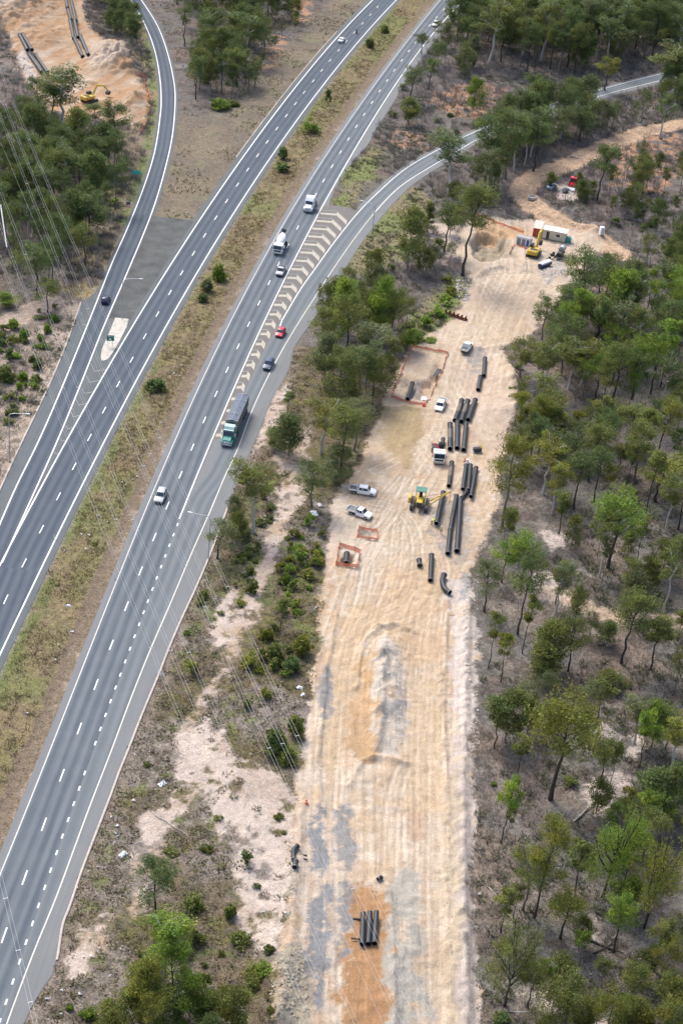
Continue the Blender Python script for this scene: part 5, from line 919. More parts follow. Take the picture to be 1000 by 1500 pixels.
# ---- trucks
def truck_cab_over(root, col, w=2.4, h=2.7, x0=0., ln=1.9):
    mb = MB(); mb.prism([(x0, .55), (x0+.02, 1.5), (x0-.22, h-.15), (x0-.4, h), (x0-ln, h), (x0-ln, .55)], -w/2, w/2); mk("cab", mb, col, root)
    mb = MB(); quad_panel(mb, [(x0+.01, -w*.45, 1.55), (x0+.01, w*.45, 1.55), (x0-.2, w*.43, h-.28), (x0-.2, -w*.43, h-.28)], .02); mk("windscreen", mb, GLASS, root)
    for s in (-1, 1):
        mb = MB(); mb.box((x0-.85, s*(w/2+.004), 1.95), (.95, .03, .7)); mk("side_window", mb, GLASS, root)
        mb = MB(); mb.box((x0+.02, s*w*.38, .78), (.06, .34, .2)); mk("headlight", mb, LAMP, root); mb = MB(); mb.box((x0-.1, s*(w/2+.2), 1.9), (.1, .18, .45)); mk("mirror", mb, DARK, root)
    mb = MB(); mb.box((x0+.02, 0, 1.12), (.06, w*.72, .42)); mk("grille", mb, DARK, root); mb = MB(); mb.box((x0+.03, 0, .55), (.16, w, .3)); mk("bumper", mb, mat("cream_bumper", (.6, .55, .42), .5), root)
def truck_bonnet(root, col, trim, x0=0., w=2.45, sleeper=1.3, roof=None):
    mb = MB(); mb.prism([(x0, .7), (x0, 1.45), (x0-.15, 1.58), (x0-1.5, 1.85), (x0-1.5, .7)], -.82, .82); mk("bonnet", mb, col, root)
    mb = MB(); mb.prism([(x0-1.45, .7), (x0-1.45, 1.85), (x0-1.8, 2.75), (x0-2.0, 2.85), (x0-2.9, 2.9), (x0-2.9, .7)], -w/2*.92, w/2*.92); mk("cab", mb, col, root)
    mb = MB(); mb.box((x0-2.9-sleeper/2, 0, 1.95), (sleeper, w, 2.3), 0, .1); mk("sleeper", mb, col, root)
    mb = MB(); mb.prism([(x0-1.9, 2.86), (x0-2.5, 3.5), (x0-2.9-sleeper*.6, 3.62), (x0-2.9-sleeper*.6, 2.86)], -w/2*.86, w/2*.86); mk("roof_deflector", mb, roof or col, root)
    mb = MB(); quad_panel(mb, [(x0-1.44, -w*.4, 1.93), (x0-1.44, w*.4, 1.93), (x0-1.77, w*.38, 2.66), (x0-1.77, -w*.38, 2.66)], .03); mk("windscreen", mb, GLASS, root)
    mb = MB(); mb.box((x0+.03, 0, 1.1), (.08, 1.3, .62)); mk("grille", mb, trim, root); mb = MB(); mb.box((x0+.14, 0, .62), (.22, 2.4, .36), 0, .08); mk("bumper", mb, trim, root)
    mb = MB(); mb.tube([(x0+.3, -1.05, .6), (x0+.32, -1.0, 1.25), (x0+.32, 1.0, 1.25), (x0+.3, 1.05, .6)], .05); mk("bull_bar", mb, trim, root)
    for s in (-1, 1):
        mb = MB(); mb.prism([(x0+.05, .75), (x0, 1.2), (x0-1.35, 1.3), (x0-1.45, .75)], s*.8, s*1.2); mk("mudguard", mb, col, root); mb = MB(); mb.box((x0+.06, s*.98, 1.05), (.06, .26, .2)); mk("headlight", mb, LAMP, root)
        mb = MB(); mb.box((x0-2.2, s*w*.463, 2.2), (.85, .03, .65)); mk("side_window", mb, GLASS, root); mb = MB(); mb.box((x0-1.6, s*(w/2+.15), 2.2), (.12, .2, .6)); mk("mirror", mb, trim, root)
        mb = MB(); mb.tube([(x0-2.98, s*1.3, 1.2), (x0-2.98, s*1.3, 3.6)], .09, 10); mk("exhaust_stack", mb, trim, root); mb = MB(); mb.lathe([(0, .02), (0, .32), (1.3, .32), (1.3, .02)], (x0-3.9, s*.95, .75), (x0-2, s*.95, .75), 14); mk("fuel_tank", mb, trim, root)
def chassis(root, x0, x1, zz=.85, w=.9): mb = MB(); mb.box(((x0+x1)/2, 0, zz), (abs(x0-x1), w, .26)); mk("chassis_rail", mb, DARK, root)
def axles(root, xs, y, r=.5, w=.3, dual=False):
    for x in xs:
        for s in (-1, 1): wheel(root, x, s*y, r, w if not dual else .56)
CHROME = mat("chrome_trim", (.62, .63, .64), .25, .9, .05); TEAL = paint("truck_green", (.02, .20, .17))
px_ = (331,655); x, y = at(*px_); rz = heading(rampR, y, False)
t = thing("semi_trailer", "green bonneted semi-trailer with long grey tipper trailer and blue-grey tarp on the merge lane", "truck", (x, y, .007), rz, G_NEAR)
truck_bonnet(t, TEAL, CHROME, 0, 2.45, 1.0, paint("green_white", (.35, .52, .48))); chassis(t, -.6, -6.9); axles(t, (-.8,), 1.05); axles(t, (-5.2, -6.5), .98, .5, .3, True)
mb = MB(); mb.box((-1.98, 0, 2.93), (.25, 2.1, .1)); mk("white_visor", mb, WHITE, t)
GREY_T = mat("trailer_panels", (.24, .245, .25), .5, .3, .12, 1); TARP = mat("blue_grey_tarp", (.095, .120, .165), .7, 0, .18, 1.5, .3)
mb = MB(); X0, X1, HW = -4.6, -16.6, 1.25
for s in (-1, 1): mb.box(((X0+X1)/2, s*(HW-.04), 2.55), (X0-X1, .08, 2.5))
mb.box((X0-.04, 0, 2.55), (.08, 2.4, 2.5)); mb.box((X1+.04, 0, 2.55), (.08, 2.4, 2.5)); mb.box(((X0+X1)/2, 0, 1.28), (X0-X1-.2, 2.38, .1)); mk("tipper_body", mb, GREY_T, t)
for s in (-1, 1):
    mb = MB()
    for k in range(13): mb.box((X0-.5-k*.92, s*(HW+.035), 2.45), (.1, .08, 2.2))
    mk("side_ribs", mb, GREY_T, t)
mb = MB(); n = 26; vs = []; fs = []
for i in range(n+1):
    xx = X0-.08+(X1-X0+.16)*i/n
    for j, yy in enumerate((-1.2, -.6, 0, .6, 1.2)): vs.append((xx, yy, 3.74+(.22 if j == 2 else .12 if j in (1, 3) else 0)-.05*abs(math.sin(i*math.pi*4/n))*(0 if j in (0, 4) else 0)-.09*math.sin((i % 6.5)/6.5*math.pi)*(j in (1, 3))))
fs = [(i*5+j, i*5+j+1, i*5+j+6, i*5+j+5) for i in range(n) for j in range(4)]; mb.add(vs, fs); mk("tarp", mb, TARP, t, True)
for xx in (X0-.1, X0-3.0, X0-6.0, X0-9.0, X1+.1): mb = MB(); mb.tube([(xx, -1.24, 3.76), (xx, -.6, 3.9), (xx, 0, 3.99), (xx, .6, 3.9), (xx, 1.24, 3.76)], .05, 6); mk("tarp_bow", mb, mat("tarp_bow_grey", (.45, .46, .48), .6), t)
mb = MB(); mb.tube([(X0-.1, 0, 4.02), (X1+.1, 0, 4.02)], .035, 6); mk("tarp_ridge", mb, MATS["tarp_bow_grey"], t)
mb = MB(); mb.box((X0+.14, 0, 2.4), (.18, 1.1, 2.0), 0, .04); mk("hoist_housing", mb, DARK, t)
chassis(t, -6, -16.4, 1.1, 1.0); axles(t, (-13.0, -14.3, -15.6), .98, .5, .3, True)
for s in (-1, 1): mb = MB(); mb.box((-16.62, s*.9, 1.0), (.06, .4, .15)); mk("tail_light", mb, RED_L, t)
# concrete mixer
px_ = (405.5,373.5); x, y = at(*px_); t = thing("concrete_mixer", "white concrete mixer truck with black grille and pear-shaped drum", "truck", (x, y, .007), on_road(rDA, px_), G_NEAR)
truck_cab_over(t, WHITE); chassis(t, -.4, -8.6); axles(t, (-1.1,), 1.0); axles(t, (-5.8, -7.1), .95, .5, .3, True)
mb = MB(); mb.lathe([(0, .1), (.02, .7), (.5, 1.0), (2.2, 1.18), (3.0, 1.1), (4.6, .55), (4.7, .42)], (-2.6, 0, 2.05), (-7.4, 0, 2.95), 20); mk("drum", mb, WHITE, t, True)
mb = MB(); mb.lathe([(0, .3), (.9, .75), (.92, .7), (.05, .2)], (-7.6, 0, 3.0), (-7.8, 0, 4.0), 14); mk("hopper", mb, DARK, t); mb = MB(); mb.tube([(-7.6, .3, 2.6), (-8.4, .7, 1.7)], .16, 8); mk("chute", mb, STEEL, t)
mb = MB(); mb.box((-3.2, 1.05, 1.2), (.9, .4, .7)); mb.box((-3.2, -1.05, 1.2), (.9, .4, .7)); mk("side_tank", mb, WHITE, t)
mb = MB(); mb.box((-7.2, 0, 1.6), (.3, 1.6, 1.2)); mk("drum_pedestal", mb, DARK, t)
# white bonneted truck
px_ = (450,311.5); x, y = at(*px_); t = thing("prime_mover", "white bonneted truck without trailer, behind the concrete mixer on the near carriageway", "truck", (x, y, .007), on_road(rDA, px_), G_NEAR)
truck_bonnet(t, WHITE, CHROME, 0, 2.5, 1.5); chassis(t, -.6, -7.2); axles(t, (-.8,), 1.05); axles(t, (-5.4, -6.7), .98, .5, .3, True); mb = MB(); mb.box((-6.0, 0, 1.1), (1.2, 1.0, .12)); mk("turntable", mb, DARK, t)
# crane truck on the site
px_ = (642,681); x, y = at(*px_); t = thing("crane_truck", "white cab-over truck with red loader crane parked between the pipe rows", "truck", (x, y, gz(x, y)), head_px((639.5,655), (642.5,681)), "machines on the earthworks")
truck_cab_over(t, WHITE, 2.4, 2.75); chassis(t, -.4, -6.9); axles(t, (-1.1,), 1.0); axles(t, (-5.3,), .95, .5, .3, True)
mb = MB(); mb.box((-4.9, 0, 1.12), (3.9, 2.35, .12)); mk("deck", mb, DARK, t)
CR = paint("crane_red", (.42, .03, .035)); mb = MB(); mb.box((-2.4, 0, 1.7), (.5, .7, 1.3)); mk("crane_column", mb, CR, t); mb = MB(); mb.tube([(-2.4, 0, 2.4), (-3.4, -.9, 3.0), (-5.2, -.7, 2.2)], .17, 6); mk("crane_boom", mb, CR, t); mb = MB(); mb.box((-2.4, -1.1, 1.2), (.3, .3, .9)); mb.box((-2.4, 1.1, 1.2), (.3, .3, .9)); mk("outrigger", mb, CR, t)
mb = MB(); mb.lathe([(-.45, .2), (-.45, .85), (-.2, .9), (.2, .9), (.45, .85), (.45, .2)], (-4.6, .55, 1.9), (-4.6, 1.5, 1.9), 16); mk("hose_reel", mb, RUBBER, t)
# motorbike and rider
def person(label, px, rz, top, trousers, pose="stand", hat=(.75, .7, .1), z=None, loc=None, group=None):
    x, y = at(*px) if loc is None else loc; zz = gz(x, y) if z is None else z; import bmesh
    me = bpy.data.meshes.new("person"); J = {"stand": dict(pel=(0,0,.95), che=(.03,0,1.3), nec=(.03,0,1.5), hea=(.05,0,1.64), top=(.05,0,1.76), k=[(.06,.12,.5),(-.02,-.12,.5)], f=[(0,.13,.06),(-.05,-.13,.06)], t=[(.16,.14,.03),(.11,-.14,.03)], s=.2, e=[(.06,.28,1.16),(.1,-.27,1.15)], h=[(.22,.24,.98),(.26,-.2,1.0)]),
      "bend": dict(pel=(-.1,0,.86), che=(.22,0,1.08), nec=(.38,0,1.2), hea=(.5,0,1.25), top=(.6,0,1.3), k=[(.1,.12,.46),(.02,-.12,.46)], f=[(-.02,.13,.06),(-.08,-.13,.06)], t=[(.14,.14,.03),(.08,-.14,.03)], s=.2, e=[(.4,.26,.9),(.4,-.26,.9)], h=[(.55,.18,.68),(.55,-.18,.68)]),
      "ride": dict(pel=(-.25,0,.86), che=(-.02,0,1.2), nec=(.05,0,1.4), hea=(.09,0,1.54), top=(.1,0,1.68), k=[(.2,.24,.68),(.2,-.24,.68)], f=[(.02,.24,.3),(.02,-.24,.3)], t=[(.18,.25,.26),(.18,-.25,.26)], s=.2, e=[(.2,.32,1.12),(.2,-.32,1.12)], h=[(.45,.34,1.02),(.45,-.34,1.02)])}[pose]
    V = [J["pel"], J["che"], J["nec"], J["hea"], J["top"]]; E = [(0, 1), (1, 2), (2, 3), (3, 4)]; R = [.15, .155, .065, .105, .075]
    for i, s in enumerate((1, -1)):
        k = len(V); V += [(J["pel"][0], s*.11, J["pel"][2]-.08), J["k"][i], J["f"][i], J["t"][i]]; E += [(0, k), (k, k+1), (k+1, k+2), (k+2, k+3)]; R += [.1, .07, .05, .045]
        k = len(V); c = J["che"]; V += [(c[0]+.02, s*J["s"], c[2]+.11), J["e"][i], J["h"][i]]; E += [(1, k), (k, k+1), (k+1, k+2)]; R += [.07, .05, .04]
    me.from_pydata(V, E, []); o = bpy.data.objects.new("person", me); COL.objects.link(o); o.location = (x, y, zz); o.rotation_euler = (0, 0, rz)
    sk = o.modifiers.new("skin", 'SKIN')
    for i, r in enumerate(R): me.skin_vertices[0].data[i].radius = (r, r)
    me.skin_vertices[0].data[0].use_root = True; ss_ = o.modifiers.new("smooth", 'SUBSURF'); ss_.levels = 1; ss_.render_levels = 1
    m = bpy.data.materials.get("clothes_"+label[:12])
    m = mat("clothes_"+label[:14], trousers, .85); t_ = m.node_tree; g = t_.nodes.new("ShaderNodeTexCoord"); sx = t_.nodes.new("ShaderNodeSeparateXYZ"); rp = t_.nodes.new("ShaderNodeValToRGB"); rp.color_ramp.interpolation = 'CONSTANT'
    rp.color_ramp.elements[0].color = (*trousers, 1); rp.color_ramp.elements[1].position = (J["pel"][2]+.02)/2; rp.color_ramp.elements[1].color = (*top, 1); e = rp.color_ramp.elements.new((J["nec"][2]+.01)/2); e.color = (.42, .27, .2, 1); e = rp.color_ramp.elements.new(min((J["hea"][2]+.02)/2, .99)); e.color = (*hat, 1)
    ml = t_.nodes.new("ShaderNodeMath"); ml.operation = 'MULTIPLY'; ml.inputs[1].default_value = .5; t_.links.new(g.outputs["Object"], sx.inputs[0]); t_.links.new(sx.outputs[2], ml.inputs[0]); t_.links.new(ml.outputs[0], rp.inputs[0]); t_.links.new(rp.outputs[0], t_.nodes["Principled BSDF"].inputs["Base Color"])
    me.materials.append(m); tag(o, label, "person", group)
    mb = MB(); h = Vector(J["hea"]); mb.lathe([(0, .16), (.03, .125), (.1, .11), (.145, .06), (.155, .01)], h+Vector((.01, 0, .03)), h+Vector((.01, 0, 1)), 12); mk("helmet", mb, mat("helmet_%d" % int(hat[0]*100), hat, .4), o, True)
    mb = MB(); mb.box(h+Vector((.1, 0, -.02)), (.03, .04, .04), 0, .01); mk("nose", mb, mat("skin", (.42, .27, .2), .6), o)
    return o
px_ = (522,48.5); x, y = at(*px_); rz = heading(lL, y, True); t = thing("motorbike", "dark motorbike on the far carriageway beside the white car", "motorbike", (x, y, .008), rz, G_FAR)
for xx in (.7, -.7):
    mb = MB(); mb.lathe([(-.07, .2), (-.07, .28), (0, .32), (.07, .28), (.07, .2)], (xx, 0, .32), (xx, 1, .32), 18); mk("wheel", mb, RUBBER, t, True)
mb = MB(); mb.box((-.05, 0, .52), (.75, .3, .36), 0, .08); mk("engine", mb, DARK, t); mb = MB(); mb.box((.12, 0, .83), (.5, .3, .26), 0, .1); mk("fuel_tank", mb, NAVY, t); mb = MB(); mb.box((-.5, 0, .8), (.75, .28, .12), 0, .05); mk("seat", mb, RUBBER, t)
mb = MB(); mb.tube([(.42, -.36, 1.02), (.5, 0, .98), (.42, .36, 1.02)], .02, 6); mb.tube([(.5, 0, .98), (.7, 0, .32)], .035, 6); mk("handlebar", mb, STEEL, t); mb = MB(); mb.box((.66, 0, .88), (.14, .22, .2), 0, .06); mk("headlight", mb, LAMP, t)
person("motorcyclist in dark leathers and black helmet riding on the far carriageway", px_, rz, (.03, .03, .035), (.03, .03, .04), "ride", (.03, .03, .035), .008, (x, y))
# ================================================================== EARTH-MOVING MACHINES
def tracks(root, gx, gy, w, h):
    for s in (-1, 1):
        mb = MB(); n = 10; prof = [(gx/2-h/2+h/2*math.cos(a), h/2+h/2*math.sin(a)) for a in np.linspace(-math.pi/2, math.pi/2, n)]+[(-gx/2+h/2+h/2*math.cos(a), h/2+h/2*math.sin(a)) for a in np.linspace(math.pi/2, 3*math.pi/2, n)]
        mb.prism(prof, s*gy-w/2, s*gy+w/2); mk("track", mb, DARK, root)
def excavator(label, px, rz, boom, stick, dipper_x, group):
    x, y = at(*px); t = thing("excavator", label, "excavator", (x, y, gz(x, y)), rz, group); tracks(t, 4.4, 1.35, .6, .95)
    mb = MB(); mb.box((0, 0, .75), (2.2, 2.2, .4)); mk("undercarriage", mb, DARK, t)
    mb = MB(); mb.box((-.7, 0, 1.65), (3.6, 2.8, 1.0), 0, .15); mk("house", mb, YELLOW, t); mb = MB(); mb.box((-2.35, 0, 1.6), (.9, 2.8, 1.25), 0, .3); mk("counterweight", mb, YELLOW, t)
    mb = MB(); mb.box((-1.4, -.1, 2.2), (1.3, 1.9, .14), 0, .04); mk("engine_cover", mb, DARK, t)
    mb = MB(); mb.box((.55, .9, 2.1), (1.5, 1.0, 1.8), 0, .12); cb = mk("cab", mb, DARK, t); mb = MB(); mb.box((.56, .9, 2.35), (1.53, 1.03, .95), 0, .06); mk("window", mb, GLASS, cb)
    mb = MB(); mb.tube(boom, [.3, .36, .24] if len(boom) == 3 else .28, 6); mk("boom", mb, YELLOW, t); mb = MB(); mb.tube(stick, [.26, .17], 6); mk("stick", mb, YELLOW, t)
    mb = MB(); b0, b1 = Vector(boom[0]), Vector(boom[1]); mb.tube([b0+Vector((.5, .3, -.2)), b0.lerp(b1, .8)+Vector((0, .3, 0))], .08, 6); mb.tube([b0+Vector((.5, -.3, -.2)), b0.lerp(b1, .8)+Vector((0, -.3, 0))], .08, 6); mk("hydraulic_ram", mb, CHROME, t)
    e = Vector(stick[1]); mb = MB(); mb.prism([(e.x+.3, e.z+.2), (e.x+.55, e.z-.5), (e.x+.1, e.z-1.1), (e.x-.7, e.z-1.0), (e.x-.35, e.z-.2)], e.y-.65, e.y+.65); mk("bucket", mb, DARK, t); return t
excavator("yellow excavator with raised boom beside the red container and site office", (781,374), head_px((781,376), (796,354)), [(.6, -.2, 1.9), (3.2, -.2, 5.2), (5.6, -.2, 5.6)], [(5.6, -.2, 5.6), (5.2, -.2, 2.2)], 5, "excavators")
excavator("yellow excavator reaching out with its dark bucket in the borrow pit", (131,149), head_px((131,147), (166,138)), [(.6, -.2, 1.9), (2.8, -.2, 4.6), (5.6, -.2, 4.0)], [(5.6, -.2, 4.0), (7.4, -.2, 2.0)], 7, "excavators")
px_ = (614,740); x, y = at(*px_); t = thing("pipelayer", "yellow sideboom pipelayer with green canopy lifting a black pipe", "pipelayer", (x, y, gz(x, y)), head_px((617,728), (613,750)), "machines on the earthworks"); t.scale = (1.15, 1.15, 1.15); tracks(t, 3.9, 1.25, .6, 1.15)
mb = MB(); mb.box((.75, 0, 1.45), (1.9, 1.1, 1.0), 0, .12); mk("engine_hood", mb, YELLOW, t); mb = MB(); mb.box((1.74, 0, 1.4), (.1, 1.0, 1.0)); mk("radiator_guard", mb, DARK, t); mb = MB(); mb.box((-.8, 0, 1.2), (1.5, 1.7, .9), 0, .1); mk("body", mb, YELLOW, t)
mb = MB(); mb.box((-.9, 0, 3.05), (1.7, 1.9, .12), 0, .04); mk("canopy", mb, mat("canopy_green", (.06, .19, .15), .6), t)
for sx in (-1.6, -.2):
    for sy in (-.8, .8): mb = MB(); mb.tube([(sx, sy, 1.6), (sx, sy, 3.0)], .05, 6); mk("canopy_post", mb, YELLOW, t)
mb = MB(); mb.box((-.1, -1.75, 1.5), (1.6, .5, 1.1), 0, .08); mk("counterweight", mb, YELLOW, t); mb = MB(); mb.box((-.9, 0, 1.75), (.6, .55, .2), 0, .06); mb.box((-1.2, 0, 2.1), (.15, .55, .6), 0, .05); mk("seat", mb, RUBBER, t)
mb = MB(); mb.tube([(.7, 1.45, .9), (-.3, 5.0, 3.9)], .11, 6); mb.tube([(-.9, 1.45, .9), (-.3, 5.0, 3.9)], .11, 6); mb.tube([(.35, 2.6, 1.95), (-.7, 2.6, 1.95)], .07, 6); mk("boom", mb, YELLOW, t)
mb = MB(); mb.tube([(-.3, 5.0, 3.9), (-.3, 5.0, 1.9)], .03, 5); mb.tube([(-.3, 5.0, 3.9), (-.3, .6, 2.0)], .025, 5); mk("hoist_cable", mb, DARK, t); mb = MB(); mb.box((-.3, 5.0, 1.75), (.25, .25, .4), 0, .06); mk("hook_block", mb, YELLOW, t)
# ================================================================== PIPES
PIPE = mat("black_pipe_coating", (.022, .027, .035), .5, 0, .3, 3, 0, .4); PIPE_S = mat("dusty_pipe_coating", (.12, .11, .10), .7, 0, .4, 2); FLANGE = mat("flange_steel", (.17, .18, .19), .5, .3, .3, 5); BORE = mat("pipe_lining", (.16, .155, .15), .8, 0, .2)
def pipe(label, far, near, r, group, z0=0., dusty=False, lift=0., flange=True):
    a, b = at(*far, r), at(*near, r); za = gz(*a)+r+z0; zb = gz(*b)+r+z0+lift; za = zb = max(za, zb) if not lift else zb; A, B = Vector((*a, za)), Vector((*b, zb)); mid = (A+B)/2
    t = thing("steel_pipe", label, "pipe", (mid.x, mid.y, mid.z-r), 0, group); o = Vector((0, 0, r)); d = (B-A)/2; ln = d.length*2; dd = d.normalized()
    mb = MB(); mb.lathe([(0, r*.86), (0, r), (ln, r), (ln, r*.86), (ln*.5, r*.84), (0, r*.86)], o-d, o, 20); mk("pipe_shell", mb, PIPE, t, True)
    if dusty: mb = MB(); mb.lathe([(ln*.25, r*1.004), (ln*.62, r*1.004)], o-d, o, 20); mk("dust_band", mb, PIPE_S, t, True)
    if flange:
        for s in (-1, 1):
            mb = MB(); c = o+d*s; mb.lathe([(-.02, r*.85), (-.02, r*1.16), (.1, r*1.16), (.1, r)], c, c-dd*s, 20); mk("end_flange", mb, FLANGE, t)
    return t
GP = "black pipes laid out along the strip"
for lab, f, n_, r, kw in [("black pipe, left of the upper group of three beside the haul track",(676.3,586),(666.4,615.5),.52,{"dusty":1}),("black pipe, middle of the upper group of three beside the haul track",(684.9,587),(675.5,617.5),.52,{"dusty":1}),("black pipe, right of the upper group of three beside the haul track",(695.8,586),(685.4,615),.52,{}),
  ("black pipe, left of the second group of three, behind the crane truck",(658.9,621),(658.9,657.5),.52,{"dusty":1}),("black pipe, middle of the second group of three",(669.8,618.5),(669.3,656),.52,{}),("black pipe, right of the second group of three",(682.3,621),(678.9,658.5),.52,{}),("very short black pipe stub beside the crane truck's cab",(648.6,644),(648,653),.42,{}),("lone scuffed black pipe in front of the crane truck",(661.5,677),(657.3,711.5),.45,{"dusty":1}),
  ("narrow black pipe, left of three close together beside the trees",(682.3,682),(677.6,717),.42,{}),("narrow black pipe, middle of three close together beside the trees",(688.8,682),(685.4,718.5),.42,{}),("narrow black pipe, right of three close together beside the trees",(697.1,686),(689.3,728.5),.42,{}),
  ("black pipe hanging from the yellow pipelayer",(649,721.5),(639.1,767),.48,{"lift":.35}),("upper half of the left long pipe string on grey gravel",(668.5,725),(659.6,773.5),.44,{}),("lower half of the left long pipe string on grey gravel",(659.2,775),(656,809.5),.46,{}),("right-hand long black pipe ending on the grey gravel",(674.5,730),(669.3,805.5),.52,{}),
  ("lone black pipe beside the bent pipe, lowest straight pipe of the work area",(632.1,812),(630.3,849),.46,{}),("farther of the two short black pipes end to end near the grey gravel",(709.9,525),(708,550.5),.48,{}),("nearer of the two short black pipes end to end near the grey gravel",(703.7,551),(700.3,570),.48,{})]: pipe(lab, f, n_, r, GP, **kw)
GB = "three pipes on orange clay"
for lab, f, n_ in [("black pipe on the orange clay, left of the three on timber bearers",(531.6,1341),(529.6,1387)),("black pipe on the orange clay, middle of the three on timber bearers",(541.2,1340),(538.9,1386.5)),("black pipe on the orange clay, right of the three on timber bearers",(550.4,1340.5),(547.6,1387))]: pipe(lab, f, n_, .40, GB, .16, flange=False)
for (p, q, lab) in (((516.5,1347),(550,1350),"dark timber bearer under the far ends of the three pipes"), ((513.5,1379.5),(549,1383),"dark timber bearer under the near ends of the three pipes")):
    a, b = at(*p), at(*q); mb = MB(); L_ = math.hypot(b[0]-a[0], b[1]-a[1]); mb.box((0, 0, 0), (L_, .24, .2), 0, .03); o = mk("timber_bearer", mb, mat("dark_timber", (.045, .038, .032), .85, 0, .3, 4), loc=((a[0]+b[0])/2, (a[1]+b[1])/2, max(gz(*a), gz(*b))+.09)); o.rotation_euler = (0, 0, math.atan2(b[1]-a[1], b[0]-a[0])); tag(o, lab, "timber", "timber bearers")
GT = "pipes in the borrow pit"
for lab, f, n_ in [("pipe at the top edge of the left string in the borrow pit",(93,-14),(99,15)),("left string pipe second from the top in the borrow pit",(99.5,16),(104,31)),("right string pipe at the top of the borrow pit",(104,2),(111.3,33)),("left string middle pipe above the fork in the borrow pit",(102.7,33),(107.9,59.5)),("right string middle pipe above the fork in the borrow pit",(109.2,33),(114.4,58.5)),("left lower pipe of the forked pair in the borrow pit",(109.2,60.5),(120.9,87)),("right lower pipe of the forked pair in the borrow pit",(117.5,59),(129.2,87)),
  ("left upper pipe of the four lying beside pale rubble",(28.6,56),(40.3,78.5)),("right upper pipe of the four lying beside pale rubble",(33.3,56),(46.8,79)),("left lower pipe of the four, partly behind the tall gum",(42.9,81),(61.1,107)),("right lower pipe of the four, partly behind the tall gum",(52,81),(69.7,107))]: pipe(lab, f, n_, .55, GT, .0)
def bend(name, label, path, r, group):
    P = [at(*p, r) for p in path]; z = max(gz(*p) for p in P); c = P[len(P)//2]; t = thing(name, label, "pipe fitting", (*c, z), 0, group); Q = smooth_line(np.array(P), 5, 2); Q = [(q[0]-c[0], q[1]-c[1], r) for q in Q]; mb = MB(); mb.tube(Q, r, 18, cap=False); mb.tube(Q, r*.85, 18, cap=False); mk("pipe_shell", mb, PIPE, t, True)
    for e, k in ((Q[0], Q[1]), (Q[-1], Q[-2])):
        mb = MB(); e_, k_ = Vector(e), Vector(k); d = (k_-e_).normalized(); mb.lathe([(-.02, r*.85), (-.02, r*1.2), (.1, r*1.2), (.1, r)], e_, e_+d, 18); mk("end_flange", mb, FLANGE, t)
bend("pipe_bend", "bent black pipe lying alone on the sand below the long strings", [(650.3,842),(647.9,849),(649,858),(653,864),(658.4,868)], .5, "pipe fittings")
bend("pipe_bend", "curved black pipe fitting at the strip edge beside the grey gravel", [(435.5,1244),(430.5,1249),(429,1256),(430,1264)], .36, "pipe fittings")
bend("pipe_stub", "short flanged black stub left of the lone straight pipe", [(613.6,820),(614.2,824),(614.7,828)], .46, "pipe fittings")
bend("pipe_stub", "short flanged stub just below the curved pipe fitting", [(432.5,1268),(431.8,1272),(431,1277)], .40, "pipe fittings")
bend("pipe_bend", "small black elbow between the long string and the narrow pipes", [(683.5,719),(680,724),(676,728)], .4, "pipe fittings")
bend("pipe_stub", "small pale-topped flanged fitting beside the orange clay", [(553,1290),(555.5,1288.5),(558.5,1286.5)], .28, "pipe fittings")
for (p, lab) in (((445.5,1254),"upper of two black rubber rings beside the curved pipe fitting"), ((446.5,1261),"lower of two black rubber rings beside the curved pipe fitting")):
    x, y = at(*p); mb = MB(); mb.tube([(-.38, 0, .08), (-.2, -.08, .1), (.2, -.08, .1), (.38, 0, .08)], .1, 8); tag(mk("rubber_seal", mb, RUBBER, None, True, (x, y, gz(x, y))), lab, "rubber seal", "rubber seals")
# ================================================================== SITE BUILDINGS AND GEAR
def base(name, label, cat, px, rz, group=None, dz=0.): x, y = at(*px); return thing(name, label, cat, (x, y, gz(x, y)+dz), rz, group)
rzO = head_px((797,350), (825,355.5)); CREAM = mat("cream_cladding", (.55, .50, .40), .6, 0, .08, 2)
t = base("site_office", "cream site office cabin with white roof, one dark door and one window", "site office", (811.5,349.5), rzO, None, .1)
mb = MB(); mb.box((0, 0, 1.25), (6.2, 2.6, 2.5)); mk("wall", mb, CREAM, t); mb = MB(); mb.box((0, 0, 2.58), (6.5, 3.0, .16)); mk("roof", mb, WHITE, t); mb = MB(); mb.box((-1.75, -1.31, 1.1), (.85, .05, 2.0)); dr = mk("door", mb, mat("dark_door", (.04, .045, .05), .4), t); mb = MB(); mb.box((-1.45, -1.36, 1.05), (.08, .06, .12)); mk("handle", mb, STEEL, dr)
mb = MB(); mb.box((1.0, -1.31, 1.45), (1.1, .06, .9)); w_ = mk("window", mb, GLASS, t); mb = MB()
for d_, s_ in (((1.0, -1.33, 1.94), (1.25, .08, .08)), ((1.0, -1.33, .96), (1.25, .08, .08)), ((.41, -1.33, 1.45), (.07, .08, .9)), ((1.59, -1.33, 1.45), (.07, .08, .9))): mb.box(d_, s_)
mk("frame", mb, WHITE, w_)
for sx in (-2.6, 2.6):
    for sy in (-1, 1): mb = MB(); mb.box((sx, sy, -.08), (.4, .3, .16)); mk("footing", mb, M_CONC, t)
rzC = head_px((786,350), (791,330)); t = base("shipping_container", "red shipping container with pale roof beside the site office", "container", (787.5,340), rzC)
CRED = mat("container_red", (.36, .05, .03), .55, 0, .2, 2); mb = MB(); mb.box((0, 0, 1.3), (6.0, 2.4, 2.5)); mk("body", mb, CRED, t)
for s in (-1, 1):
    mb = MB()
    for k in range(14): mb.box((-2.7+k*.415, s*1.2, 1.3), (.2, .06, 2.2), 0, .01)
    mk("corrugated_side", mb, CRED, t)
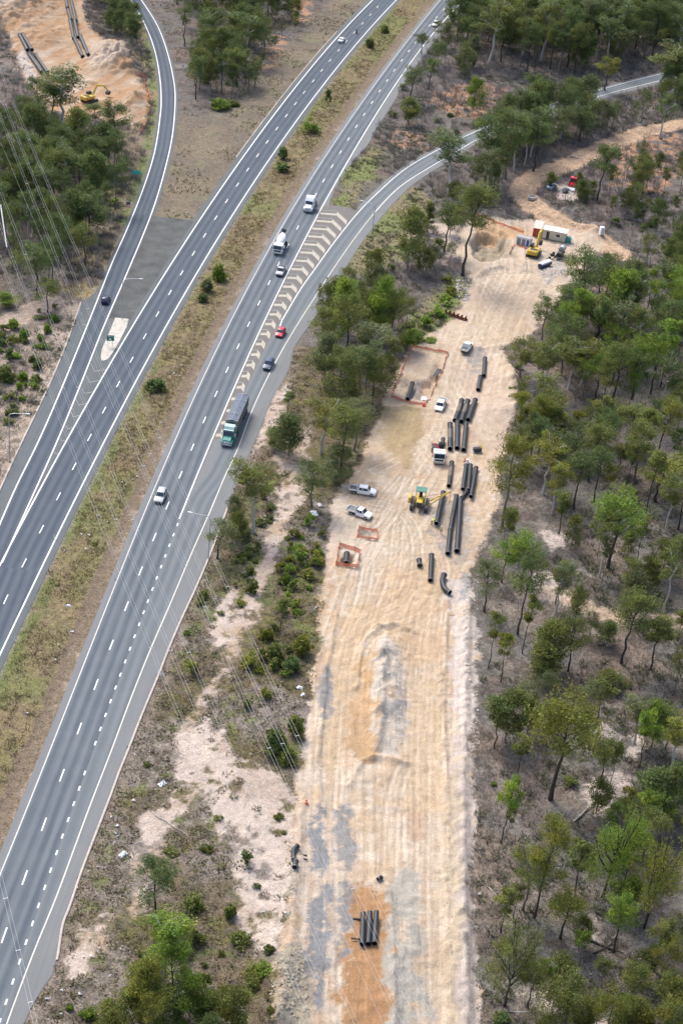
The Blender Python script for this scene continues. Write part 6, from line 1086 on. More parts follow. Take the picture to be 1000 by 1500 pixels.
mb = MB(); mb.box((0, 0, 2.57), (6.05, 2.45, .06)); mk("roof", mb, mat("faded_roof", (.50, .44, .39), .6, 0, .12), t)
for s in (-1, 1):
    mb = MB(); mb.box((-3.02, s*.58, 1.3), (.06, 1.1, 2.3)); d_ = mk("door", mb, CRED, t); mb = MB(); mb.tube([(-3.07, s*.25, .2), (-3.07, s*.25, 2.4)], .03, 6); mk("locking_bar", mb, STEEL, d_)
t = base("toilet_block", "white framed portable toilet block with grey doors and blue end beside the yellow excavator", "toilet block", (766,358), head_px((755,356), (776,361))); BLUEP = paint("panel_blue", (.03, .10, .38))
mb = MB(); mb.box((0, 0, 1.1), (3.9, 1.5, 2.1)); mk("body", mb, WHITE, t); mb = MB(); mb.box((1.98, 0, 1.1), (.08, 1.4, 1.9)); mk("end_panel", mb, BLUEP, t); mb = MB(); mb.box((0, 0, 2.19), (4.05, 1.65, .12)); mk("roof", mb, mat("roof_grey", (.30, .30, .31), .6, 0, .2), t)
for k in (-1.15, .15): mb = MB(); mb.box((k, -.76, 1.0), (1.0, .05, 1.7)); mk("door", mb, mat("door_grey", (.27, .28, .29), .5), t)
mb = MB(); mb.box((1.3, -.76, 1.0), (.7, .05, 1.7)); mk("blue_door", mb, BLUEP, t)
t = base("water_tank", "teal round-topped water tank at the end of the site office", "tank", (831,354), 0); mb = MB(); mb.lathe([(0, .1), (0, .85), (1.3, .85), (1.55, .6), (1.65, .2), (1.65, .02)], (0, 0, 0), (0, 0, 1), 20); mk("shell", mb, mat("teal_plastic", (.03, .26, .23), .45, 0, .1), t, True); mb = MB(); mb.lathe([(0, .22), (.1, .22), (.1, .02)], (0, 0, 1.62), (0, 0, 3), 14); mk("lid", mb, mat("teal_lid", (.10, .36, .33), .5), t)
t = base("drum", "blue drum between the toilet block and the red container", "drum", (776.8,350), 0); mb = MB(); mb.lathe([(0, .05), (0, .3), (.3, .32), (.6, .3), (.9, .3), (.9, .02)], (0, 0, 0), (0, 0, 1), 14); mk("shell", mb, BLUEP, t, True)
t = base("tank", "long white-topped tank with navy underside lying in front of the work yard", "tank", (797,391.5), head_px((785,396), (808,387))); mb = MB()
mb.lathe([(0, .05), (.08, .6), (.3, .78), (4.4, .78), (4.62, .6), (4.7, .05)], (-2.35, 0, .8), (2.35, 0, .8), 20); mk("shell", mb, NAVY, t, True); mb = MB(); mb.box((0, 0, 1.25), (4.3, 1.3, .75), 0, .3); mk("white_top", mb, WHITE, t, True)
for k in (-1.2, 0, 1.2): mb = MB(); mb.lathe([(0, .2), (.12, .2), (.12, .02)], (k, 0, 1.6), (k, 0, 3), 12); mk("hatch", mb, STEEL, t)
for k in (-1.5, 1.5): mb = MB(); mb.box((k, 0, .12), (.4, 1.3, .24)); mk("skid", mb, DARK, t)
t = base("grout_mixer", "dark trailer-mounted mixer with silver drum and black hoses beside the site office", "mixer", (819.5,376), head_px((812,386), (826,368)), "machines on the earthworks"); mb = MB(); mb.box((0, 0, .7), (5.4, 1.5, .25)); mk("frame", mb, DARK, t)
mb = MB(); mb.lathe([(0, .1), (.1, .85), (2.0, .85), (2.1, .1)], (.6, 0, 1.75), (3, 0, 1.75), 18); mk("drum", mb, mat("dull_silver", (.40, .41, .42), .4, .5, .15), t, True); mb = MB(); mb.box((-1.0, 0, 1.3), (1.6, 1.2, .95), 0, .1); mk("engine_box", mb, DARK, t); mb = MB(); mb.tube([(-1.8, .3, 1.2), (-2.4, .8, .9), (-2.9, 1.0, .3), (-3.1, 1.6, .1)], .13, 8); mk("hose", mb, RUBBER, t); axles(t, (.4, -.6), .85, .42, .25)
for px_, lab in (((808.5,374),"black hose coil beside the grout mixer's drum"), ((802.5,381.5),"small black pump behind the long white tank")):
    t = base("pump", lab, "pump", px_, .5); mb = MB(); mb.box((0, 0, .35), (1.2, .7, .5), 0, .1); mk("motor", mb, DARK, t); mb = MB(); mb.lathe([(-.15, .1), (-.15, .4), (.15, .4), (.15, .1)], (.5, .3, .5), (.5, 1, .5), 14); mk("reel", mb, RUBBER, t, True)
t = base("portable_toilet", "white portable toilet standing alone at the bend right of the site office", "toilet", (879.5,347), .3); mb = MB(); mb.box((0, 0, 1.05), (1.15, 1.15, 2.1), 0, .06); mk("cabin", mb, WHITE, t); mb = MB(); mb.lathe([(0, .78), (.12, .7), (.25, .05)], (0, 0, 2.1), (0, 0, 3), 4); mk("roof", mb, WHITE, t); mb = MB(); mb.box((0, -.59, 1.0), (.8, .04, 1.8)); mk("door", mb, mat("toilet_door", (.55, .60, .62), .5), t)
t = base("concrete_ring", "round grey concrete ring on the inside of the haul track bend", "concrete ring", (778.5,293), 0); mb = MB(); mb.lathe([(0, 1.0), (0, 1.25), (.7, 1.25), (.7, 1.0), (.3, 1.0), (.3, .02)], (0, 0, 0), (0, 0, 1), 24); mk("ring", mb, mat("pale_concrete", (.42, .39, .35), .85, 0, .15), t)
RUST = mat("rusty_steel", (.17, .06, .032), .85, .2, .35, 4); t = base("steel_rack", "rusty steel rack with a row of short uprights at the clearing's left edge", "rack", (667,463), head_px((653,458), (681,468)))
mb = MB(); mb.box((0, .35, .25), (6.2, .25, .3)); mb.box((0, -.35, .25), (6.2, .25, .3)); mk("beam", mb, RUST, t)
for k in range(6): mb = MB(); mb.box((-2.8+k*1.12, 0, .62), (.14, .9, 1.0)); mk("upright", mb, RUST, t)
t = base("tractor", "red tractor with loader standing in the scrub beside the haul track", "tractor", (838,273), head_px((840,268), (835,279)), "vehicles in the scrub"); TR = paint("tractor_red", (.55, .02, .035)); mb = MB(); mb.box((1.0, 0, 1.15), (2.0, .9, .8), 0, .12); mk("bonnet", mb, TR, t); mb = MB(); mb.box((-.6, 0, 1.9), (1.5, 1.6, 1.5), 0, .12); cb = mk("cab", mb, TR, t); mb = MB(); mb.box((-.6, 0, 2.05), (1.53, 1.63, .8), 0, .05); mk("window", mb, GLASS, cb); mb = MB(); mb.box((-.6, 0, 2.75), (1.7, 1.75, .16), 0, .06); mk("roof", mb, TR, t)
for s in (-1, 1): wheel(t, -.8, s*1.0, .8, .45); wheel(t, 1.5, s*.8, .5, .3); mb = MB(); mb.tube([(.3, s*.75, 1.6), (2.0, s*.75, 1.5), (2.9, s*.75, .6)], .09, 6); mk("loader_arm", mb, TR, t)
mb = MB(); mb.prism([(2.8, .9), (3.5, .3), (3.3, .1), (2.7, .15)], -1.1, 1.1); mk("loader_bucket", mb, WHITE, t)
t = base("box_trailer", "small grey trailer with dark load in front of the red tractor", "trailer", (827.5,281), .8, "vehicles in the scrub"); mb = MB(); mb.box((0, 0, .75), (2.2, 1.4, .5), 0, .04); mk("tub", mb, mat("trailer_grey", (.22, .26, .30), .5, 0, .15), t); mb = MB(); mb.box((0, 0, 1.02), (1.9, 1.2, .2), 0, .08); mk("load", mb, DARK, t); mb = MB(); mb.tube([(1.1, 0, .55), (2.2, 0, .45)], .06, 6); mk("drawbar", mb, STEEL, t); axles(t, (0,), .78, .32, .2)
t = base("generator", "small dark generator on the sand right of the second pipe group", "generator", (698.5,661), .3, "machines on the earthworks"); mb = MB(); mb.box((0, 0, .75), (1.7, 1.0, .9), 0, .1); mk("canopy", mb, DARK, t); mb = MB(); mb.box((0, 0, .25), (1.9, 1.1, .12)); mk("skid", mb, STEEL, t); mb = MB(); mb.tube([(.4, .2, 1.2), (.4, .2, 1.6)], .06, 6); mk("exhaust", mb, STEEL, t)
t = base("timber_pallet", "pale timber pallet alone on the sand near the right edge of the strip", "pallet", (660,899), .2); mb = MB()
for k in range(5): mb.box((-.5+k*.25, 0, .13), (.12, 1.1, .03), 0, .005)
mk("deck_boards", mb, mat("pale_timber", (.45, .33, .19), .8, 0, .2), t); mb = MB()
for k in (-.45, 0, .45): mb.box((0, k, .06), (1.15, .1, .1), 0, .005)
mk("bearers", mb, MATS["pale_timber"], t)
for px_, lab, c in (((448,1178),"orange marker bag at the left edge of the strip",(.75,.16,.05)), ((684,678),"white marker barrel above the three narrow pipes",(.75,.75,.73)), ((680,676.5),"orange cone beside the white barrel above the narrow pipes",(.75,.14,.04)), ((913,106),"yellow bin in the scrub beyond the entry ramp",(.65,.45,.04)), ((620.5,594),"red and white marker at the corner of the fenced pit",(.65,.1,.08))):
    t = base("marker_cone" if "cone" in lab or "bag" in lab else "barrel", lab, "marker", px_, 0); mb = MB(); mb.lathe([(0, .05), (0, .42), (.06, .42), (.08, .3), (.75, .12 if "cone" in lab or "bag" in lab else .28), (.78, .02)], (0, 0, 0), (0, 0, 1), 14); mk("body", mb, mat("marker_%d_%d" % (c[0]*100, c[1]*100), c, .5), t, True); mb = MB(); mb.lathe([(.36, .24), (.5, .2)], (0, 0, 0), (0, 0, 1), 14); mk("white_band", mb, WHITE, t, True)
# workers
person("worker in yellow hi-vis vest and dark trousers standing beside the long pipe strings", (645.8,780), 1.9, (.62, .66, .03), (.03, .035, .06), "stand", (.8, .8, .78), group="workers on the strip")
person("worker in yellow hi-vis bending at the near end of the lifted pipe", (632,767), .2, (.62, .66, .03), (.05, .05, .07), "bend", (.75, .6, .05), group="workers on the strip")
person("worker in yellow hi-vis standing beside the dark generator", (703.5,661), 3.0, (.62, .62, .05), (.04, .05, .09), "stand", (.75, .6, .05), group="workers on the strip")
# orange mesh fences
ORM = mat("orange_mesh", (.72, .215, .12), .7, 0, .2, 3)
_t = ORM.node_tree; _o = _t.nodes["Material Output"]; _m = _t.nodes.new("ShaderNodeMixShader"); _tr = _t.nodes.new("ShaderNodeBsdfTransparent"); _m.inputs[0].default_value = .2   # open plastic netting
_t.links.new(_t.nodes["Principled BSDF"].outputs[0], _m.inputs[1]); _t.links.new(_tr.outputs[0], _m.inputs[2]); _t.links.new(_m.outputs[0], _o.inputs["Surface"])
def mesh_fence(label, path, h=1.0, closed=False, group="orange safety fences"):
    P = [at(*p) for p in path]; P = P+[P[0]] if closed else P; t = thing("safety_fence", label, "safety fence", (*P[0], gz(*P[0])), 0, group); x0, y0, z0 = P[0][0], P[0][1], gz(*P[0]); Q = []
    for a, b in zip(P[:-1], P[1:]):
        n = max(2, int(math.hypot(b[0]-a[0], b[1]-a[1])/1.0))
        for i in range(n): Q.append((a[0]+(b[0]-a[0])*i/n, a[1]+(b[1]-a[1])*i/n))
    Q.append(P[-1]); r = random.Random(len(Q)); mb = MB(); vs = []; fs = []
    for i, q in enumerate(Q):
        z = gz(*q)-z0; jx, jy = r.uniform(-.12, .12), r.uniform(-.12, .12); sag = h*.85*(.55+.45*abs(math.cos(i*math.pi/3)))*r.uniform(.85, 1.05)
        vs += [(q[0]-x0+jx, q[1]-y0+jy, z+.04), (q[0]-x0-jx, q[1]-y0-jy, z+sag*.5), (q[0]-x0-jx*2, q[1]-y0-jy*2, z+sag)]
    fs = [(3*i+j, 3*i+j+1, 3*i+j+4, 3*i+j+3) for i in range(len(Q)-1) for j in range(2)]; mb.add(vs, fs); o = mk("mesh", mb, ORM, t); 
    for i in range(0, len(Q), 3): mb = MB(); q = Q[i]; z = gz(*q)-z0; mb.tube([(q[0]-x0, q[1]-y0, z-.1), (q[0]-x0, q[1]-y0, z+h*1.15)], .03, 5); mk("post", mb, DARK, t)
mesh_fence("orange mesh fence around the large rectangular pit beside the haul track", [(603.6,508.8),(656.4,517),(646,545),(633.6,572.4),(621,592),(600,590.4),(572.4,582)], .9, True)
mesh_fence("orange mesh fence around the small shallow hole below the two utes", [(525.5,773),(552.8,777.5),(550.7,788.7),(522.4,784.3)], .9, True)
mesh_fence("orange mesh fence around the square pit at the strip's left edge", [(496.9,798),(526.8,808.2),(522.9,831.6),(491.7,827.7)], 1.25, True)
mesh_fence("orange mesh fence following the exit ramp beside the borrow pit", [(199,113),(213.2,114),(213.2,128),(221,156),(217,176.8),(205.4,197)], 1.2)
mesh_fence("long orange mesh fence along the far side of the clay pit", [(697,313),(703.4,316),(728.6,325),(766.4,339.5)], 1.0)
mesh_fence("short orange mesh fence beside the toilet block's left end", [(752,358),(749,365),(745.6,373)], .9)
mesh_fence("short orange mesh fence in front of the toilet block", [(757,360),(765,363),(772,365.5)], .7)
# temporary wire fences
def temp_fence(label, path, n):
    P = [at(*p) for p in path]; L = resample(np.array(P), n+1)
    t = thing("temporary_fence", label, "fence", (*L[0], gz(*L[0])), 0, "temporary wire fences"); x0, y0, z0 = L[0][0], L[0][1], gz(*L[0])
    for a, b in zip(L[:-1], L[1:]):
        mb = MB(); az, bz = gz(*a)-z0, gz(*b)-z0; A_, B_ = Vector((a[0]-x0, a[1]-y0, az)), Vector((b[0]-x0, b[1]-y0, bz)); U = Vector((0, 0, 1.8)); A_ = A_.lerp(B_, .03)
        mb.tube([A_, A_+U, B_+U, B_, A_], .035, 5)
        for k in range(1, 6): mb.tube([A_.lerp(B_, k/6), A_.lerp(B_, k/6)+U], .012, 3)
        for k in range(1, 5): mb.tube([A_+U*k/5, B_+U*k/5], .012, 3)
        mk("panel", mb, STEEL, t)
temp_fence("grey wire fence panels behind the teal tank and yard's right side", [(834,352),(840,358),(838,370),(836,382)], 4)
temp_fence("grey wire fence panels curving through the middle of the bare yard", [(713,404),(716,393),(730,390),(741,396),(742,402)], 5)
temp_fence("grey wire fence panels along the track beyond the clay pit", [(700,312),(718,316),(738,320),(752,325),(768,331)], 7)
temp_fence("low grey wire fence left of the spoil heap in front of the white tank", [(762,400),(768,395),(780,398)], 3)
# pit linings inside the fenced holes
for px_, sz, lab, c, rz in (((618.5,575),(2.4,1.6),"white geotextile sheet over the lower end of the fenced pit",(.70,.70,.70),.25), ((640,545),(1.0,4.0),"dark pipe trench box at the far end of the fenced pit",(.07,.075,.085),-.25)):
    x, y = at(*px_); mb = MB(); n = 8; vs = [((i/n-.5)*sz[0], (j/n-.5)*sz[1], .12+.12*math.sin(i*1.7+j)*math.cos(j*1.3)) for j in range(n+1) for i in range(n+1)]; mb.add(vs, [(j*(n+1)+i, j*(n+1)+i+1, (j+1)*(n+1)+i+1, (j+1)*(n+1)+i) for j in range(n) for i in range(n)])
    o = mk("ground_sheet", mb, mat("sheet_%d" % (c[0]*100), c, .6), None, True, (x, y, gz(x, y)+.1)); so_ = o.modifiers.new("thick", 'SOLIDIFY'); so_.thickness = .03; o.rotation_euler = (0, 0, rz); tag(o, lab, "sheet")
pipe("dark buried pipe end showing at the bottom of the square fenced pit", (508,810), (507,824), .5, "pipes in the pits", .0)
pipe("dark pipe lying in the lower left trench of the fenced rectangular pit", (604,560), (597,583), .45, "pipes in the pits", .0)
# ================================================================== ROADSIDE FURNITURE
def lamp(label, bpx, tpx, arm_px):
    x, y = at(*bpx); v = (bpx[1]-to_px(x, y, 8)[1])/8; H = (bpx[1]-tpx[1])/v; a = at(*arm_px, H); t = thing("street_lamp", label, "street lamp", (x, y, max(gz(x, y), -.05)), 0, "street lamps"); d = Vector((a[0]-x, a[1]-y, 0)); d = d.normalized()*min(max(d.length, 1.5), 4.5)
    mb = MB(); mb.tube([(0, 0, 0), (0, 0, H*.5), (0, 0, H-.5)], [.13, .10, .08], 10); mk("pole", mb, STEEL, t, True); mb = MB(); mb.tube([(0, 0, H-.5), d*.12+Vector((0, 0, H-.1)), d*.35+Vector((0, 0, H)), d+Vector((0, 0, H+.05))], [.08, .07, .06, .05], 8); mk("arm", mb, STEEL, t, True)
    an = math.atan2(d.y, d.x); mb = MB(); mb.box(d*1.1+Vector((0, 0, H+.05)), (.9, .34, .16), 0, .06, an); h = mk("lamp_head", mb, mat("lamp_grey", (.55, .56, .57), .4), t); mb = MB(); mb.box(d*1.1+Vector((0, 0, H-.045)), (.6, .24, .04), 0, .015, an); mk("lens", mb, LAMP, h)
    mb = MB(); mb.box((0, 0, .06), (.4, .4, .12)); mk("base_plate", mb, DARK, t)
lamp("street lamp left of the exit lane with its arm over the shoulder", (14.1,676), (14.1,605), (38,606)); lamp("street lamp at the top of the concrete traffic island", (178.5,467.5), (179.5,408), (204,408)); lamp("street lamp beside the merge lane, its arm reaching over the edge line", (305,818), (305,757), (281,751)); lamp("street lamp on the inside of the entry ramp curve", (545,341), (545,299), (531,294))
def board_sign(name, label, bpx, w, h, z0, face, col, legs=2, group=None, tilt=0.):
    x, y = at(*bpx); rz = math.atan2(-(CAMH*0+y), -x)+math.pi/2+tilt; t = thing(name, label, "sign", (x, y, max(gz(x, y), 0 if "island" in label else -1)), 0, group); t.rotation_euler = (0, 0, math.atan2(y, x)-math.pi/2+tilt)
    for k in ([-w*.3, w*.3] if legs == 2 else [0]): mb = MB(); mb.tube([(k, .06, 0), (k, .06, z0+h*.9)], .045, 8); mk("post", mb, STEEL, t)
    mb = MB(); mb.box((0, 0, z0+h/2), (w, .05, h), 0, .015); b = mk("sign_board", mb, col, t); return t, b
def text_on(t, s, size, x, z, col, y=-.035):
    c = bpy.data.curves.new("lettering", 'FONT'); c.body = s; c.size = size; c.align_x = 'CENTER'; c.align_y = 'CENTER'; c.extrude = .004; o = bpy.data.objects.new("lettering", c); COL.objects.link(o); o.rotation_euler = (math.pi/2, 0, 0); o.location = (x, y, z); o.data.materials.append(col); bpy.context.view_layer.update(); me = bpy.data.meshes.new_from_object(o.evaluated_get(bpy.context.evaluated_depsgraph_get())); n = bpy.data.objects.new('lettering', me); COL.objects.link(n); n.rotation_euler = o.rotation_euler; n.location = o.location; bpy.data.objects.remove(o); n.parent = t; return n
GREEN = mat("sign_green", (.01, .16, .10), .4); TEALS = mat("sign_teal", (.03, .58, .47), .4)
t, b = board_sign("exit_sign", "green EXIT sign with white arrow on two posts on the traffic island", (161.5,508), 1.75, 1.45, 1.5, None, GREEN); mb = MB()
for d_, s_ in (((0, -.03, 1.5+1.40), (1.7, .02, .05)), ((0, -.03, 1.55), (1.7, .02, .05)), ((-.83, -.03, 2.22), (.05, .02, 1.3)), ((.83, -.03, 2.22), (.05, .02, 1.3))): mb.box(d_, s_, 0, .004)
mk("border", mb, WHITE, b); text_on(b, "EXIT", .52, 0, 2.62, WHITE); mb = MB(); mb.add([(-.28, -.034, 2.2), (-.28, -.034, 1.78), (-.16, -.034, 1.9), (.18, -.034, 1.66), (.3, -.034, 1.8), (-.02, -.034, 2.06), (.12, -.034, 2.2)], [(0, 1, 2, 3, 4, 5, 6)]); ar = mk("arrow", mb, WHITE, b); so_ = ar.modifiers.new("thick", 'SOLIDIFY'); so_.thickness = .006
t, b = board_sign("road_sign", "teal road sign on two posts left of the exit ramp", (199.5,264), 2.1, 1.0, 1.9, None, TEALS); mb = MB()
for d_, s_ in (((-.15, -.03, 2.6), (1.3, .02, .12)), ((.1, -.03, 2.3), (1.1, .02, .12))): mb.box(d_, s_, 0, .004)
mk("worn_lettering", mb, mat("sign_pale", (.16, .50, .45), .5), b)
t, b = board_sign("road_sign", "small white sign on one post left of the exit ramp's upper curve", (219.5,100), .6, 1.1, .9, None, WHITE, 1, "small white ramp signs"); mb = MB(); mb.box((0, -.03, 1.5), (.35, .02, .12), 0, .004); mk("black_mark", mb, DARK, b)
t, b = board_sign("road_sign", "small white sign with red mark right of the exit ramp's upper curve", (267.5,103), .6, 1.1, .9, None, WHITE, 1, "small white ramp signs"); mb = MB(); mb.box((0, -.03, 1.75), (.36, .02, .22), 0, .004); mk("red_mark", mb, RED_L, b)
t, b = board_sign("roadwork_sign", "small blue and red sign frame standing in the grass left of the exit ramp", (188,301), 1.1, .55, .6, None, BLUEP, 2); mb = MB(); mb.box((0, 0, .42), (1.05, .05, .3), 0, .01); mk("red_panel", mb, paint("sign_red", (.6, .03, .05)), b)
GPOST = [(167.8,848),(321,497),(389.6,362),(338,331),(250.4,484),(428.6,521),(150,678),(282.6,318),(232.5,306.5),(247.4,261),(261,179),(222,176),(527,138),(468,229),(476.6,126),(583.4,63),(577,152),(558.5,270),(596,288),(22,940),(120,463),(263,143),(256,100),(80,790),(636,8)]
x, y = at(*GPOST[0]); gp = thing("guide_post", "x", "guide post", (x, y, gz(x, y)), 0, "white guide posts along the roads"); mb = MB(); mb.box((0, 0, .5), (.16, .06, 1.1), 0, .015); mk("post", mb, WHITE, gp); mb = MB(); mb.box((0, -.035, .9), (.09, .02, .12), 0, .005); mk("reflector", mb, RED_L, gp)
for i, p in enumerate(GPOST):
    x, y = at(*p); o = gp if i == 0 else dup(gp, (x, y, gz(x, y))); o["label"] = unique_label("white guide post", x, y, None); o.rotation_euler = (0, 0, math.atan2(y, x)-math.pi/2)
# ================================================================== DEAD WOOD AND LITTER
LOGS = [((222,1192),(278,1227),.09,"pale bare branch lying across the heath below the cables"),((858,1378),(912,1400),.22,"dark fallen log pointing at the right edge, uppermost of the crossed pair"),((868,1398),(905,1380),.15,"dark fallen log crossing under the upper one"),((748,1484),(790,1484),.12,"pale fallen branch beside the nearest spreading gum"),((878,944),(898,937),.16,"short white log among the slender saplings"),((840,1205),(882,1165),.16,"grey fallen trunk across the pale sand patch"),((886,1200),(905,1172),.12,"grey forked branch at the lower edge of the pale sand patch"),((715,1302),(728,1318),.1,"short pale stick on the leaf litter beside the strip"),((840,316),(880,330),.14,"dark log on top of the scrub bank beside the haul track"),((912,322),(965,330),.2,"long dark fallen log in the scrub beyond the portable toilet"),((835,228),(875,240),.18,"grey fallen log beside the haul track"),((185,1480),(205,1493),.1,"pale twig pile branch in front of the lower left clump"),((452,712),(462,690),.12,"white fallen branch beside the white rubbish"),((800,1245),(812,1262),.1,"pale stick between the slim saplings and the domed gum"),((890,1330),(893,1352),.09,"white upright dead stick below the domed gum")]
for a, b, r, lab in LOGS:
    A_, B_ = at(*a), at(*b); z0 = gz(*A_); d = Vector((B_[0]-A_[0], B_[1]-A_[1], gz(*B_)-z0)); mb = MB(); n = 5; rn = random.Random(int(a[0])); P = [d*(i/n)+Vector((rn.uniform(-.15, .15), rn.uniform(-.15, .15), r*.8)) for i in range(n+1)]; mb.tube(P, [r*(1-.7*i/n) for i in range(n+1)], 7)
    for k in range(4): i = rn.randint(1, n-1); e = P[i]+Vector((rn.uniform(-1.4, 1.4), rn.uniform(-1.4, 1.4), rn.uniform(.1, .6))); mb.tube([P[i], e], [r*.4, r*.12], 5)
    tag(mk("fallen_branch", mb, M_BARK["dark"] if "dark" in lab else M_BARK["dead"], None, True, (A_[0], A_[1], z0)), lab, "fallen branch", "fallen branches")
RUB = [((238,1150),1.3,"white plastic sheet caught on the heath below the power cables"),((180,1252),1.2,"white crumpled rubbish bag on the verge sand patch"),((460,752),1.6,"white rubbish heap behind the lone gum with bare dark trunk"),((468,740),1.0,"white rubbish scrap above the heap behind the lone gum"),((439,1008),1.0,"white plastic scrap at the strip's left edge near the big dark bush"),((444,1018),.8,"smaller white scrap below the plastic at the strip's edge"),((456,722),.9,"white sheet against the lone gum's trunk"),((100,888),.8,"white rubbish bag in the long median grass"),((234,986),1.0,"grey rubbish pile at the kerb below the cables")]
def crumple(sz, seed): r = random.Random(seed); mb = MB(); n = 5; mb.add([((i/n-.5)*sz*(1+r.uniform(-.2, .2)), (j/n-.5)*sz*.7*(1+r.uniform(-.2, .2)), .05+r.uniform(0, .38)*sz*(0 < i < n)*(0 < j < n)) for j in range(n+1) for i in range(n+1)], [(j*(n+1)+i, j*(n+1)+i+1, (j+1)*(n+1)+i+1, (j+1)*(n+1)+i) for j in range(n) for i in range(n)]); return mb
for p, sz, lab in RUB:
    x, y = at(*p); o = mk("rubbish", crumple(sz, int(p[0])), WHITE if "grey" not in lab else mat("grey_rubbish", (.4, .42, .44), .7), None, False, (x, y, gz(x, y))); so_ = o.modifiers.new("thick", 'SOLIDIFY'); so_.thickness = .02; o.rotation_euler = (0, 0, p[1] % 3); tag(o, lab, "rubbish", "pieces of white rubbish")
lp = []; r = np.random.default_rng(77)
for (x0, y0, x1, y1, n, sp) in ((90,1330,190,1180,26,14),(140,1180,215,1080,14,12),(100,1480,150,1380,14,20),(20,1100,110,880,16,26),(120,820,230,640,22,26),(230,600,330,440,16,20),(420,560,450,590,12,18),(590,230,640,195,10,14),(140,1380,210,1440,8,20),(420,1010,440,930,8,8),(270,250,320,300,6,24),(440,860,470,900,8,12),(60,1450,110,1490,8,20),(740,1250,900,1450,10,40),(860,160,900,250,4,30)):
    for k in range(n): q = r.random(); lp.append((x0+(x1-x0)*q+r.normal()*sp*.6, y0+(y1-y0)*q+r.normal()*sp))
mb = MB()
for p in lp:
    x, y = at(*p)
    if not road_free(np.array([x]), np.array([y]))[0]: continue
    s = r.uniform(.14, .42); z = gz(x, y)+.12; v = [(x+r.uniform(-s, s), y+r.uniform(-s, s), z+r.uniform(0, .25)) for _ in range(4)]; c = np.mean(v, 0); v.sort(key=lambda q: math.atan2(q[1]-c[1], q[0]-c[0])); mb.add(v+[(c[0], c[1], c[2]+.15)], [(0, 1, 4), (1, 2, 4), (2, 3, 4), (3, 0, 4)])
o = mk("litter", mb, mat("litter_white", (.66, .66, .66), .7, 0, .15)); o["kind"] = "stuff"; o["label"] = "scattered scraps of white litter along the verges"
# rubble
V = []; F = []; C = []; off = 0
for P, n, s0, s1, col in (([(400,1420),(440,1385),(455,1500),(392,1500)], 500, .08, .38, (.36, .32, .25)), ([(572,1320),(610,1300),(625,1500),(575,1500)], 160, .05, .16, (.38, .36, .32)), ([(786,395),(822,378),(832,398),(800,418)], 160, .15, .6, (.46, .43, .40)), ([(700,840),(702,1100),(688,1100),(672,860)], 220, .08, .3, (.52, .47, .42)), ([(24,85),(42,75),(55,115),(42,125)], 160, .2, .6, (.48, .43, .39)), ([(664,395),(690,405),(684,440),(668,440)], 120, .15, .5, (.42, .40, .37)), ([(640,1000),(655,1000),(672,1500),(650,1500)], 260, .05, .2, (.46, .35, .22)), ([(545,960),(588,950),(592,1105),(556,1105)], 200, .06, .28, (.47, .44, .39)), ([(100,470),(118,450),(60,590),(20,680)], 120, .1, .35, (.42, .36, .31))):
    Wp = pts(P); k = 0
    while k < n:
        x, y = r.uniform(Wp[:, 0].min(), Wp[:, 0].max()), r.uniform(Wp[:, 1].min(), Wp[:, 1].max())
        if not inpoly(np.array([x]), np.array([y]), Wp)[0]: continue
        k += 1; s = s0+(s1-s0)*r.random()**3; z = gz(x, y); v = r.normal(size=(6, 3))*.12+np.array([(1, 0, .1), (0, 1, 0), (-1, 0, .1), (0, -1, 0), (.1, 0, .8), (0, .1, -.5)]); V.append(v*s+np.array([x, y, z])); F += [(off+a, off+b, off+4) for a, b in ((0, 1), (1, 2), (2, 3), (3, 0))]; C.append(np.tile(np.array(col)*r.uniform(.7, 1.25), (6, 1))); off += 6
C = np.vstack(C); o = np_mesh("rubble", np.vstack(V), np.array(F), M_TWIG, {"tint": ('FLOAT_COLOR', np.concatenate([C, np.ones((len(C), 1))], 1))}); o["kind"] = "stuff"; o["label"] = "broken rock and clods along the earthworks"
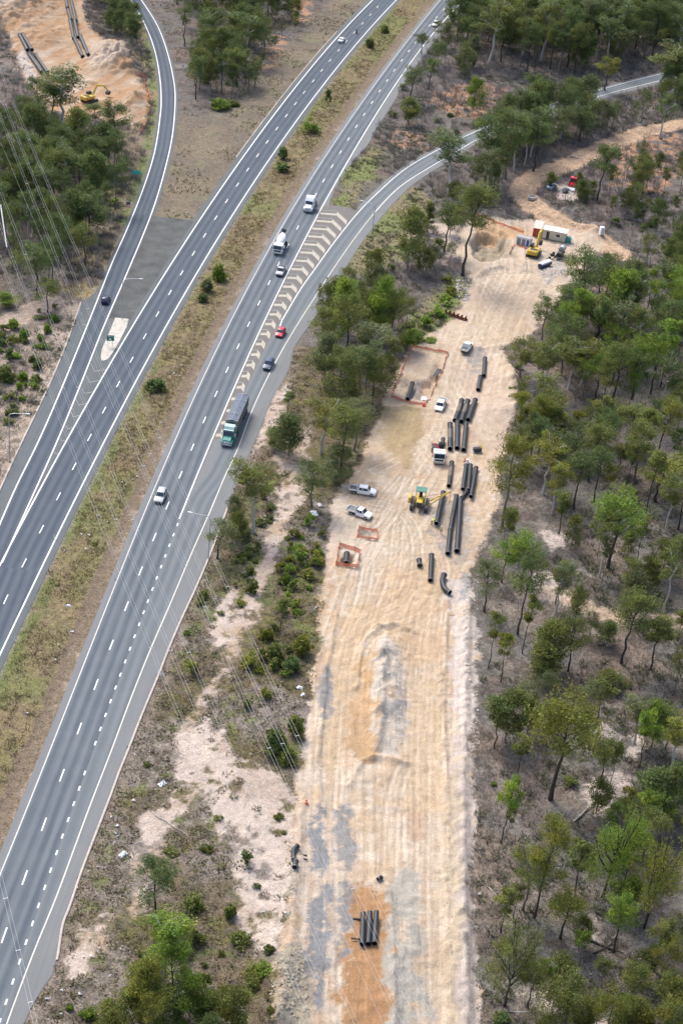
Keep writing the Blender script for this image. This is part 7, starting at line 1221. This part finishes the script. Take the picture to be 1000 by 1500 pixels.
# ================================================================== POWER LINES
ALU = mat("aluminium_conductor", (.34, .35, .365), .6, .1)
WZ = [((0, 165), (17,215), (58,317), (82,377), (104,427), (292,868), (334,971), (424,1156), (496,1314), (547,1420), (590,1510)), ((0,133), (5,148), (55,275), (95,370), (114,420), (298,848), (348,951.6), (429.6,1114), (521,1305), (564,1397), (620,1515)), ((0,95), (20,145), (55,233), (83,305), (115,377), (139,437), (312,820), (365,926), (442,1086), (552,1304), (600,1420), (642,1515)),
  ((-40,270), (2,380), (24,448), (50,503), (233.6,988), (270,1063.6), (400,1368), (470,1530)), ((-20,280), (20,380), (41.6,434), (71,515), (249,949), (285.4,1038), (420,1340), (510,1530)), ((0,275), (8,298), (38,377), (69,456), (80,479), (258.8,918), (307.8,1030), (351,1120), (456,1358), (540,1540))]
def cable(name, label, path, z0, zs, z1, twin=True, rad=.0155, spacers=True):
    Pp = np.array(path, float); sgm = np.concatenate([[0], np.cumsum(np.linalg.norm(np.diff(Pp, axis=0), axis=1))]); a = np.polyfit(Pp[:, 1], Pp[:, 0], 2); ys = np.linspace(Pp[0, 1], Pp[-1, 1], 40); W = []
    for i, yy in enumerate(ys):
        t = i/39.; z = z0+(z1-z0)*t-zs*4*t*(1-t); W.append(Vector((*at(np.polyval(a, yy), yy, z), z)))
    root = thing(name, label, "power cable", W[0], 0, "overhead power cables"); d = (W[-1]-W[0]).normalized(); sd = Vector((d.y, -d.x, 0)).normalized()*.24
    for s in ((-1, 1) if twin else (0,)): mb = MB(); mb.tube([w_-W[0]+sd*s for w_ in W], rad, 5); mk("conductor", mb, ALU, root)
    if twin and spacers:
        for i in range(3, 40, 6): mb = MB(); c = W[i]-W[0]; mb.box(c, (.62, .1, .1), 0, .03, math.atan2(sd.y, sd.x)); mk("spacer", mb, STEEL, root)
    return W[0]
ends = []
for p, lab in zip(WZ, ("twin power cable, fourth from the lower left, passing over the lamp beside the merge lane", "twin power cable, second from the upper right, crossing the three pipes on orange clay", "twin power cable nearest the upper right, over the exit sign island", "twin power cable nearest the lower left of the six crossing the roads", "twin power cable, second from the lower left of the six crossing the roads", "twin power cable, third from the lower left of the six crossing the roads")): ends.append(cable("power_cable", lab, p, 27, 5, 25))
cable("power_cable", "twin power cable crossing only the lower left corner of the near carriageway", [(-60,1050), (1,1286), (26,1390), (50,1495), (62,1545)], 20, 1.5, 22, True, .018)
cable("earth_wire", "single thin earth wire above the cables at the left edge", [(2,208), (25,263), (62,355), (210,700), (360,1040), (560,1500)], 34, 4, 32, False, .013)
# pylon just past the left edge that carries the upper three cables
def lattice(mb, A_, B_, w0, w1, n, r=.06):
    A_, B_ = Vector(A_), Vector(B_); t = (B_-A_).normalized(); a = t.orthogonal().normalized(); b = t.cross(a); rows = [[A_.lerp(B_, i/n)+(a*sx+b*sy)*(w0+(w1-w0)*i/n) for sx, sy in ((-1, -1), (1, -1), (1, 1), (-1, 1))] for i in range(n+1)]
    for k in range(4): mb.tube([rw[k] for rw in rows], r, 4)
    for i in range(n):
        for k in range(4): mb.tube([rows[i][k], rows[i+1][(k+1) % 4]], r*.6, 3); mb.tube([rows[i][(k+1) % 4], rows[i+1][k]], r*.6, 3)
c3 = sum((ends[i] for i in range(3)), Vector())/3; wd = (ends[2]-ends[0]); wd.z = 0; wd.normalize(); back = Vector((-wd.y, wd.x, 0)); back = back if back.x < 0 else -back
px0 = c3-wd*9+back*3.5; pt = thing("transmission_tower", "lattice transmission tower whose insulators show at the upper left edge", "pylon", (px0.x, px0.y, -.1), 0); o0 = Vector((px0.x, px0.y, -.1))
mb = MB(); lattice(mb, (0, 0, 0), (0, 0, 31), 2.6, .7, 9); mk("lattice_mast", mb, STEEL, pt); mb = MB(); e2 = ends[2]+back*3.5-o0; lattice(mb, (0, 0, 30), (e2.x*1.05, e2.y*1.05, 30), .6, .35, 8, .05); mk("cross_arm", mb, STEEL, pt)
for e in ends[:3]:
    q = e-o0; s0 = Vector((q.x, q.y, 27))+back*3.2+Vector((0, 0, 1.2)); mb = MB(); n = 16; prof = []
    for k in range(n): prof += [(k*.19, .05), (k*.19+.03, .15), (k*.19+.1, .13), (k*.19+.12, .05)]
    mb.lathe(prof, s0, q, 8); mk("insulator", mb, mat("porcelain", (.66, .68, .70), .3), pt, True)
x, y = at(4, 340); s0 = Vector((*at(1, 300, 24), 24)); s1 = Vector((*at(10, 362, 22), 22)); 
# lower insulator string of the second circuit
d = s1-s0; mb = MB(); prof = []
for k in range(int(d.length/.19)): prof += [(k*.19, .05), (k*.19+.03, .15), (k*.19+.1, .13), (k*.19+.12, .05)]
mb.lathe(prof, Vector((0, 0, 0)), d, 8); o = mk("insulator_string", mb, MATS["porcelain"], None, True, s0); tag(o, "long pale insulator string hanging at the left edge below the tower's cables", "insulator"); 
# ================================================================== 
for o in bpy.data.objects:
    if o.name.split(".")[0] in ("power_cable",): pass
